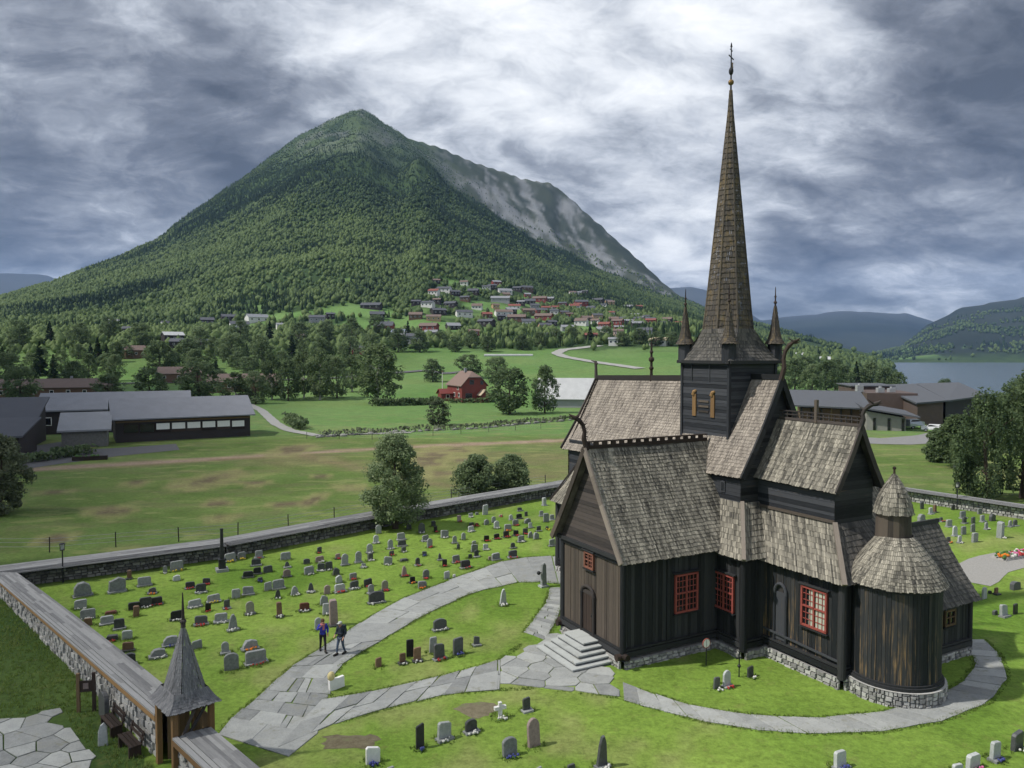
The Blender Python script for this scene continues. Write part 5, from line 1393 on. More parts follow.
q = MB(); q.tube([(gx, gy, 5.4), (gx, gy, 5.6)], [.10, .09], 8); q.ball((gx, gy, 5.62), .13, 8, 6, sc=(1, 1, .7)); q.tube([(gx, gy, 5.6), (gx, gy, 6.15), (gx, gy, 6.75)], [.07, .05, .02], 8); q.build('finial', 'grey_boards', gr)
# ================================================================ gravestones
STONE_WORD = {'g': 'grey', 'l': 'pale grey', 'd': 'dark grey', 'b': 'black', 'n': 'brown', 'k': 'pinkish', 'o': 'olive grey', 'e': 'reddish', 'w': 'white'}
SHAPE_WORD = {'s': '', 'r': 'round-topped', 'p': 'pointed', 'k': 'rough', 't': 'narrow', 'l': 'low', 'x': 'cross'}
FLOWER_WORD = {'r': 'red flowers', 'w': 'white flowers', 'y': 'yellow flowers', 'o': 'orange flowers', 'b': 'blue flowers', 'e': 'dark red flowers'}
def outline(w, h, t):
    a = w / 2
    if t == 'r':
        pts = [(-a, 0), (a, 0), (a, h * .72)]
        pts += [(a * math.cos(q), h * .72 + h * .28 * math.sin(q)) for q in np.linspace(.25, math.pi - .25, 7)]
        pts += [(-a, h * .72)]
    elif t == 'p': pts = [(-a, 0), (a, 0), (a * .62, h * .78), (a * .2, h), (-a * .25, h * .97), (-a * .62, h * .72)]
    elif t == 'k':
        pts = [(-a, 0), (a, 0), (a * rnd.uniform(.9, 1.05), h * .4), (a * rnd.uniform(.75, 1), h * rnd.uniform(.72, .9)), (a * .2, h * rnd.uniform(.92, 1.02)), (-a * .5, h * rnd.uniform(.82, 1)), (-a * rnd.uniform(.85, 1), h * rnd.uniform(.5, .75))]
    elif t == 't': pts = [(-a, 0), (a, 0), (a * .94, h * .93), (a * .7, h), (-a * .7, h), (-a * .94, h * .93)]
    elif t == 'x':
        c = w * .13
        pts = [(-c, 0), (c, 0), (c, h * .55), (a, h * .55), (a, h * .75), (c, h * .75), (c, h), (-c, h), (-c, h * .75), (-a, h * .75), (-a, h * .55), (-c, h * .55)]
    else:
        s = rnd.uniform(-.05, .05) * h; k = min(.08, a * .25)
        pts = [(-a, 0), (a, 0), (a, h - k + s), (a - k, h + s), (-a + k, h - s), (-a, h - k - s)]
    return pts
def stone_bm(w, h, t):
    mb = MB(); th = max(.10, min(.20, w * .28)) if t not in 'tl' else w * .75
    if t == 'l': th = w * .5
    if t == 'k': th = w * .38
    pts = outline(w, h, t)
    cx = sum(p[0] for p in pts) / len(pts); cz = sum(p[1] for p in pts) / len(pts)
    b = .018
    def ring(y, ins, jit=0):
        r = []
        for x, z in pts:
            d = Vector((cx - x, cz - z)); L = max(d.length, .01); k = min(.3, ins / L)
            r.append(Vector((x + d.x * k + rnd.uniform(-jit, jit), y, z + (d.y * k if z > .01 else 0) + (rnd.uniform(-jit, jit) if z > .01 else 0))))
        return r
    if t == 'x':
        rs = [ring(-th / 2, 0), ring(th / 2, 0)]
    else:
        j = .02 if t == 'k' else .003
        rs = [ring(-th / 2, b, j), ring(-th / 2 + b, 0, j), ring(th / 2 - b, 0, j), ring(th / 2, b, j)]
    n = len(pts)
    mb.face(rs[0], t=.5)
    for a, c in zip(rs, rs[1:]):
        for i in range(n):
            k = (i + 1) % n
            mb.face([a[k], a[i], c[i], c[k]], t=.5)
    mb.face(rs[-1][::-1], t=.5)
    return mb, th
def flower_bm(w, y, col, big=1.0):
    mb = MB()
    n = 5 if w < .4 else 8
    for i in range(n):
        x = rnd.uniform(-.42, .42) * w; yy = y - rnd.uniform(.03, .22)
        c = Vector((x, yy, rnd.uniform(.06, .16) * big))
        r = rnd.uniform(.035, .065) * big
        mb.ball(c, r, 6, 4, m=0)
        for k in range(2):
            a = rnd.uniform(0, 6.28); d = Vector((math.cos(a), math.sin(a), .35)) * rnd.uniform(.07, .13) * big; s = Vector((-d.y, d.x, 0)) * .4
            b0 = Vector((x, yy, .015))
            mb.face([b0 - s, b0 + d - s * .3, b0 + d + s * .3, b0 + s], m=1)
    return mb
ZONES = [
    ('by the black pillar monument', (-21.2, 55.7), 4.2), ('behind the gate spire', (-14.6, 36.8), 4.0), ('beside the walking couple', (-10.2, 43.5), 2.6),
    ('under the bushy tree', (-9.8, 68.0), 4.0), ('in the far left corner', (-29.5, 52.0), 4.5), ('by the boarded left wall', (-22.5, 43.5), 5.5),
    ('between the two stone paths', (-4.5, 43.5), 6.0), ('on the front lawn', (-2, 30.8), 8.0),
    ('on the lower right lawn', (13, 28.5), 6.0), ('beneath the church windows', (10.5, 36.5), 3.0),
    ('near the right-hand lamp', (44, 73), 7), ('beyond the apse roof', (40, 66), 8), ('right of the sacristy', (34, 47), 9), ('close by the church', (3.2, 66), 4.5),
]
def seg_d(x, y, L):
    return min((Vector(p).lerp(Vector(q), max(0, min(1, (Vector((x, y)) - Vector(p)).dot(Vector(q) - Vector(p)) / (Vector(q) - Vector(p)).length_squared))) - Vector((x, y))).length for p, q in zip(L, L[1:]))
def zone(x, y):
    best = min(ZONES, key=lambda z: math.hypot(x - z[1][0], y - z[1][1]) / z[2])
    if math.hypot(x - best[1][0], y - best[1][1]) < best[2] * 1.15: return best[0]
    if seg_d(x, y, [(-36.5, 50.2), (-22.3, 59.3), (-10.4, 71.4), (4.7, 85.2), (26.4, 105)]) < 4: return 'along the dark wall'
    if seg_d(x, y, PATH_MAIN_L) < 3.5: return 'beside the flagged path'
    if x > 20: return 'on the right lawn'
    if x < -15: return 'in the left grave rows'
    return 'in the middle grave rows' if x < -5 else 'in rows near the church'
NAMED = []       # (object, base words, where, x, y) to be told apart at the end
def register(o, base, where, x, y, noun): NAMED.append((o, base, where, x, y, noun))
FACE = R(28.1)
for (x, y, w, h, t, c, fl) in STONES:
    big = h > 1.05; small = h < .42
    mb, th = stone_bm(w, h, t)
    o = mb.build('gravestone', 'granite_' + c)
    o.location = (x, y, -.02); o.rotation_euler = (rnd.uniform(-.06, .05), rnd.uniform(-.05, .05), FACE + rnd.uniform(-.14, .14))
    if t not in 'xl' and rnd.random() < .5:
        b = MB(); b.box((0, -.06, .05), (w + .14, th + .22, .12)); b.build('base', 'granite_' + ('g' if c in 'lgdw' else 'd'), o)
    if fl != '-':
        f = flower_bm(max(w, .3), -th / 2 - .05, fl, 1.0 if h < .9 else 1.15)
        f.build('flowers', ['petals_' + {'e': 'p'}.get(fl, fl), 'petals_v'], o)
    wide = w > h * 1.15 and t not in 'lx'
    size = 'very tall ' if h > 1.4 else 'tall ' if big else 'small ' if small and t != 'l' else 'wide ' if wide else ''
    noun = 'grave cross' if t == 'x' else 'gravestone'
    sh = '' if t in 'xs' else SHAPE_WORD[t] + ' '
    base = size + STONE_WORD[c] + ' ' + sh + noun
    if fl != '-': base += (' with ' + FLOWER_WORD[fl]) if not (t == 'r' and wide and fl == 'w') else ''
    register(o, base, zone(x, y), x, y, 'gravestone')
    tag(o, None, 'gravestone', 'gravestones in the churchyard')

# ---- small things in the churchyard
def thing(name, label, cat, loc, rz=0.0, group=None):
    return tag(empty(name, loc, rz), label, cat, group)
# black pillar monument
t = thing('pillar_monument', 'tall slim black pillar monument on a stepped base by the dark wall', 'monument', (-21.2, 55.7, 0), FACE)
mb = MB(); mb.box((0, 0, .1), (.85, .85, .22)); mb.build('base', 'granite_g', t)
mb = MB(); mb.box((0, 0, .5), (.5, .5, .62), taper=.85); mb.box((0, 0, .86), (.52, .52, .1)); mb.build('pedestal', 'granite_b', t)
mb = MB(); mb.box((0, 0, 2.0), (.26, .26, 2.2), taper=.72); mb.box((0, 0, 3.08), (.22, .22, .1)); mb.build('shaft', 'granite_b', t)
def lamp(x, y, h, label):
    t = thing('lamp_post', label, 'lamp post', (x, y, 0), .5)
    mb = MB(); mb.tube([(0, 0, 0), (0, 0, .3), (0, 0, h - .5)], [.075, .05, .04], 10); mb.build('pole', 'iron', t)
    mb = MB(); mb.box((0, 0, h - .45), (.3, .3, .06)); mb.box((0, 0, h - .02), (.40, .40, .07), taper=.5)
    for sx in (-1, 1):
        for sy in (-1, 1): mb.beam((sx * .12, sy * .12, h - .44), (sx * .15, sy * .15, h - .05), .025, .025)
    hd = mb.build('lantern', 'iron', t)
    mb = MB(); mb.box((0, 0, h - .25), (.2, .2, .36)); mb.build('glass', 'zinc', hd)
lamp(-31.2, 52.9, 2.75, 'black lantern lamp post at the left end of the dark wall')
lamp(45.2, 77.6, 2.75, 'black lantern lamp post in front of the pale right wall')
# white board by the right wall
t = thing('notice_board', 'small white notice board fixed before the pale right wall', 'notice board', (41.4, 82.0, 0), -.9)
mb = MB(); mb.box((0, 0, 1.15), (.9, .05, .75)); mb.build('panel', 'white_paint', t)
for s in (-.4, .4):
    mb = MB(); mb.beam((s, .04, 0), (s, .04, 1.3), .06, .06); mb.build('post', 'iron', t)
# stone post with a dark head at the path's end
t = thing('stone_post', 'grey stone post with a small dark ornament at the west door path', 'stone post', (2.15, 51.9, 0), FACE)
mb = MB(); mb.box((0, 0, .75), (.36, .28, 1.5), taper=.8); mb.tube([(-.13, 0, 1.5), (0, 0, 1.58), (.13, 0, 1.5)], [.06, .12, .06], 8); mb.build('shaft', 'granite_g', t)
mb = MB(); mb.box((0, 0, .05), (.6, .5, .14)); mb.build('base', 'granite_l', t)
mb = MB(); mb.ball((-.38, 0, 1.0), .14, 8, 6); mb.tube([(-.38, 0, 1.0), (-.1, 0, 1.0)], .03, 6); mb.build('ornament', 'iron', t)
# white marker with a yellow top
t = thing('marker_stone', 'white slanted marker stone with a yellow top where two paths part', 'marker', (-8.35, 36.0, 0), .75)
mb = MB(); mb.box((0, 0, .26), (.78, .16, .52), Matrix.Rotation(-.06, 3, 'Y')); mb.build('slab', 'white_paint', t)
mb = MB(); mb.ball((-.28, 0, .68), .19, 10, 7, sc=(1, .8, 1.2)); mb.tube([(-.28, 0, .3), (-.28, 0, .6)], .06, 8); mb.build('top', 'yellow_paint', t)
# round sign near the church wall and an iron grave cross
p = CW(4.54, 3.99); t = thing('round_sign', 'round white sign with a red edge on a thin pole by the church', 'sign', (p.x, p.y, 0), FACE)
mb = MB(); mb.tube([(0, 0, 0), (0, 0, 1.35)], .025, 8); mb.build('pole', 'iron', t)
mb = MB(); mb.tube([(0, .02, 1.15), (0, -.02, 1.15)], .23, 16); mb.build('disc', 'white_paint', t)
mb = MB(); mb.tube([(.235 * math.cos(a), 0, 1.15 + .235 * math.sin(a)) for a in np.linspace(0, 2 * math.pi, 17)], .03, 6, cap=False); mb.build('rim', 'red_paint', t)
p = CW(6.37, 4.45); t = thing('iron_cross', 'slim dark iron grave cross standing behind three gravestones', 'grave cross', (p.x, p.y, 0), FACE)
mb = MB(); mb.tube([(0, 0, 0), (0, 0, 1.25)], .03, 6); mb.tube([(-.2, 0, .95), (.2, 0, .95)], .03, 6); mb.ball((0, 0, 1.28), .06, 8, 5); mb.ball((0, 0, .55), .09, 8, 5); mb.build('shaft', 'iron', t)
# heap of wreaths
t = thing('wreath_heap', 'long heap of orange and red wreaths on the gravel grave plot', 'wreaths', (39.4, 59.6, 0), .42)
mb = MB(); mb.box((0, 0, .12), (4.4, 1.3, .24), taper=.85); mb.build('mound', 'gravel', t)
for col, n, x0, x1 in (('o', 16, -2.0, -1.3), ('r', 14, -.2, 2.0), ('p', 14, -.6, 1.6), ('w', 16, -1.2, 1.8), ('v', 46, -2.2, 2.2)):
    mb = MB()
    for i in range(n):
        mb.ball((rnd.uniform(x0, x1), rnd.uniform(-.55, .5), .24 + rnd.uniform(0, .18)), rnd.uniform(.07, .14), 6, 4)
    o = mb.build('flowers', 'petals_' + col, t)
# worn soil at two recent graves
for x, y, a, b in ((-6.6, 31.0, 1.4, .8), (-1.6, 33.9, 1.1, .8)):
    mb = MB(); n = 22
    P = [Vector((x + a * math.cos(2 * math.pi * i / n) * rnd.uniform(.6, 1.15), y + b * math.sin(2 * math.pi * i / n) * rnd.uniform(.6, 1.15), .006)) for i in range(n)]
    c = Vector((x, y, .045))
    for i in range(n):
        q, w_ = P[i], P[(i + 1) % n]; m0, m1 = lerp(q, c, .5), lerp(w_, c, .5); m0.z = m1.z = .035
        mb.face([q, w_, m1, m0]); mb.face([m0, m1, c])
    tag(mb.build('soil', 'soil'), kind='structure')
# benches, stone bollard and board outside the boarded wall
def bench(x, y, rz, label):
    t = thing('bench', label, 'bench', (x, y, 0), rz, 'benches outside the gate wall')
    mb = MB()
    for k in (-.14, .02, .18): mb.box((0, k, .46), (1.5, .13, .05))
    mb.build('seat', 'dark_wood', t)
    mb = MB()
    for z in (.66, .84): mb.box((0, .30 + (z - .6) * .2, z), (1.5, .04, .13))
    mb.build('backrest', 'dark_wood', t)
    for s in (-.6, .6):
        mb = MB(); mb.box((s, .02, .22), (.1, .46, .44)); mb.beam((s, .26, .4), (s, .36, .92), .07, .06); mb.build('leg', 'dark_wood', t)
ga = math.atan2(GD.y, GD.x)
def WP(s, k): q = G0 - GD * s - GI * k; return q
q = WP(1.75, .55); bench(q.x, q.y, ga, 'dark wooden bench against the stone wall nearest the gate')
q = WP(4.0, .55); bench(q.x, q.y, ga, 'dark wooden bench further along the wall behind the stone bollard')
q = WP(3.0, 1.15); t = thing('stone_bollard', 'rough pale stone bollard between the two dark benches', 'bollard', (q.x, q.y, 0), .3)
mb, th = stone_bm(.34, .95, 'k'); mb.build('shaft', 'granite_l', t)
q = WP(6.7, .75); t = thing('notice_board', 'narrow wooden notice board on two brown posts against the left wall', 'notice board', (q.x, q.y, 0), ga + 1.0)
for s in (-.32, .32):
    mb = MB(); mb.beam((s, 0, 0), (s, 0, 1.75), .13, .13); mb.build('post', 'raw_wood' if s < 0 else 'dark_wood', t)
mb = MB(); mb.box((0, 0, 1.15), (.52, .05, .5)); mb.build('panel', 'dark_wood', t)
mb = MB(); mb.box((0, -.03, 1.17), (.22, .02, .26)); mb.build('notice', 'granite_k', t)
q = WP(5.6, .35); t = thing('stone_slab', 'dark upright slab leaning on the left stone wall', 'slab', (q.x, q.y, 0), ga)
mb, th = stone_bm(.85, 1.15, 'r'); mb.build('face', 'granite_d', t)

# ================================================================ people
for n_, c_ in (('skin', (.45, .25, .18)), ('jacket_blue', (.035, .045, .34)), ('jacket_dark', (.022, .028, .040)), ('trousers_dark', (.02, .02, .024)), ('denim', (.06, .085, .13)),
               ('hair_brown', (.09, .045, .02)), ('hair_grey', (.32, .30, .27)), ('scarf_pink', (.45, .16, .17)), ('pack', (.02, .035, .045)), ('shoe', (.02, .018, .016)), ('cap_light', (.45, .47, .45))):
    plain_mat(n_, c_, .75, var=.2, scale=14)
def skin_mesh(name, J, E, Rd, mat, parent=None, root=0):
    me = bpy.data.meshes.new(name); me.from_pydata([tuple(j) for j in J], E, []); me.update()
    me.materials.append(MATS[mat])
    o = link(name, me, parent)
    sk = o.modifiers.new('skin', 'SKIN'); sk.use_smooth_shade = True
    if not me.skin_vertices: me.attributes.new('skin', 'FLOAT', 'POINT')
    for i, r in enumerate(Rd):
        sv = me.skin_vertices[0].data[i]; sv.radius = (r, r) if not isinstance(r, tuple) else r
    me.skin_vertices[0].data[root].use_root = True
    ss = o.modifiers.new('smooth', 'SUBSURF'); ss.levels = 1; ss.render_levels = 2
    return o
def person(loc, rz, label, top, legs, hairm, stride, arms, pack=False, scarf=False, cap=False):
    """local: faces -y. stride = (left foot y, right foot y); arms = two (elbow, wrist) pairs"""
    H = 1.74
    pel = Vector((0, 0, .93)); chest = Vector((0, -.02, 1.28)); neck = Vector((0, -.03, 1.47)); head = Vector((0, -.06, 1.56)); crown = Vector((0, -.06, 1.70))
    J = [pel, Vector((0, -.01, 1.1)), chest, neck, head, crown]; E = [(0, 1), (1, 2), (2, 3), (3, 4), (4, 5)]; Rd = [(.135, .105), (.125, .10), (.155, .11), .055, (.078, .095), (.062, .075)]
    feet = []
    def add(parent, p, r): J.append(Vector(p)); Rd.append(r); E.append((parent, len(J) - 1)); return len(J) - 1
    legJ = []
    for s, fy in ((1, stride[0]), (-1, stride[1])):
        hip = add(0, (s * .10, 0, .86), .088)
        kn = add(hip, (s * .105, fy * .45 - .05, .50), .058)
        an = add(kn, (s * .11, fy, .09), .034)
        to = add(an, (s * .13, fy - .15, .045), .022)
        legJ.append([J[hip], J[kn], J[an], J[to]])
    armJ = []
    for s, (el, wr) in zip((1, -1), arms):
        sh = add(2, (s * .19, -.01, 1.41), .06)
        e = add(sh, el, .044); w_ = add(e, wr, .031)
        d = (Vector(wr) - Vector(el)).normalized()
        hnd = add(w_, Vector(wr) + d * .08, (.038, .022))
        sdv = d.cross(Vector((0, -1, 0)))
        if sdv.length < .1: sdv = d.cross(Vector((0, 0, 1)))
        sdv.normalize()
        for k, ln in ((-.027, .07), (-.009, .085), (.009, .08), (.026, .06)):
            add(hnd, Vector(wr) + d * (.08 + ln) + sdv * k + Vector((0, -.012, -.008)), .0085)
        add(w_, Vector(wr) + d * .07 + sdv * -.05 + Vector((0, -.03, 0)), .01)
        armJ.append([J[sh], J[e], J[w_]])
    body = skin_mesh('person', J, E, Rd, 'skin')
    body.location = loc; body.rotation_euler = (0, 0, rz)
    tag(body, label, 'person', 'people walking on the flagged path')
    # jacket
    JJ = [pel + Vector((0, 0, -.10)), pel + Vector((0, 0, .05)), Vector((0, -.01, 1.12)), chest, Vector((0, -.02, 1.44))]; EE = [(0, 1), (1, 2), (2, 3), (3, 4)]; RR = [(.175, .135), (.165, .13), (.155, .125), (.18, .135), (.10, .085)]
    for a in armJ:
        b = len(JJ); JJ += [a[0], a[1], a[1].lerp(a[2], .93)]; EE += [(3, b), (b, b + 1), (b + 1, b + 2)]; RR += [.082, .062, .052]
    skin_mesh('jacket', JJ, EE, RR, top, body, 1)
    JJ = [pel + Vector((0, 0, .02))]; EE = []; RR = [(.15, .12)]
    for l in legJ:
        b = len(JJ); JJ += [l[0], l[1], l[2] + Vector((0, 0, .0))]; EE += [(0, b), (b, b + 1), (b + 1, b + 2)]; RR += [.10, .07, .052]
    skin_mesh('trousers', JJ, EE, RR, legs, body)
    for l in legJ:
        q = MB(); a, b = l[2], l[3]
        q.tube([a + Vector((0, .08, -.05)), a + Vector((0, .02, -.035)), lerp(a, b, .6) + Vector((0, 0, -.02)), b + Vector((0, -.09, -.005))], [.055, .068, .062, .048], 10)
        q.build('shoe', 'shoe', body, smooth=True)
    q = MB(); q.ball((0, -.035, 1.665), .112, 12, 8, sc=(.88, 1.0, .92)); q.ball((0, .0, 1.60), .095, 10, 7, sc=(.95, .9, 1.1)); q.build('hair', hairm, body, smooth=True)
    q = MB(); q.tube([(0, -.150, 1.62), (0, -.178, 1.575), (0, -.155, 1.56)], [.012, .018, .012], 6)
    for s in (-1, 1): q.ball((s * .085, -.05, 1.60), .025, 6, 5, sc=(.5, .9, 1.3))
    q.build('face', 'skin', body, smooth=True)
    q = MB()
    for s in (-1, 1): q.ball((s * .034, -.143, 1.615), .012, 6, 5)
    q.box((0, -.150, 1.525), (.05, .012, .010)); q.build('eyes_and_mouth', 'trousers_dark', body)
    if scarf:
        q = MB(); q.tube([(.11 * math.cos(a), -.03 + .10 * math.sin(a), 1.46) for a in np.linspace(0, 2 * math.pi, 13)], .04, 8, cap=False); q.box((.03, -.15, 1.32), (.10, .04, .26)); q.build('scarf', 'scarf_pink', body)
    if cap:
        q = MB(); q.ball((0, -.05, 1.70), .115, 12, 8, sc=(.92, 1.05, .62)); q.box((0, -.19, 1.685), (.15, .12, .015)); q.build('cap', 'cap_light', body)
    if pack:
        q = MB(); q.box((0, .22, 1.24), (.32, .18, .5), taper=.85); q.box((0, .33, 1.15), (.24, .07, .24)); pk = q.build('backpack', 'pack')
        pk.location = loc; pk.rotation_euler = (0, 0, rz)
        tag(pk, 'dark backpack carried by the walker in jeans', 'backpack')
        q = MB()
        for s in (-1, 1): q.tube([(s * .12, .15, 1.46), (s * .12, .0, 1.49), (s * .12, -.15, 1.38), (s * .13, -.10, 1.1), (s * .13, .13, 1.04)], .02, 6)
        q.build('strap', 'pack', pk)
person((-10.1, 40.5, .045), R(20), 'person in a blue jacket and pink scarf with one hand raised to the face', 'jacket_blue', 'trousers_dark', 'hair_brown', (-.24, .22),
       [((.27, .04, 1.15), (.24, -.12, .96)), ((-.29, -.10, 1.20), (-.16, -.26, 1.40))], scarf=True)
person((-9.05, 40.1, .045), R(-25), 'person in a dark jacket and jeans walking with a backpack', 'jacket_dark', 'denim', 'hair_grey', (.20, -.20),
       [((.26, .06, 1.16), (.25, -.10, .95)), ((-.26, .0, 1.15), (-.22, -.20, 1.03))], pack=True, cap=True)
# ================================================================ trees
def crown_mesh(name, h, w, kind, n, leaf, seed, mat, z0=None, parent=None):
    rs = np.random.RandomState(seed)
    zb = h * {'birch': .13, 'leafy': .09, 'willow': .05, 'spruce': .06, 'weeping': .10, 'bush': .0, 'round': .16}[kind] if z0 is None else z0
    ch = h - zb
    # clumps
    nc = {'birch': 90, 'leafy': 110, 'willow': 100, 'spruce': 190, 'weeping': 80, 'bush': 150, 'round': 170}[kind]
    u = rs.rand(nc); ang = rs.rand(nc) * 6.283
    if kind == 'spruce': u = u ** 1.35; prof = (1 - u) ** .8 * .42
    elif kind in ('birch', 'weeping'): prof = .5 * np.sin(np.pi * np.clip(u * .86 + .12, 0, 1)) ** .75
    elif kind == 'bush': prof = .5 * np.sqrt(np.clip(1 - (u * 1.0) ** 2.4, 0, 1))
    elif kind == 'round': prof = .5 * np.sin(np.pi * np.clip(u ** .75 * .80 + .16, 0, 1)) ** .7
    else: prof = .5 * np.sin(np.pi * np.clip(u * .80 + .16, 0, 1)) ** .65
    rad = prof * w * rs.rand(nc) ** .36 * (.86 + .2 * rs.rand(nc))
    C = np.stack([np.cos(ang) * rad, np.sin(ang) * rad, zb + u * ch * .95], 1)
    cr = (.07 + .11 * rs.rand(nc)) * w * (1.0 if kind not in ('spruce',) else .75 * (1.15 - u))
    ct = rs.rand(nc)
    k = rs.randint(0, nc, n)
    d = rs.normal(size=(n, 3)); d /= np.linalg.norm(d, axis=1)[:, None]
    rr = cr[k] * (rs.rand(n) ** .4)
    sq = np.array([1, 1, .9]) if kind not in ('weeping',) else np.array([.7, .7, 1.5])
    P = C[k] + d * rr[:, None] * sq
    if kind == 'weeping': P[:, 2] -= rs.rand(n) ** 2 * h * .16
    P[:, 2] = np.clip(P[:, 2], max(.1, zb * .55), h * 1.02)
    # leaf quads, tipped outwards
    nrm = d + rs.normal(size=(n, 3)) * .55 + np.array([0, 0, .35]); nrm /= np.linalg.norm(nrm, axis=1)[:, None]
    a = np.cross(nrm, rs.normal(size=(n, 3))); a /= np.linalg.norm(a, axis=1)[:, None]; b = np.cross(nrm, a)
    s = leaf * (.6 + .8 * rs.rand(n))
    if kind == 'weeping': b[:, 2] -= .8; 
    q0 = P - a * s[:, None] * .5; q1 = P - b * s[:, None] * .32 + nrm * s[:, None] * .08; q2 = P + a * s[:, None] * .5; q3 = P + b * s[:, None] * .32 - nrm * s[:, None] * .06
    V = np.stack([q0, q1, q2, q3], 1).reshape(-1, 3)
    F = np.arange(4 * n).reshape(-1, 4)
    t = np.clip(.5 * ct[k] + .5 * rs.rand(n), 0, 1)
    return np_mesh(name, V, F, mat, t, parent=parent)

def trunk_mesh(h, w, kind, seed, mat, parent=None, limbs=6):
    r0 = random.Random(seed); mb = MB(); r = max(.08, h * .022) * (1.3 if kind == 'round' else 1)
    top = h * (.8 if kind != 'bush' else .5)
    pts = [Vector((0, 0, -.2))]; n = 5
    for i in range(1, n + 1): pts.append(Vector((r0.uniform(-.02, .02) * h, r0.uniform(-.02, .02) * h, top * i / n)))
    mb.tube(pts, [r * 1.3] + [r * (1 - .75 * i / n) for i in range(1, n + 1)], 8)
    for i in range(limbs):
        z = h * r0.uniform(.15, .6); a = r0.uniform(0, 6.28); L = w * r0.uniform(.22, .42)
        b = Vector((0, 0, z)); e = b + Vector((math.cos(a) * L, math.sin(a) * L, L * r0.uniform(.4, 1.0)))
        mb.tube([b, lerp(b, e, .5) + Vector((0, 0, .05 * L)), e], [r * .5, r * .3, r * .1], 6)
    return mb.build('trunk', mat, parent)

TREE_STYLE = {'birch': ('leaf_birch', 'bark_birch', 'birch_tree', 'birch'), 'leafy': ('leaf_green', 'bark', 'leafy_tree', 'leafy tree'), 'willow': ('leaf_willow', 'bark', 'willow_bush', 'willow bush'),
              'spruce': ('leaf_spruce', 'bark', 'spruce_tree', 'spruce'), 'weeping': ('leaf_dark', 'bark', 'weeping_birch', 'drooping birch')}
PROTO = {}
def tree(x, y, h, w, kind, z=None):
    lm, bm, nm, word = TREE_STYLE[kind]
    v = rnd.randint(0, 2); key = (kind, v)
    d = math.hypot(x, y)
    near = d < 130
    if near or key not in PROTO:
        H0, W0 = (h, w) if near else (14.0, 10.0 if kind != 'spruce' else 6.5)
        n = (14000 if d < 100 else 9000) if near else 4200
        leaf = (.24 if d < 100 else .32) if near else .62
        root = empty(nm)
        crown_mesh('crown', H0, W0, kind, n, leaf, rnd.randint(0, 9999), lm, parent=root)
        trunk_mesh(H0, W0, kind, rnd.randint(0, 9999), bm, root)
        if not near:
            PROTO[key] = root; root['h0'] = H0; root['w0'] = W0; root['used'] = 0
    if near: o = root
    else:
        p = PROTO[key]
        if p['used'] == 0: o = p; p['used'] = 1
        else:
            o = p.copy(); COL.objects.link(o)
            for c in p.children:
                q = c.copy(); COL.objects.link(q); q.parent = o
        kw = w / p['w0'] * (.62 if kind == 'spruce' else 1); kh = h / p['h0']
        o.scale = (kw, kw, kh)
    zz = float(terrain(np.array([x]), np.array([y]))[0])
    o.location = (x, y, zz - .1); o.rotation_euler = (0, 0, rnd.uniform(0, 6.28))
    return o, word
def tree_zone(x, y):
    u = 512 + 770 * x / y
    if y < 100 and x < -40: return 'at the left edge of the field'
    if x > 40 and y < 90: return 'overhanging the pale right wall'
    if x > 50 and y < 150: return 'on the grass beyond the right wall'
    if x > 100: return 'behind the dark brown hall on the right' if y < 420 else 'on the far right shore slope'
    if y < 215 and x > -25: return 'in front of the red house' if x < -6 else 'right of the red house'
    if y < 260 and x > 15: return 'behind the church roof'
    if x > -50 and y < 360: return 'behind the red house'
    if x > -52 and y < 260: return 'alone on the meadow left of the red house'
    if y < 265: return 'in the row behind the long left hall' if u < 250 else 'in the grove right of the long hall'
    if y < 405: return 'among the brown roofs on the left' if u < 300 else 'beside the road below the village'
    return 'at the foot of the village slope' if u > 380 else 'on the lower slope left of the village'
_r = random.Random(5); MORE = []
while len(MORE) < 46:
    y = _r.uniform(288, 452); u = _r.uniform(-30, 372); x = (u - 512) / 770 * y
    if all(math.hypot(x - t[0], y - t[1]) > 9.5 for t in TREES + MORE) and seg_d(x, y, ROAD_B) > 7 and not (-185 < x < -85 and y < 300) and not (-156 < x < -128 and y < 345):
        k = _r.choice(['leafy', 'leafy', 'birch', 'leafy', 'spruce']); MORE.append((round(x, 1), round(y, 1), round(_r.uniform(7.5, 12), 1), round(_r.uniform(7, 11), 1), k))
for (x, y, h, w, k) in TREES + MORE:
    if x < -55 and 225 < y < 330: h *= .84
    o, word = tree(x, y, h, w, k)
    tag(o, None, 'tree', 'trees around the village and fields')
    sz = 'tall ' if h > 17.5 or (y < 130 and h > 10) else 'small ' if h < 9 else ''
    shade = {'birch': 'pale green ', 'leafy': 'green ', 'willow': 'silvery ', 'spruce': 'dark ', 'weeping': 'dark green '}[k]
    register(o, sz + shade + word, tree_zone(x, y), x, y, word)
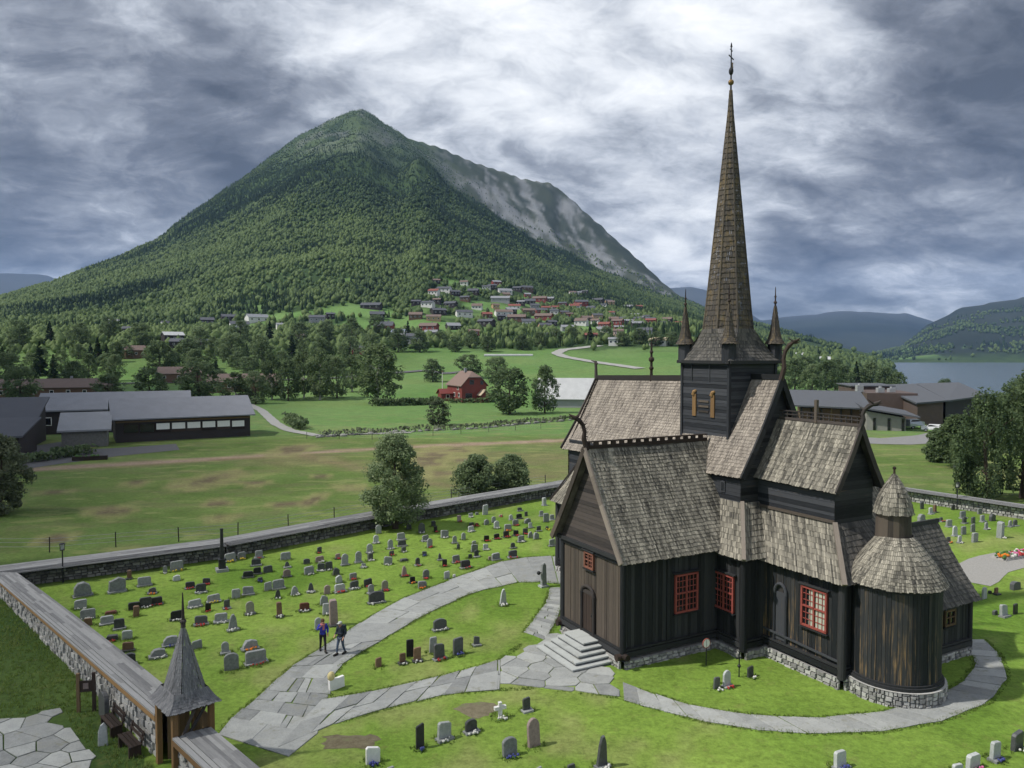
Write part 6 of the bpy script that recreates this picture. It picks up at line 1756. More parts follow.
# the bushy tree at the wall and the two round bushes beyond it
t = thing('bushy_tree', 'dense grey-green pear-shaped tree standing at the dark churchyard wall', 'tree', (-10.6, 69.2, 0), 0)
crown_mesh('crown', 8.7, 5.6, 'round', 24000, .21, 5, 'leaf_silver', z0=1.0, parent=t); trunk_mesh(8.4, 5.0, 'round', 6, 'bark', t)
t = thing('round_bush', 'large round grey-green bush behind the wall, left of a smaller one', 'bush', (-4.1, 86.5, 0), 0, 'round bushes behind the dark wall')
crown_mesh('foliage', 4.3, 4.9, 'bush', 11000, .26, 8, 'leaf_silver', z0=.1, parent=t); trunk_mesh(3.0, 3, 'bush', 9, 'bark', t)
t = thing('round_bush', 'rounded grey-green bush behind the wall, right of a taller one', 'bush', (-.2, 89.0, 0), 0, 'round bushes behind the dark wall')
crown_mesh('foliage', 4.0, 4.7, 'bush', 10000, .26, 18, 'leaf_silver', z0=.1, parent=t); trunk_mesh(3.0, 3, 'bush', 19, 'bark', t)
# hedge before the red house, hedge by the school, scrub along the stone row
def hedge(pts, w, h, label, mat='leaf_green', leaf=.4, dens=14):
    t = thing('hedge', label, 'hedge', (pts[0][0], pts[0][1], 0))
    L = sum((Vector(b) - Vector(a)).length for a, b in zip(pts, pts[1:])); n = int(L * w * h * dens)
    P, _ = resample(pts, n); rs = np.random.RandomState(int(abs(pts[0][0]) * 10))
    X = np.array([p.x for p in P]) + rs.uniform(-w / 2, w / 2, n); Y = np.array([p.y for p in P]) + rs.uniform(-w / 2, w / 2, n)
    hh = h * (.75 + .5 * vnoise(X / 3, Y / 3, 5)); Z = terrain(X, Y) + hh * rs.rand(n) ** .6
    d = rs.normal(size=(n, 3)); d /= np.linalg.norm(d, axis=1)[:, None]; a = np.cross(d, rs.normal(size=(n, 3))); a /= np.linalg.norm(a, axis=1)[:, None]; b = np.cross(d, a)
    C = np.stack([X - pts[0][0], Y - pts[0][1], Z], 1); s = leaf * (.6 + .8 * rs.rand(n))[:, None]
    V = np.stack([C - a * s, C - b * s * .6, C + a * s, C + b * s * .6], 1).reshape(-1, 3)
    np_mesh('foliage', V, np.arange(4 * n).reshape(-1, 4), mat, rs.rand(n), parent=t)
    mb = MB()
    for p in resample(pts, max(4, int(L / 2)))[0]: mb.tube([(p.x - pts[0][0], p.y - pts[0][1], float(terrain(np.array([p.x]), np.array([p.y]))[0]) - .1), (p.x - pts[0][0], p.y - pts[0][1], h * .5)], [.06, .03], 5)
    mb.build('stems', 'bark', t)
hedge([(-20, 241), (-13, 243), (-5.5, 247)], 1.4, 1.5, 'low clipped green hedge in front of the red house', dens=12)
hedge([(-41, 226), (-30, 230), (-22, 237)], 3.0, 2.0, 'ragged green hedge on the meadow left of the red house', dens=5, leaf=.6)
hedge([(-74.5, 104.5), (-69.5, 112), (-66.5, 121)], 2.2, 1.5, 'dark clipped hedge in front of the left school buildings', dens=12)
hedge(SCRUB, 2.2, 1.0, 'low line of scrub and weeds across the middle of the field', 'leaf_willow', .4, 5)
hedge([(-50, 172), (-46, 164), (-43.5, 158)], 2.6, 2.2, 'dark bushes beside the pale path right of the long hall', dens=6, leaf=.5)

EXTRA = []
_r = random.Random(21)
while len(EXTRA) < 48:
    q = _r.choice([h for h in HOUSES if h[1] > 560 and 512 + 770 * h[0] / h[1] > 400])
    x = q[0] + _r.uniform(-34, 34); y = q[1] + _r.uniform(-40, 60); u = 512 + 770 * x / y
    if 395 < u < 700 and y > 540 and all(math.hypot(x - h[0], (y - h[1]) * .6) > 13 for h in HOUSES + EXTRA):
        EXTRA.append((round(x, 1), round(y, 1), round(_r.uniform(7, 11.5), 1), _r.choice(['dark', 'dark', 'brown', 'red', 'white', 'grey', 'white', 'tan']), _r.choice(['dark', 'dark', 'grey', 'brown', 'red'])))
HOUSES = HOUSES + EXTRA
# ================================================================ woods on the slopes (nobody could count them)
def forest(name, n_try, ylo, yhi, ulo, uhi, seed, size, dens):
    rs = np.random.RandomState(seed)
    Y = np.sqrt(rs.uniform(ylo ** 2, yhi ** 2, n_try)); U = rs.uniform(ulo, uhi, n_try); X = (U - 512) / 770 * Y
    Z = terrain(X, Y)
    keep = dens(X, Y, Z, U) > rs.rand(n_try)
    for hx, hy, hw, _, _ in HOUSES:
        keep &= ~((np.abs(X - hx) < hw * .75 + 2) & (Y < hy + 9) & (Y > hy - 24))
    for hx, hy, a, b in CLEAR:
        keep &= ((X - hx) / a) ** 2 + ((Y - hy) / b) ** 2 > .9
    for pl in (ROAD_A, ROAD_B):
        for p, q in zip(pl, pl[1:]):
            a = np.array(p); b = np.array(q); t = np.clip(((X - a[0]) * (b - a)[0] + (Y - a[1]) * (b - a)[1]) / ((b - a) ** 2).sum(), 0, 1)
            keep &= np.hypot(X - a[0] - t * (b - a)[0], Y - a[1] - t * (b - a)[1]) > 9
    X, Y, Z = X[keep], Y[keep], Z[keep]; n = len(X)
    big = fbm(X / 130, Y / 130, 4, 91) + .16 * (sstep(170, 280, Z) - .55); con = (big + rs.uniform(-.12, .12, n)) > (.50 if ylo > 900 else .60)
    h = size * (1 - .50 * sstep(300, 620, Z)) * (.6 + .8 * rs.rand(n)) * np.where(con, 1.15, .85); w = np.where(con, .34, .80) * h * (.75 + .5 * rs.rand(n))
    tint = np.clip(np.where(con, .10, .72 - .42 * sstep(220, 460, Z)) + rs.uniform(-.16, .26, n) + (fbm(X / 260, Y / 260, 4, 97) - .47) * 1.3, 0, 1)
    # each crown: three jagged tiers of six-sided cones (conifers) or a rough ball (broadleaf)
    out_v, out_f, out_t = [], [], []
    for is_c in (True, False):
        I = np.where(con == is_c)[0]; m_ = len(I)
        if m_ == 0: continue
        if is_c:
            tv = []
            for r_, z_ in ((1, .10), (.62, .45), (0.02, 1.0)):
                tv += [(r_ * math.cos(a), r_ * math.sin(a), z_) for a in np.linspace(0, 2 * math.pi, 7)[:-1]]
            tf = [(a * 6 + i, a * 6 + (i + 1) % 6, a * 6 + 6 + (i + 1) % 6, a * 6 + 6 + i) for a in range(2) for i in range(6)]
        else:
            tv = []
            for r_, z_ in ((.45, .06), (1.0, .38), (.85, .70), (.15, 1.0)):
                tv += [(r_ * math.cos(a + z_ * 2), r_ * math.sin(a + z_ * 2), z_) for a in np.linspace(0, 2 * math.pi, 7)[:-1]]
            tf = [(a * 6 + i, a * 6 + (i + 1) % 6, a * 6 + 6 + (i + 1) % 6, a * 6 + 6 + i) for a in range(3) for i in range(6)]
        tv = np.array(tv); tf = np.array(tf); k = len(tv)
        V = np.repeat(tv[None], m_, 0) * (1 + rs.uniform(-.30, .30, (m_, k, 1)) * np.array([1, 1, .35]))
        V = V * np.stack([w[I] / 2, w[I] / 2, h[I]], 1)[:, None, :] + np.stack([X[I], Y[I], Z[I] - .4], 1)[:, None, :]
        b = sum(len(v) for v in out_v)
        out_v.append(V.reshape(-1, 3)); out_f.append((tf[None] + (np.arange(m_) * k)[:, None, None] + b).reshape(-1, 4))
        out_t.append((tint[I][:, None] + rs.uniform(-.12, .12, (m_, len(tf)))).ravel())
    o = np_mesh(name, np.concatenate(out_v), np.concatenate(out_f), 'leaf_forest', np.clip(np.concatenate(out_t), 0, 1))
    tag(o, kind='stuff'); return o
def d_mid(X, Y, Z, U):
    n3 = fbm(X / 30, Y / 30, 4, 47); cl = fbm(X / 70, Y / 70, 4, 83)
    vill = sstep(400, 470, U) * (1 - sstep(700, 750, U)) * (1 - sstep(880, 1000, Y))
    d = (.28 + .72 * sstep(.34, .58, cl)) * np.where(vill > .5, .85, .95)
    d = np.where(Y < 520, d * sstep(470, 520, Y + (U < 380) * 60), d)
    return d * (U < 790)
def d_high(X, Y, Z, U):
    Yc = np.interp(U, CR_U, CR_Y)
    cl = fbm(X / 160, Y / 160, 5, 85)
    d = (1 - .50 * sstep(360, 620, Z + (cl - .5) * 280)) * (.42 + .58 * sstep(.26, .50, cl)) * .96
    face = sstep(420, 470, U) * (1 - sstep(660, 700, U)) * sstep(.70, .76, Y / Yc)
    return d * (1 - face * .93) * (Y < Yc * 1.02)
forest('woodland', 30000, 440, 1000, -60, 800, 1, 6.4, d_mid)
forest('forest', 170000, 960, 2500, -80, 800, 2, 6.4, d_high)
def d_shore(X, Y, Z, U): return (Z > -17.5) * sstep(.42, .58, fbm(X / 90, Y / 90, 4, 87)) * .9
forest('shore_woods', 9000, 520, 2600, 740, 925, 3, 11, d_shore)
def d_fshore(X, Y, Z, U): return (Z > -13) * sstep(.40, .55, fbm(X / 200, Y / 200, 4, 89))
forest('shore_woods', 9000, 2700, 4400, 780, 1100, 4, 14, d_fshore)

# ================================================================ houses of the village
HC = {'white': (.62, .62, .60), 'dark': (.035, .030, .030), 'brown': (.12, .075, .05), 'grey': (.30, .31, .32), 'red': (.20, .05, .045), 'tan': (.42, .29, .18), 'pink': (.48, .33, .30)}
RC = {'dark': (.075, .080, .095), 'grey': (.22, .23, .25), 'brown': (.15, .11, .095), 'red': (.20, .07, .055), 'blue': (.16, .19, .25), 'light': (.42, .43, .44), 'tan': (.40, .33, .24)}
for k, c in HC.items(): plain_mat('house_wall_' + k, c, .8, var=.15, scale=.6)
for k, c in RC.items(): plain_mat('house_roof_' + k, c, .7, var=.2, scale=.5)
def gable_house(root_name, w, d, hw, hr, wall, roof, parent=None, win=3, dz=0.0, trim='white_paint', chimney=True, frames=True):
    """ridge along x; walls as the thing's own mesh, roof / windows / door / chimney as parts"""
    mb = MB(); x, y = w / 2, d / 2
    mb.face([(-x, -y, dz), (x, -y, dz), (x, -y, hw), (-x, -y, hw)]); mb.face([(x, y, dz), (-x, y, dz), (-x, y, hw), (x, y, hw)])
    for s in (1, -1):
        q = [(s * x, -s * y, dz), (s * x, s * y, dz), (s * x, s * y, hw), (s * x, 0, hw + hr), (s * x, -s * y, hw)]
        mb.face(q)
    o = mb.build(root_name, wall, parent)
    r = MB(); ov = .5; th = .18
    sl = Vector((0, y, -hr)).normalized()
    for s in (1, -1):
        e = Vector((0, s * (y + ov), hw - ov * hr / y)); t = Vector((0, 0, hw + hr))
        A = [Vector((-x - ov, e.y, e.z)), Vector((x + ov, e.y, e.z)), Vector((x + ov, 0, t.z)), Vector((-x - ov, 0, t.z))]
        up = Vector((0, 0, th))
        T = [p + up for p in A]
        if s > 0: A.reverse(); T.reverse()
        r.face(T); r.face(A[::-1])
        for i in range(4): r.face([A[i], A[(i + 1) % 4], T[(i + 1) % 4], T[i]])
    ro = r.build('roof', roof, o)
    if chimney:
        c = MB(); c.box((w * .18, .3, hw + hr + .35), (.7, .7, 1.3)); c.build('chimney', 'house_roof_grey', ro)
    for i in range(win):
        px_ = (i + .5) / win * w - x
        fr = MB(); fr.box((px_, -y - .02, hw * .58), (1.3, .08, 1.3)); f = fr.build('window', trim, o)
        g = MB(); g.box((px_, -y - .05, hw * .58), (1.05, .08, 1.05)); g.build('pane', 'window_glass', f)
    return o
def house_zone(x, y):
    u = 512 + 770 * x / y; 
    if u < 260: return 'on the lower left slope'
    if u < 375: return 'among trees left of the village'
    hz = 'high in the village' if y > 780 else 'low in the village' if y < 640 else 'mid village'
    return hz + (', left side' if u < 470 else ', right side' if u > 600 else ', middle')
for (x, y, w, wc_, rc_) in HOUSES:
    w *= .98; hw = rnd.uniform(3.2, 5.0); d = min(9.0, w * .7) * rnd.uniform(.85, 1.1)
    o = gable_house('house', w, d, hw, d * .5 * rnd.uniform(.42, .62), 'house_wall_' + wc_, 'house_roof_' + rc_, win=3 if w > 9 else 2, dz=-3.0, trim='white_paint' if wc_ != 'white' else 'house_roof_grey', chimney=rnd.random() < .6)
    z = float(terrain(np.array([x]), np.array([y]))[0])
    o.location = (x, y + d / 2, z + .3); o.rotation_euler = (0, 0, -math.atan2(x, y) + rnd.uniform(-.45, .45))
    tag(o, None, 'house', 'houses on the village slope')
    wcw = {'dark': 'dark', 'tan': 'tan', 'pink': 'pinkish'}.get(wc_, wc_)
    rcw = {'light': 'pale'}.get(rc_, rc_)
    register(o, ('large ' if w > 15.5 else 'small ' if w < 8.6 else '') + wcw + ' house with ' + rcw + ' roof', house_zone(x, y), x, y, 'house')

# brown terraces behind the long hall
for x, y, w, lab in ((-158, 262, 40, 'long brown row house with a brown roof behind the left school wings'), (-100, 288, 25, 'brown row house with a low brown roof behind the long hall'), (-142, 330, 17, 'dark brown house with a steep gable behind the left row house')):
    o = gable_house('row_house', w, 10, 3.8, 2.6, 'house_wall_brown', 'house_roof_brown', win=max(3, int(w / 5)), dz=-1.5)
    o.location = (x, y, float(terrain(np.array([x]), np.array([y]))[0])); o.rotation_euler = (0, 0, .25)
    tag(o, lab, 'row house')

# ---- the red house
rh = thing('red_house', 'red two-storey timber house with a brown hipped gable roof in the meadow', 'house', (-16.0, 246.2, 0), R(26))
# local: front-left corner at the origin, gable wall along x (facing the camera), depth along y
W_, D_, HW, HR = 8.6, 13.0, 5.6, 4.0
plain_mat('roof_tile_brown', (.19, .135, .115), .85, var=.3, scale=3)
mb = MB()
mb.face([(0, 0, -.3), (W_, 0, -.3), (W_, 0, HW), (W_ * .72, 0, HW + HR * .56), (W_ * .28, 0, HW + HR * .56), (0, 0, HW)])
mb.face([(0, D_, -.3), (0, 0, -.3), (0, 0, HW), (0, D_, HW)]); mb.face([(W_, 0, -.3), (W_, D_, -.3), (W_, D_, HW), (W_, 0, HW)]); mb.face([(W_, D_, -.3), (0, D_, -.3), (0, D_, HW), (W_, D_, HW)])
mb.build('wall', 'house_red', rh)
mb = MB(); o_ = .5
def slopeface(pts):
    n = (Vector(pts[1]) - Vector(pts[0])).cross(Vector(pts[2]) - Vector(pts[0]))
    if n.z < 0: pts = pts[::-1]
    mb.face(pts); mb.face([Vector(p) - Vector((0, 0, .22)) for p in pts][::-1])
    for i in range(len(pts)):
        a, b = Vector(pts[i]), Vector(pts[(i + 1) % len(pts)]); mb.face([a, b, b - Vector((0, 0, .22)), a - Vector((0, 0, .22))])
er = HW - .45; tz = HW + HR
slopeface([(-o_, -o_, er), (-o_, D_ + o_, er), (W_ / 2, D_ - 1.5, tz + .2), (W_ / 2, 2.0, tz + .2), (W_ * .24, -o_, HW + HR * .56 + .1)])
slopeface([(W_ + o_, -o_, er), (W_ + o_, D_ + o_, er), (W_ / 2, D_ - 1.5, tz + .2), (W_ / 2, 2.0, tz + .2), (W_ * .76, -o_, HW + HR * .56 + .1)])
slopeface([(W_ * .24, -o_, HW + HR * .56 + .1), (W_ * .76, -o_, HW + HR * .56 + .1), (W_ / 2, 2.0, tz + .2)])
slopeface([(-o_, D_ + o_, er), (W_ + o_, D_ + o_, er), (W_ / 2, D_ - 1.5, tz + .2)])
rf = mb.build('roof', 'roof_tile_brown', rh)
mb = MB(); mb.box((W_ / 2 - .6, 6, tz + .5), (.8, .8, 1.4)); mb.build('chimney', 'house_roof_grey', rf)
for x, z, w, h in ((2.3, 2.0, 2.3, 1.5), (3.4, 6.3, 1.5, 1.5), (6.9, 6.1, 1.0, 1.3)):
    mb = MB(); mb.box((x, -.03, z), (w, .1, h)); f = mb.build('window', 'house_roof_dark', rh)
    mb = MB(); mb.box((x, -.06, z), (w - .25, .1, h - .25)); mb.build('pane', 'window_glass', f)
for y, z in ((2.5, 2.1), (6.5, 2.1), (3.5, 4.4)):
    mb = MB(); mb.box((-.03, y, z), (.1, 1.4, 1.4)); f = mb.build('window', 'white_paint', rh)
    mb = MB(); mb.box((-.06, y, z), (.1, 1.1, 1.1)); mb.build('pane', 'window_glass', f)
ob = gable_house('porch', 3.2, 2.6, 2.5, 1.3, 'house_red', 'house_roof_tan', rh, win=0, dz=-.3, chimney=False); ob.location = (6.9, -1.3, 0); ob.rotation_euler = (0, 0, R(90))
mb = MB(); mb.box((6.9, -2.66, 1.3), (1.2, .1, 1.5)); mb.build('window', 'house_roof_dark', rh)
ob = gable_house('side_wing', 4.5, 3.4, 2.6, 1.2, 'house_red', 'house_red', rh, win=1, dz=-.3, chimney=False); ob.location = (-2.0, 9.0, 0)
t = thing('flagpole', 'slim white flagpole standing left of the red house', 'flagpole', (-23.0, 254, 0))
mb = MB(); mb.tube([(0, 0, 0), (0, 0, 9.5)], [.14, .07], 8); mb.build('pole', 'white_paint', t); mb = MB(); mb.ball((0, 0, 9.6), .2, 8, 6); mb.build('ball', 'gilt', t)
# grey barn right of it
o = gable_house('barn', 21, 12, 2.8, 5.4, 'house_wall_grey', 'house_roof_light', win=0, chimney=False); o.location = (18.6, 226, 0); o.rotation_euler = (0, 0, R(-8))
tag(o, 'long grey barn with a pale roof behind the church ridge', 'barn')
mb = MB(); mb.box((-3, -5.55, 1.6), (3.2, .12, 3.2)); mb.build('door', 'dark_wood', o)
t = thing('tarpaulin_tunnel', 'low whitish plastic tunnel lying along the meadow behind the red house', 'tunnel', (-2, 443, float(terrain(np.array([-2.0]), np.array([443.0]))[0])), .1)
mb = MB(); mb.tube([(-14, 0, .3), (14, 0, .3)], .9, 10); mb.build('cover', 'house_roof_light', t)

# ---- school on the left
plain_mat('school_roof', (.19, .20, .225), .8, var=.2, scale=.5)
sc = thing('long_hall', 'long low dark hall with a grey roof and a row of pale windows', 'school hall', (-69.7, 135.0, 0), math.atan2(11.3, 19.8))
L_ = 22.8; D_ = 11.0
mb = MB(); mb.box((L_ / 2, D_ / 2, 1.7), (L_, D_, 4.2)); mb.build('wall', 'house_wall_dark', sc)
mb = MB()
for (A) in ([(-.8, -1.0, 4.0), (L_ + .8, -1.0, 4.0), (L_ + .8, D_ * .55, 7.3), (-.8, D_ * .55, 7.3)], [(L_ + .8, D_ + .8, 4.6), (-.8, D_ + .8, 4.6), (-.8, D_ * .55, 7.3), (L_ + .8, D_ * .55, 7.3)]):
    A = [Vector(p) for p in A]; up = Vector((0, 0, .2)); mb.face([p + up for p in A]); mb.face(A[::-1])
    for i in range(4): mb.face([A[i], A[(i + 1) % 4], A[(i + 1) % 4] + up, A[i] + up])
for xx in (0, L_): mb.face([(xx, 0, 3.7), (xx, D_, 3.7), (xx, D_ * .55, 7.3)])
mb.build('roof', 'school_roof', sc)
mb = MB(); mb.box((L_ / 2, -.12, 3.65), (L_, .16, .34)); mb.build('fascia', 'raw_wood', sc)
for i in range(8):
    x = 1.3 + i * (L_ - 2.0) / 8 + 1.1
    mb = MB(); mb.box((x, -.05, 2.35), (2.45, .12, 1.7)); f = mb.build('window', 'dark_wood', sc)
    if i >= 2:
        mb = MB(); mb.box((x, -.10, 2.6 if i < 7 else 2.5), (2.2, .08, 1.1)); mb.build('blind', 'white_paint', f)
    else:
        mb = MB(); mb.box((x, -.10, 2.4), (2.2, .08, 1.4)); mb.build('pane', 'window_glass', f)
def shed(name, x, y, w, d, h0, h1, rz, wall, roof, label, cat, wins=0, ov=.6):
    t = thing(name, label, cat, (x, y, 0), rz)
    mb = MB(); mb.face([(0, 0, -.2), (w, 0, -.2), (w, 0, h0), (0, 0, h0)]); mb.face([(w, d, -.2), (0, d, -.2), (0, d, h1), (w, d, h1)])
    mb.face([(0, d, -.2), (0, 0, -.2), (0, 0, h0), (0, d, h1)]); mb.face([(w, 0, -.2), (w, d, -.2), (w, d, h1), (w, 0, h0)]); mb.build('wall', wall, t)
    k = (h1 - h0) / d
    A = [Vector((-ov, -ov, h0 - k * ov)), Vector((w + ov, -ov, h0 - k * ov)), Vector((w + ov, d + ov, h1 + k * ov)), Vector((-ov, d + ov, h1 + k * ov))]
    up = Vector((0, 0, .28)); mb = MB(); mb.face([p + up for p in A]); mb.face(A[::-1])
    for i in range(4): mb.face([A[i], A[(i + 1) % 4], A[(i + 1) % 4] + up, A[i] + up])
    mb.build('roof', roof, t)
    for i in range(wins):
        px_ = (i + .5) / wins * w
        mb = MB(); mb.box((px_, -.03, h0 * .55), (min(1.8, w / wins * .7), .1, min(1.6, h0 * .45))); f = mb.build('window', 'raw_wood' if i % 3 == 1 else 'white_paint', t)
        mb = MB(); mb.box((px_, -.06, h0 * .55), (min(1.8, w / wins * .7) - .25, .1, min(1.6, h0 * .45) - .25)); mb.build('pane', 'window_glass', f)
    return t
shed('stone_annex', -74.9, 127.5, 6.8, 6, 2.9, 5.0, .45, 'rubble_dark', 'house_roof_grey', 'small stone annex with a pale sloping roof left of the long hall', 'annex')
shed('school_wing', -91.5, 148, 27, 9, 4.6, 7.2, .42, 'house_wall_dark', 'school_roof', 'dark school wing with a grey roof behind the small stone annex', 'school wing', 9)
shed('school_wing', -97, 124, 17, 10, 4.2, 7.4, .36, 'house_wall_dark', 'house_roof_dark', 'dark school wing with a blue-grey roof at the left picture edge', 'school wing', 4)
shed('school_wing', -88, 112, 14, 9, 3.2, 5.0, .30, 'house_wall_dark', 'house_roof_dark', 'low dark school wing behind the clipped hedge', 'school wing', 4)
t = thing('planter', 'long low dark wooden planter on the yard before the stone annex', 'planter', (-62.5, 113.5, 0), .35)
mb = MB(); mb.box((0, 0, .3), (4.6, .9, .6)); mb.build('box', 'dark_wood', t); mb = MB()
for i in range(14): mb.ball((rnd.uniform(-2.1, 2.1), rnd.uniform(-.3, .3), .65), rnd.uniform(.12, .22), 6, 4)
mb.build('plants', 'petals_v', t)
# ---- modern hall on the right
for n_, c_ in (('brick_brown', (.095, .070, .062)), ('panel_black', (.030, .028, .032)), ('roof_slate', (.085, .092, .105)), ('render_pale', (.25, .245, .225))): plain_mat(n_, c_, .75, var=.2, scale=1.2)
def block(parent, name, mat, pts, z0, zf, zb):
    """prism on a plan outline with a roof height for every corner"""
    mb = MB(); P = [Vector((*p, z0)) for p in pts]; T = [Vector((*p, z)) for p, z in zip(pts, zf)]
    n = len(pts)
    for i in range(n): mb.face([P[i], P[(i + 1) % n], T[(i + 1) % n], T[i]])
    mb.face(T); return mb.build(name, mat, parent)
hall = thing('modern_hall', 'large dark brown modern hall with big sloping slate grey roofs', 'hall', (0, 0, 0))
def roof_slab(parent, q, th, mat):
    mb = MB(); A = [Vector(p) for p in q]; n = (A[1] - A[0]).cross(A[2] - A[0])
    if n.z < 0: A.reverse()
    up = Vector((0, 0, th)); mb.face([p + up for p in A]); mb.face(A[::-1])
    for i in range(len(A)): mb.face([A[i], A[(i + 1) % len(A)], A[(i + 1) % len(A)] + up, A[i] + up])
    return mb.build('roof', mat, parent)
roof_slab(hall, [(88.2, 167.6, 4.6), (96.0, 169.2, 5.05), (108, 206, 7.2), (97.5, 206, 6.9)], .35, 'roof_slate')
roof_slab(hall, [(96.3, 169.6, 5.0), (113.6, 183.6, 5.4), (119, 205, 7.6), (108.2, 206, 7.25)], .35, 'roof_slate')
block(hall, 'brick_wall', 'brick_brown', [(89, 168.6), (95.4, 170), (107, 205), (98, 205)], -.5, (4.5, 4.95, 7.05, 6.8), 0)
block(hall, 'panel_wall', 'panel_black', [(96.5, 171), (112.6, 184.5), (117.8, 204), (107.4, 204.6)], -.5, (4.9, 5.3, 7.45, 7.1), 0)
block(hall, 'panel_wall', 'brick_brown', [(86, 195), (96.5, 195), (97.5, 204), (87, 205)], -.5, (7.2, 7.2, 7.2, 7.2), 0)
roof_slab(hall, [(85.6, 194.5, 7.25), (97, 194.5, 7.25), (98, 205, 7.5), (86.6, 205.5, 7.5)], .25, 'roof_slate')
for x, y, h in ((84.0, 186, 1.6), (87.6, 183, 1.1), (91.0, 184.5, .9)):
    mb = MB(); mb.box((x, y, 6.4 + h / 2), (1.5, 1.3, h)); mb.tube([(x, y, 6.4 + h), (x, y, 6.8 + h)], .35, 10); mb.build('roof_vent', 'zinc', hall)
block(hall, 'annex_wall', 'brick_brown', [(84, 182), (95, 180), (97, 195), (86, 195)], -.5, (6.3, 6.3, 6.5, 6.5), 0)
low = thing('low_hall', 'low timber hall with dark posts and a slate roof behind the chancel', 'hall', (0, 0, 0))
block(low, 'wall', 'house_wall_brown', [(61.5, 164), (73.6, 161.4), (79, 177), (67, 180.4)], -.5, (4.1, 3.9, 6.2, 6.3), 0)
roof_slab(low, [(59.6, 162.4, 4.5), (74.8, 159.2, 4.0), (80.8, 178.4, 6.6), (65.6, 182.4, 6.8)], .3, 'roof_slate')
for i in range(7):
    x = 61.7 + i * 1.95; mb = MB(); mb.beam((x, 163.8 - i * .42, 0), (x, 163.8 - i * .42, 4.1), .28, .28); mb.build('post', 'raw_wood' if i == 3 else 'house_wall_dark', low)
shop = thing('low_shop', 'low pale-walled shop wing under a slate lean-to roof by the cars', 'shop', (0, 0, 0))
block(shop, 'wall', 'render_pale', [(72.6, 157.2), (79.6, 155.2), (82, 163.6), (75, 166)], -.5, (3.9, 2.7, 3.2, 4.3), 0)
roof_slab(shop, [(71.6, 156.2, 4.4), (81.6, 153.4, 2.75), (84.0, 164.4, 3.3), (74.4, 167.8, 5.0)], .3, 'roof_slate')
for x, y in ((74.0, 156.72), (76.6, 155.98), (79.1, 155.26)):
    mb = MB(); mb.box((x, y, 1.3), (.5, .14, 2.5), Matrix.Rotation(-.28, 3, 'Z')); mb.build('window', 'window_glass', shop)
plain_mat('car_white', (.66, .67, .68), .3, var=.05, spec=.5); plain_mat('car_silver', (.36, .39, .43), .3, metallic=.4, var=.05, spec=.5); plain_mat('tyre', (.015, .015, .016), .8)
def car(x, y, rz, paint, label, van=False):
    t = thing('parked_car', label, 'car', (x, y, .06), rz, 'cars parked by the right hall')
    L, W, H = (4.9, 1.9, 1.95) if van else (4.3, 1.75, 1.42)
    prof = [(-.5, .28), (.5, .28), (.5, .62), (.47, .70), (.30, .76), (.16, 1.0), (-.34, 1.0), (-.46, .70 if not van else 1.0), (-.5, .62)]
    mb = MB(); w = W / 2
    A = [Vector((px_ * L, -w, pz_ * H)) for px_, pz_ in prof]; B = [Vector((px_ * L, w, pz_ * H)) for px_, pz_ in prof]
    for i, p in enumerate(A):
        if p.z > .75 * H: p.y *= .82; B[i].y *= .82
    mb.face(A); mb.face(B[::-1])
    for i in range(len(A)): mb.face([A[i], B[i], B[(i + 1) % len(A)], A[(i + 1) % len(A)]][::-1])
    mb.build('body', paint, t)
    for s in (-1, 1):
        mb = MB(); q = [Vector((.26 * L, s * (w * .93 + .012), .77 * H)), Vector((.15 * L, s * (w * .83 + .012), .96 * H)), Vector((-.32 * L, s * (w * .83 + .012), .96 * H)), Vector((-.42 * L, s * (w * .93 + .012), .77 * H))]
        mb.face(q if s < 0 else q[::-1]); mb.face(q[::-1] if s < 0 else q); mb.build('side_window', 'window_glass', t)
    mb = MB(); q = [Vector((.302 * L, -w * .78, .785 * H)), Vector((.302 * L, w * .78, .785 * H)), Vector((.175 * L, w * .7, .985 * H)), Vector((.175 * L, -w * .7, .985 * H))]; mb.face(q); mb.build('windscreen', 'window_glass', t)
    for sx in (-.31, .31):
        for s in (-1, 1):
            mb = MB(); mb.tube([(sx * L, s * (w - .18), .31), (sx * L, s * (w + .02), .31)], .31, 14); wh = mb.build('wheel', 'tyre', t)
            mb = MB(); mb.tube([(sx * L, s * (w + .0), .31), (sx * L, s * (w + .03), .31)], .19, 10); mb.build('rim', 'zinc', wh)
    for s in (-1, 1):
        mb = MB(); mb.box((.5 * L, s * w * .72, .6 * H), (.05, .34, .14)); mb.build('headlight', 'white_paint', t)
car(83.9, 160.5, .5, 'car_silver', 'silver van parked beside the pale shop wing', True)
car(84.6, 154.2, 2.7, 'car_white', 'white car parked in front of the brown hall')
for x, y, lab in ((339, 900, 'white house among trees left of the lake, nearer the tower'), (366, 905, 'white house among trees left of the lake, nearer the water')):
    o = gable_house('house', 14, 9, 4.5, 3, 'house_wall_white', 'house_roof_light', win=3, dz=-4); o.location = (x, y, float(terrain(np.array([float(x)]), np.array([float(y)]))[0])); o.rotation_euler = (0, 0, -.3)
    tag(o, lab, 'house')
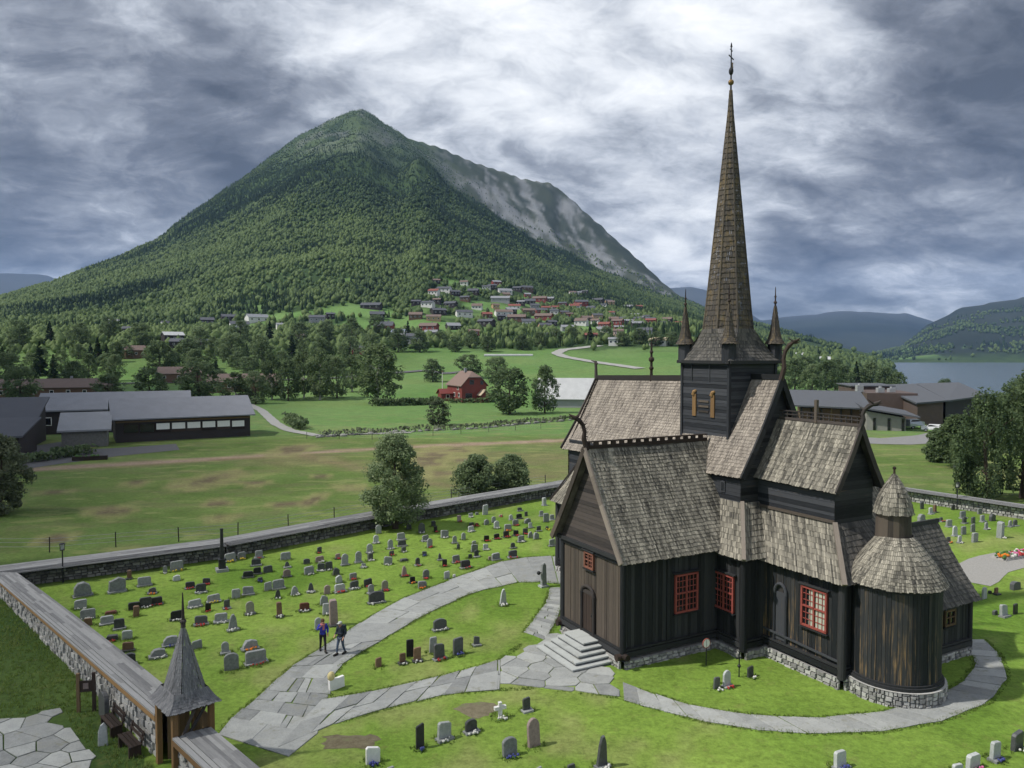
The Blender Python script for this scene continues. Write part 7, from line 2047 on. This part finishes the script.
# ---- wire fence along the dark wall and along the far field edge
def wire_fence(pts, n, h, label):
    P, L = resample(pts, n); t = thing('wire_fence', label, 'fence', (P[0].x, P[0].y, 0))
    o = P[0]; mbw = MB(); prev = None
    for p in P:
        x, y = p.x - o.x, p.y - o.y
        mb = MB(); mb.tube([(x, y, -.1), (x + rnd.uniform(-.03, .03), y, h)], .05, 6); mb.build('post', 'grey_boards', t)
        if prev:
            for z in (.45, .8, 1.1): mbw.beam((*prev, z), (x, y, z), .02, .02)
        prev = (x, y)
    mbw.build('wire', 'zinc', t)
wire_fence([(-51, 62), (-38, 60.5), (-24, 66), (-12, 77.5), (4, 92)], 15, 1.25, 'thin wire fence on grey posts along the near edge of the field')
wire_fence([(-38, 142), (-24, 140), (-10, 150), (6, 160)], 9, 1.2, 'thin wire fence on posts crossing the far field')
t = thing('stone_row', 'low broken row of grey field stones among weeds in the field', 'stone row', (0, 0, 0))
mb = MB()
for p in resample(SCRUB, 70)[0]:
    q = p + Vector((rnd.uniform(-1, 1), rnd.uniform(-1.6, -.6))); r = rnd.uniform(.2, .55)
    mb.ball((q.x, q.y, r * .3 + float(terrain(np.array([q.x]), np.array([q.y]))[0])), r, 7, 5, sc=(1.3, 1, .7))
mb.build('stones', 'rubble_dark', t)
# ================================================================ grass tufts on the churchyard lawn (stuff)
def tufts(name, n, box, hgt, keep, seed):
    rs = np.random.RandomState(seed)
    X = rs.uniform(box[0], box[1], n); Y = rs.uniform(box[2], box[3], n)
    k = keep(X, Y); X, Y = X[k], Y[k]; n = len(X); nb = 4
    patch_ = fbm(X / 2.5, Y / 2.5, 3, 77)
    X = np.repeat(X, nb) + rs.normal(0, .035, n * nb); Y = np.repeat(Y, nb) + rs.normal(0, .035, n * nb)
    h = hgt * (.5 + rs.rand(n * nb)) * np.repeat(.55 + 1.0 * patch_, nb); a = rs.rand(n * nb) * 6.283; ln = h * rs.uniform(.2, 1.0, n * nb); wd = .011 + .010 * rs.rand(n * nb)
    b0 = np.stack([X - np.sin(a) * wd, Y + np.cos(a) * wd, np.zeros(n * nb)], 1); b1 = np.stack([X + np.sin(a) * wd, Y - np.cos(a) * wd, np.zeros(n * nb)], 1)
    tp = np.stack([X + np.cos(a) * ln, Y + np.sin(a) * ln, h], 1)
    V = np.stack([b0, b1, tp], 1).reshape(-1, 3)
    o = np_mesh(name, V, np.arange(len(V)).reshape(-1, 3), 'grass_blade', np.clip(np.repeat(patch_, nb) * .7 + rs.rand(n * nb) * .5 - .1, 0, 1))
    return tag(o, kind='stuff')
PATHS = [PATH_MAIN_L + PATH_MAIN_R[::-1], PATH_S_U + PATH_S_L[::-1], PATH_LINK_L + PATH_LINK_R[::-1], [(1.0, 43.2), (3.0, 42), (6.1, 37.6), (5.6, 35), (1, 36)]]
FOOT = [[tuple(CW(*p)[:2]) for p in q] for q in ([(-3.1, -.3), (3.1, -.3), (3.1, 6), (5.1, 6), (5.1, 7.4), (10, 7.4), (10, 12.6), (10.2, 17.7), (5.6, 17.7), (5, 14), (-14, 14), (-14, 6), (-3.1, 6)], [(-1.5, -2.7), (2.2, -2.7), (2.2, 0), (-1.5, 0)])]
def on_lawn(X, Y):
    k = in_poly(X, Y, YARD_POLY)
    for q in PATHS + FOOT: k &= ~in_poly(X, Y, q)
    k &= np.hypot(X - CW(10.75, 10).x, Y - CW(10.75, 10).y) > 2.4
    return k
def edge_band(X, Y):
    k = np.zeros(len(X), bool)
    for L in (PATH_MAIN_L, PATH_MAIN_R[2:], PATH_S_U[:5], PATH_S_U[8:], PATH_S_L[1:], PATH_LINK_L, PATH_LINK_R):
        for p, r in zip(L, L[1:]):
            a = np.array(p); b = np.array(r) - a; t = np.clip(((X - a[0]) * b[0] + (Y - a[1]) * b[1]) / max((b ** 2).sum(), 1e-6), 0, 1)
            k |= np.hypot(X - a[0] - t * b[0], Y - a[1] - t * b[1]) < .16
    for q in FOOT + [PATHS[3]]: k &= ~in_poly(X, Y, q)
    return k
tufts('grass', 190000, (-14, 28, 28, 62), .07, edge_band, 2)
def by_stones(X, Y):
    k = np.zeros(len(X), bool)
    for (x, y, w, h, t, c, fl) in STONES:
        k |= (np.hypot(X - x, Y - y) < w * .5 + .22) & (np.hypot(X - x, Y - y) > w * .22)
    return k
tufts('grass', 150000, (-32, 20, 28, 72), .10, by_stones, 3)
def outside(X, Y):
    return ~in_poly(X, Y, YARD_POLY) & ~in_poly(X, Y, FORECOURT) & (X < -13)
tufts('grass', 16000, (-36, -12, 26, 52), .14, outside, 4)
# ================================================================ labels that tell look-alikes apart
ORD = ['', 'second', 'third', 'fourth', 'fifth', 'sixth', 'seventh', 'eighth', 'ninth', 'tenth', 'eleventh', 'twelfth', 'thirteenth', 'fourteenth', 'fifteenth', 'sixteenth']
from collections import defaultdict
G = defaultdict(list)
for it in NAMED: G[(it[1], it[2])].append(it)
for (base, where), L in G.items():
    if len(L) == 1: L[0][0]['label'] = base + ' ' + where; continue
    L.sort(key=lambda it: it[3] / it[4])
    n = len(L)
    for i, it in enumerate(L):
        if n == 2: pos = ('left one', 'right one')[i] + ' of two'
        elif i == 0: pos = 'leftmost'
        elif i == n - 1: pos = 'rightmost'
        elif i <= (n - 1) / 2: pos = ORD[i] + ' from left'
        else: pos = ORD[n - 1 - i] + ' from right'
        it[0]['label'] = base + ' ' + where + ', ' + pos
for it in NAMED:
    if len(it[0]['label'].replace(',', '').split()) > 16: print('LONG', it[0]['label'])
# ================================================================ camera, sun, sky
cam = bpy.data.cameras.new('camera'); co = bpy.data.objects.new('camera', cam); COL.objects.link(co)
cam.sensor_width = 36; cam.lens = 770 / 1024 * 36; cam.clip_start = .5; cam.clip_end = 30000
co.location = (0, 0, 16); co.rotation_euler = (R(90 - 2.3798), 0, 0)
scene.camera = co
SUN = Vector((-.98, -.20, 0)).normalized(); EL = R(51)
sd = Vector((SUN.x * math.cos(EL), SUN.y * math.cos(EL), math.sin(EL)))
sun = bpy.data.lights.new('sun', 'SUN'); so = bpy.data.objects.new('sun', sun); COL.objects.link(so)
so.rotation_euler = (-sd).to_track_quat('-Z', 'Y').to_euler()
so.location = (0, 0, 80)
sun.energy = 3.0; sun.angle = R(1.6); sun.color = (1, .95, .87)

w = bpy.data.worlds.new('World'); scene.world = w; w.use_nodes = True
w.node_tree.nodes.clear(); N = NT(w.node_tree)
sky = N('TexSky', sky_type='NISHITA', sun_disc=False, sun_elevation=EL, sun_rotation=math.atan2(sd.x, sd.y), altitude=400, dust_density=1.2)
dirv = N('TexCoord').outputs['Generated']
sx, sy, sz = [N('SeparateXYZ', {0: dirv}).outputs[i] for i in range(3)]
zz = N.math('ADD', N.math('MAXIMUM', sz, 0.0), 0.34)
px = N.math('DIVIDE', sx, zz); py = N.math('DIVIDE', sy, zz)
pl = N('CombineXYZ', {0: px, 1: py, 2: 0.0}).outputs[0]
rot = N('Mapping', {'Vector': pl, 'Rotation': (0, 0, R(-24)), 'Scale': (1.25, 1.55, 1), 'Location': (3.1, 1.7, 0)}).outputs[0]
wob = N('TexNoise', {'Vector': rot, 'Scale': 2.2, 'Detail': 4.0}).outputs['Color']
rot3 = N('VectorMath', {0: rot, 1: N('VectorMath', {0: wob, 1: (.45, .45, .0)}, operation='MULTIPLY').outputs[0]}, operation='ADD').outputs[0]
n1 = N.noise(rot, 1.15, 9, .60, .2)
n2 = N.noise(rot3, 4.2, 8, .64, .0)
n3 = N.noise(rot, .5, 3, .5)
vo = N('TexVoronoi', {'Vector': rot3, 'Scale': 3.2, 'Detail': 1.0, 'Roughness': .5}, feature='F1', normalize=True).outputs['Distance']
def lobe(d, width):
    d = Vector(d).normalized()
    dot = N('VectorMath', {0: dirv, 1: tuple(d)}, operation='DOT_PRODUCT').outputs['Value']
    return N('MapRange', {0: dot, 1: math.cos(R(width)), 2: 1.0, 3: 0.0, 4: 1.0}, interpolation_type='SMOOTHSTEP').outputs[0]
def pdir(u, v): return ((u - 512) / 770, 1.0, (352 - v) / 770)
f = N.math('ADD', N.math('MULTIPLY', n1, .80), N.math('MULTIPLY', n2, .46))
f = N.math('ADD', N.math('SUBTRACT', f, .04), N.math('MULTIPLY', n3, .30))
f = N.math('ADD', f, N.math('MULTIPLY', N.math('SUBTRACT', .42, vo), .30))
for (u, v, wd, a) in ((430, 50, 13, .10), (730, 110, 11, .085), (540, 105, 7, .05), (620, 20, 9, -.03), (40, 50, 25, -.15), (930, 190, 18, -.07), (860, 120, 6, .06), (1000, 20, 9, -.05), (880, 190, 13, -.06), (1000, 60, 12, .00), (130, 200, 14, -.03), (60, 240, 7, .05), (960, 260, 12, .03)):
    f = N.math('ADD', f, N.math('MULTIPLY', lobe(pdir(u, v), wd), a))
cl = N.ramp(f, [(.54, (.086, .098, .124)), (.64, (.182, .201, .240)), (.72, (.335, .362, .412)), (.79, (.56, .595, .655)), (.88, (.86, .89, .93)), (1.0, (1.15, 1.16, 1.17))])
b1 = N('Background', {0: sky.outputs[0], 1: .10}); b2 = N('Background', {0: cl, 1: 0.72})
hz = N('MapRange', {0: sz, 1: 0.0, 2: .10, 3: .90, 4: .985}).outputs[0]
mx = N('MixShader', {0: hz, 1: b1.outputs[0], 2: b2.outputs[0]})
wo = N('OutputWorld'); w.node_tree.links.new(mx.outputs[0], wo.inputs[0])

vs = scene.view_settings
vs.view_transform = 'Standard'; vs.look = 'None'; vs.gamma = 1; vs.use_curve_mapping = False; vs.exposure = .6
scene.render.engine = 'CYCLES'
cy = scene.cycles
cy.use_denoising = True
try: cy.denoiser = 'OPENIMAGEDENOISE'
except Exception: pass
cy.max_bounces = 5; cy.diffuse_bounces = 3; cy.glossy_bounces = 2; cy.transmission_bounces = 2; cy.volume_bounces = 0
cy.use_adaptive_sampling = True; cy.adaptive_threshold = .02
cy.caustics_reflective = False; cy.caustics_refractive = False
# ================================================================ air and an added shade caster out of view
m = bpy.data.materials.new('air'); m.use_nodes = True; m.node_tree.nodes.clear(); N = NT(m.node_tree)
pv = N('VolumePrincipled', {'Color': (.34, .56, 1.0, 1), 'Density': HAZE, 'Anisotropy': .1})
ho = N('OutputMaterial'); m.node_tree.links.new(pv.outputs[0], ho.inputs['Volume'])
MATS['air'] = m
mb = MB(); mb.box((0, 0, 547), (23000, 23000, 1166)); hz_o = mb.build('haze', 'air'); hz_o['kind'] = 'stuff'
# unseen blocker added out of view to darken the school, left field and gate
m, N, out = new_mat('shade_cloud_white'); finish(m, N, out, (.85, .86, .88), 1.0, spec=0)
mb = MB(); rc = random.Random(3)
CH = 1165.0; off = Vector((sd.x, sd.y)) * (CH / sd.z)
for i in range(150):
    Y = rc.uniform(8, 330); edge = -10 - .33 * Y + 6 * math.sin(Y * .07)
    r = rc.uniform(14, 34) if Y > 70 else rc.uniform(6, 14)
    X = edge - r - abs(rc.gauss(0, 1)) * (45 + .55 * Y)
    mb.ball((X + off.x, Y + off.y, CH + rc.uniform(0, 25)), r, 10, 6, sc=(1, 1, .5))
cl_o = mb.build('added_shade_cloud', 'shade_cloud_white', smooth=True); cl_o['kind'] = 'structure'
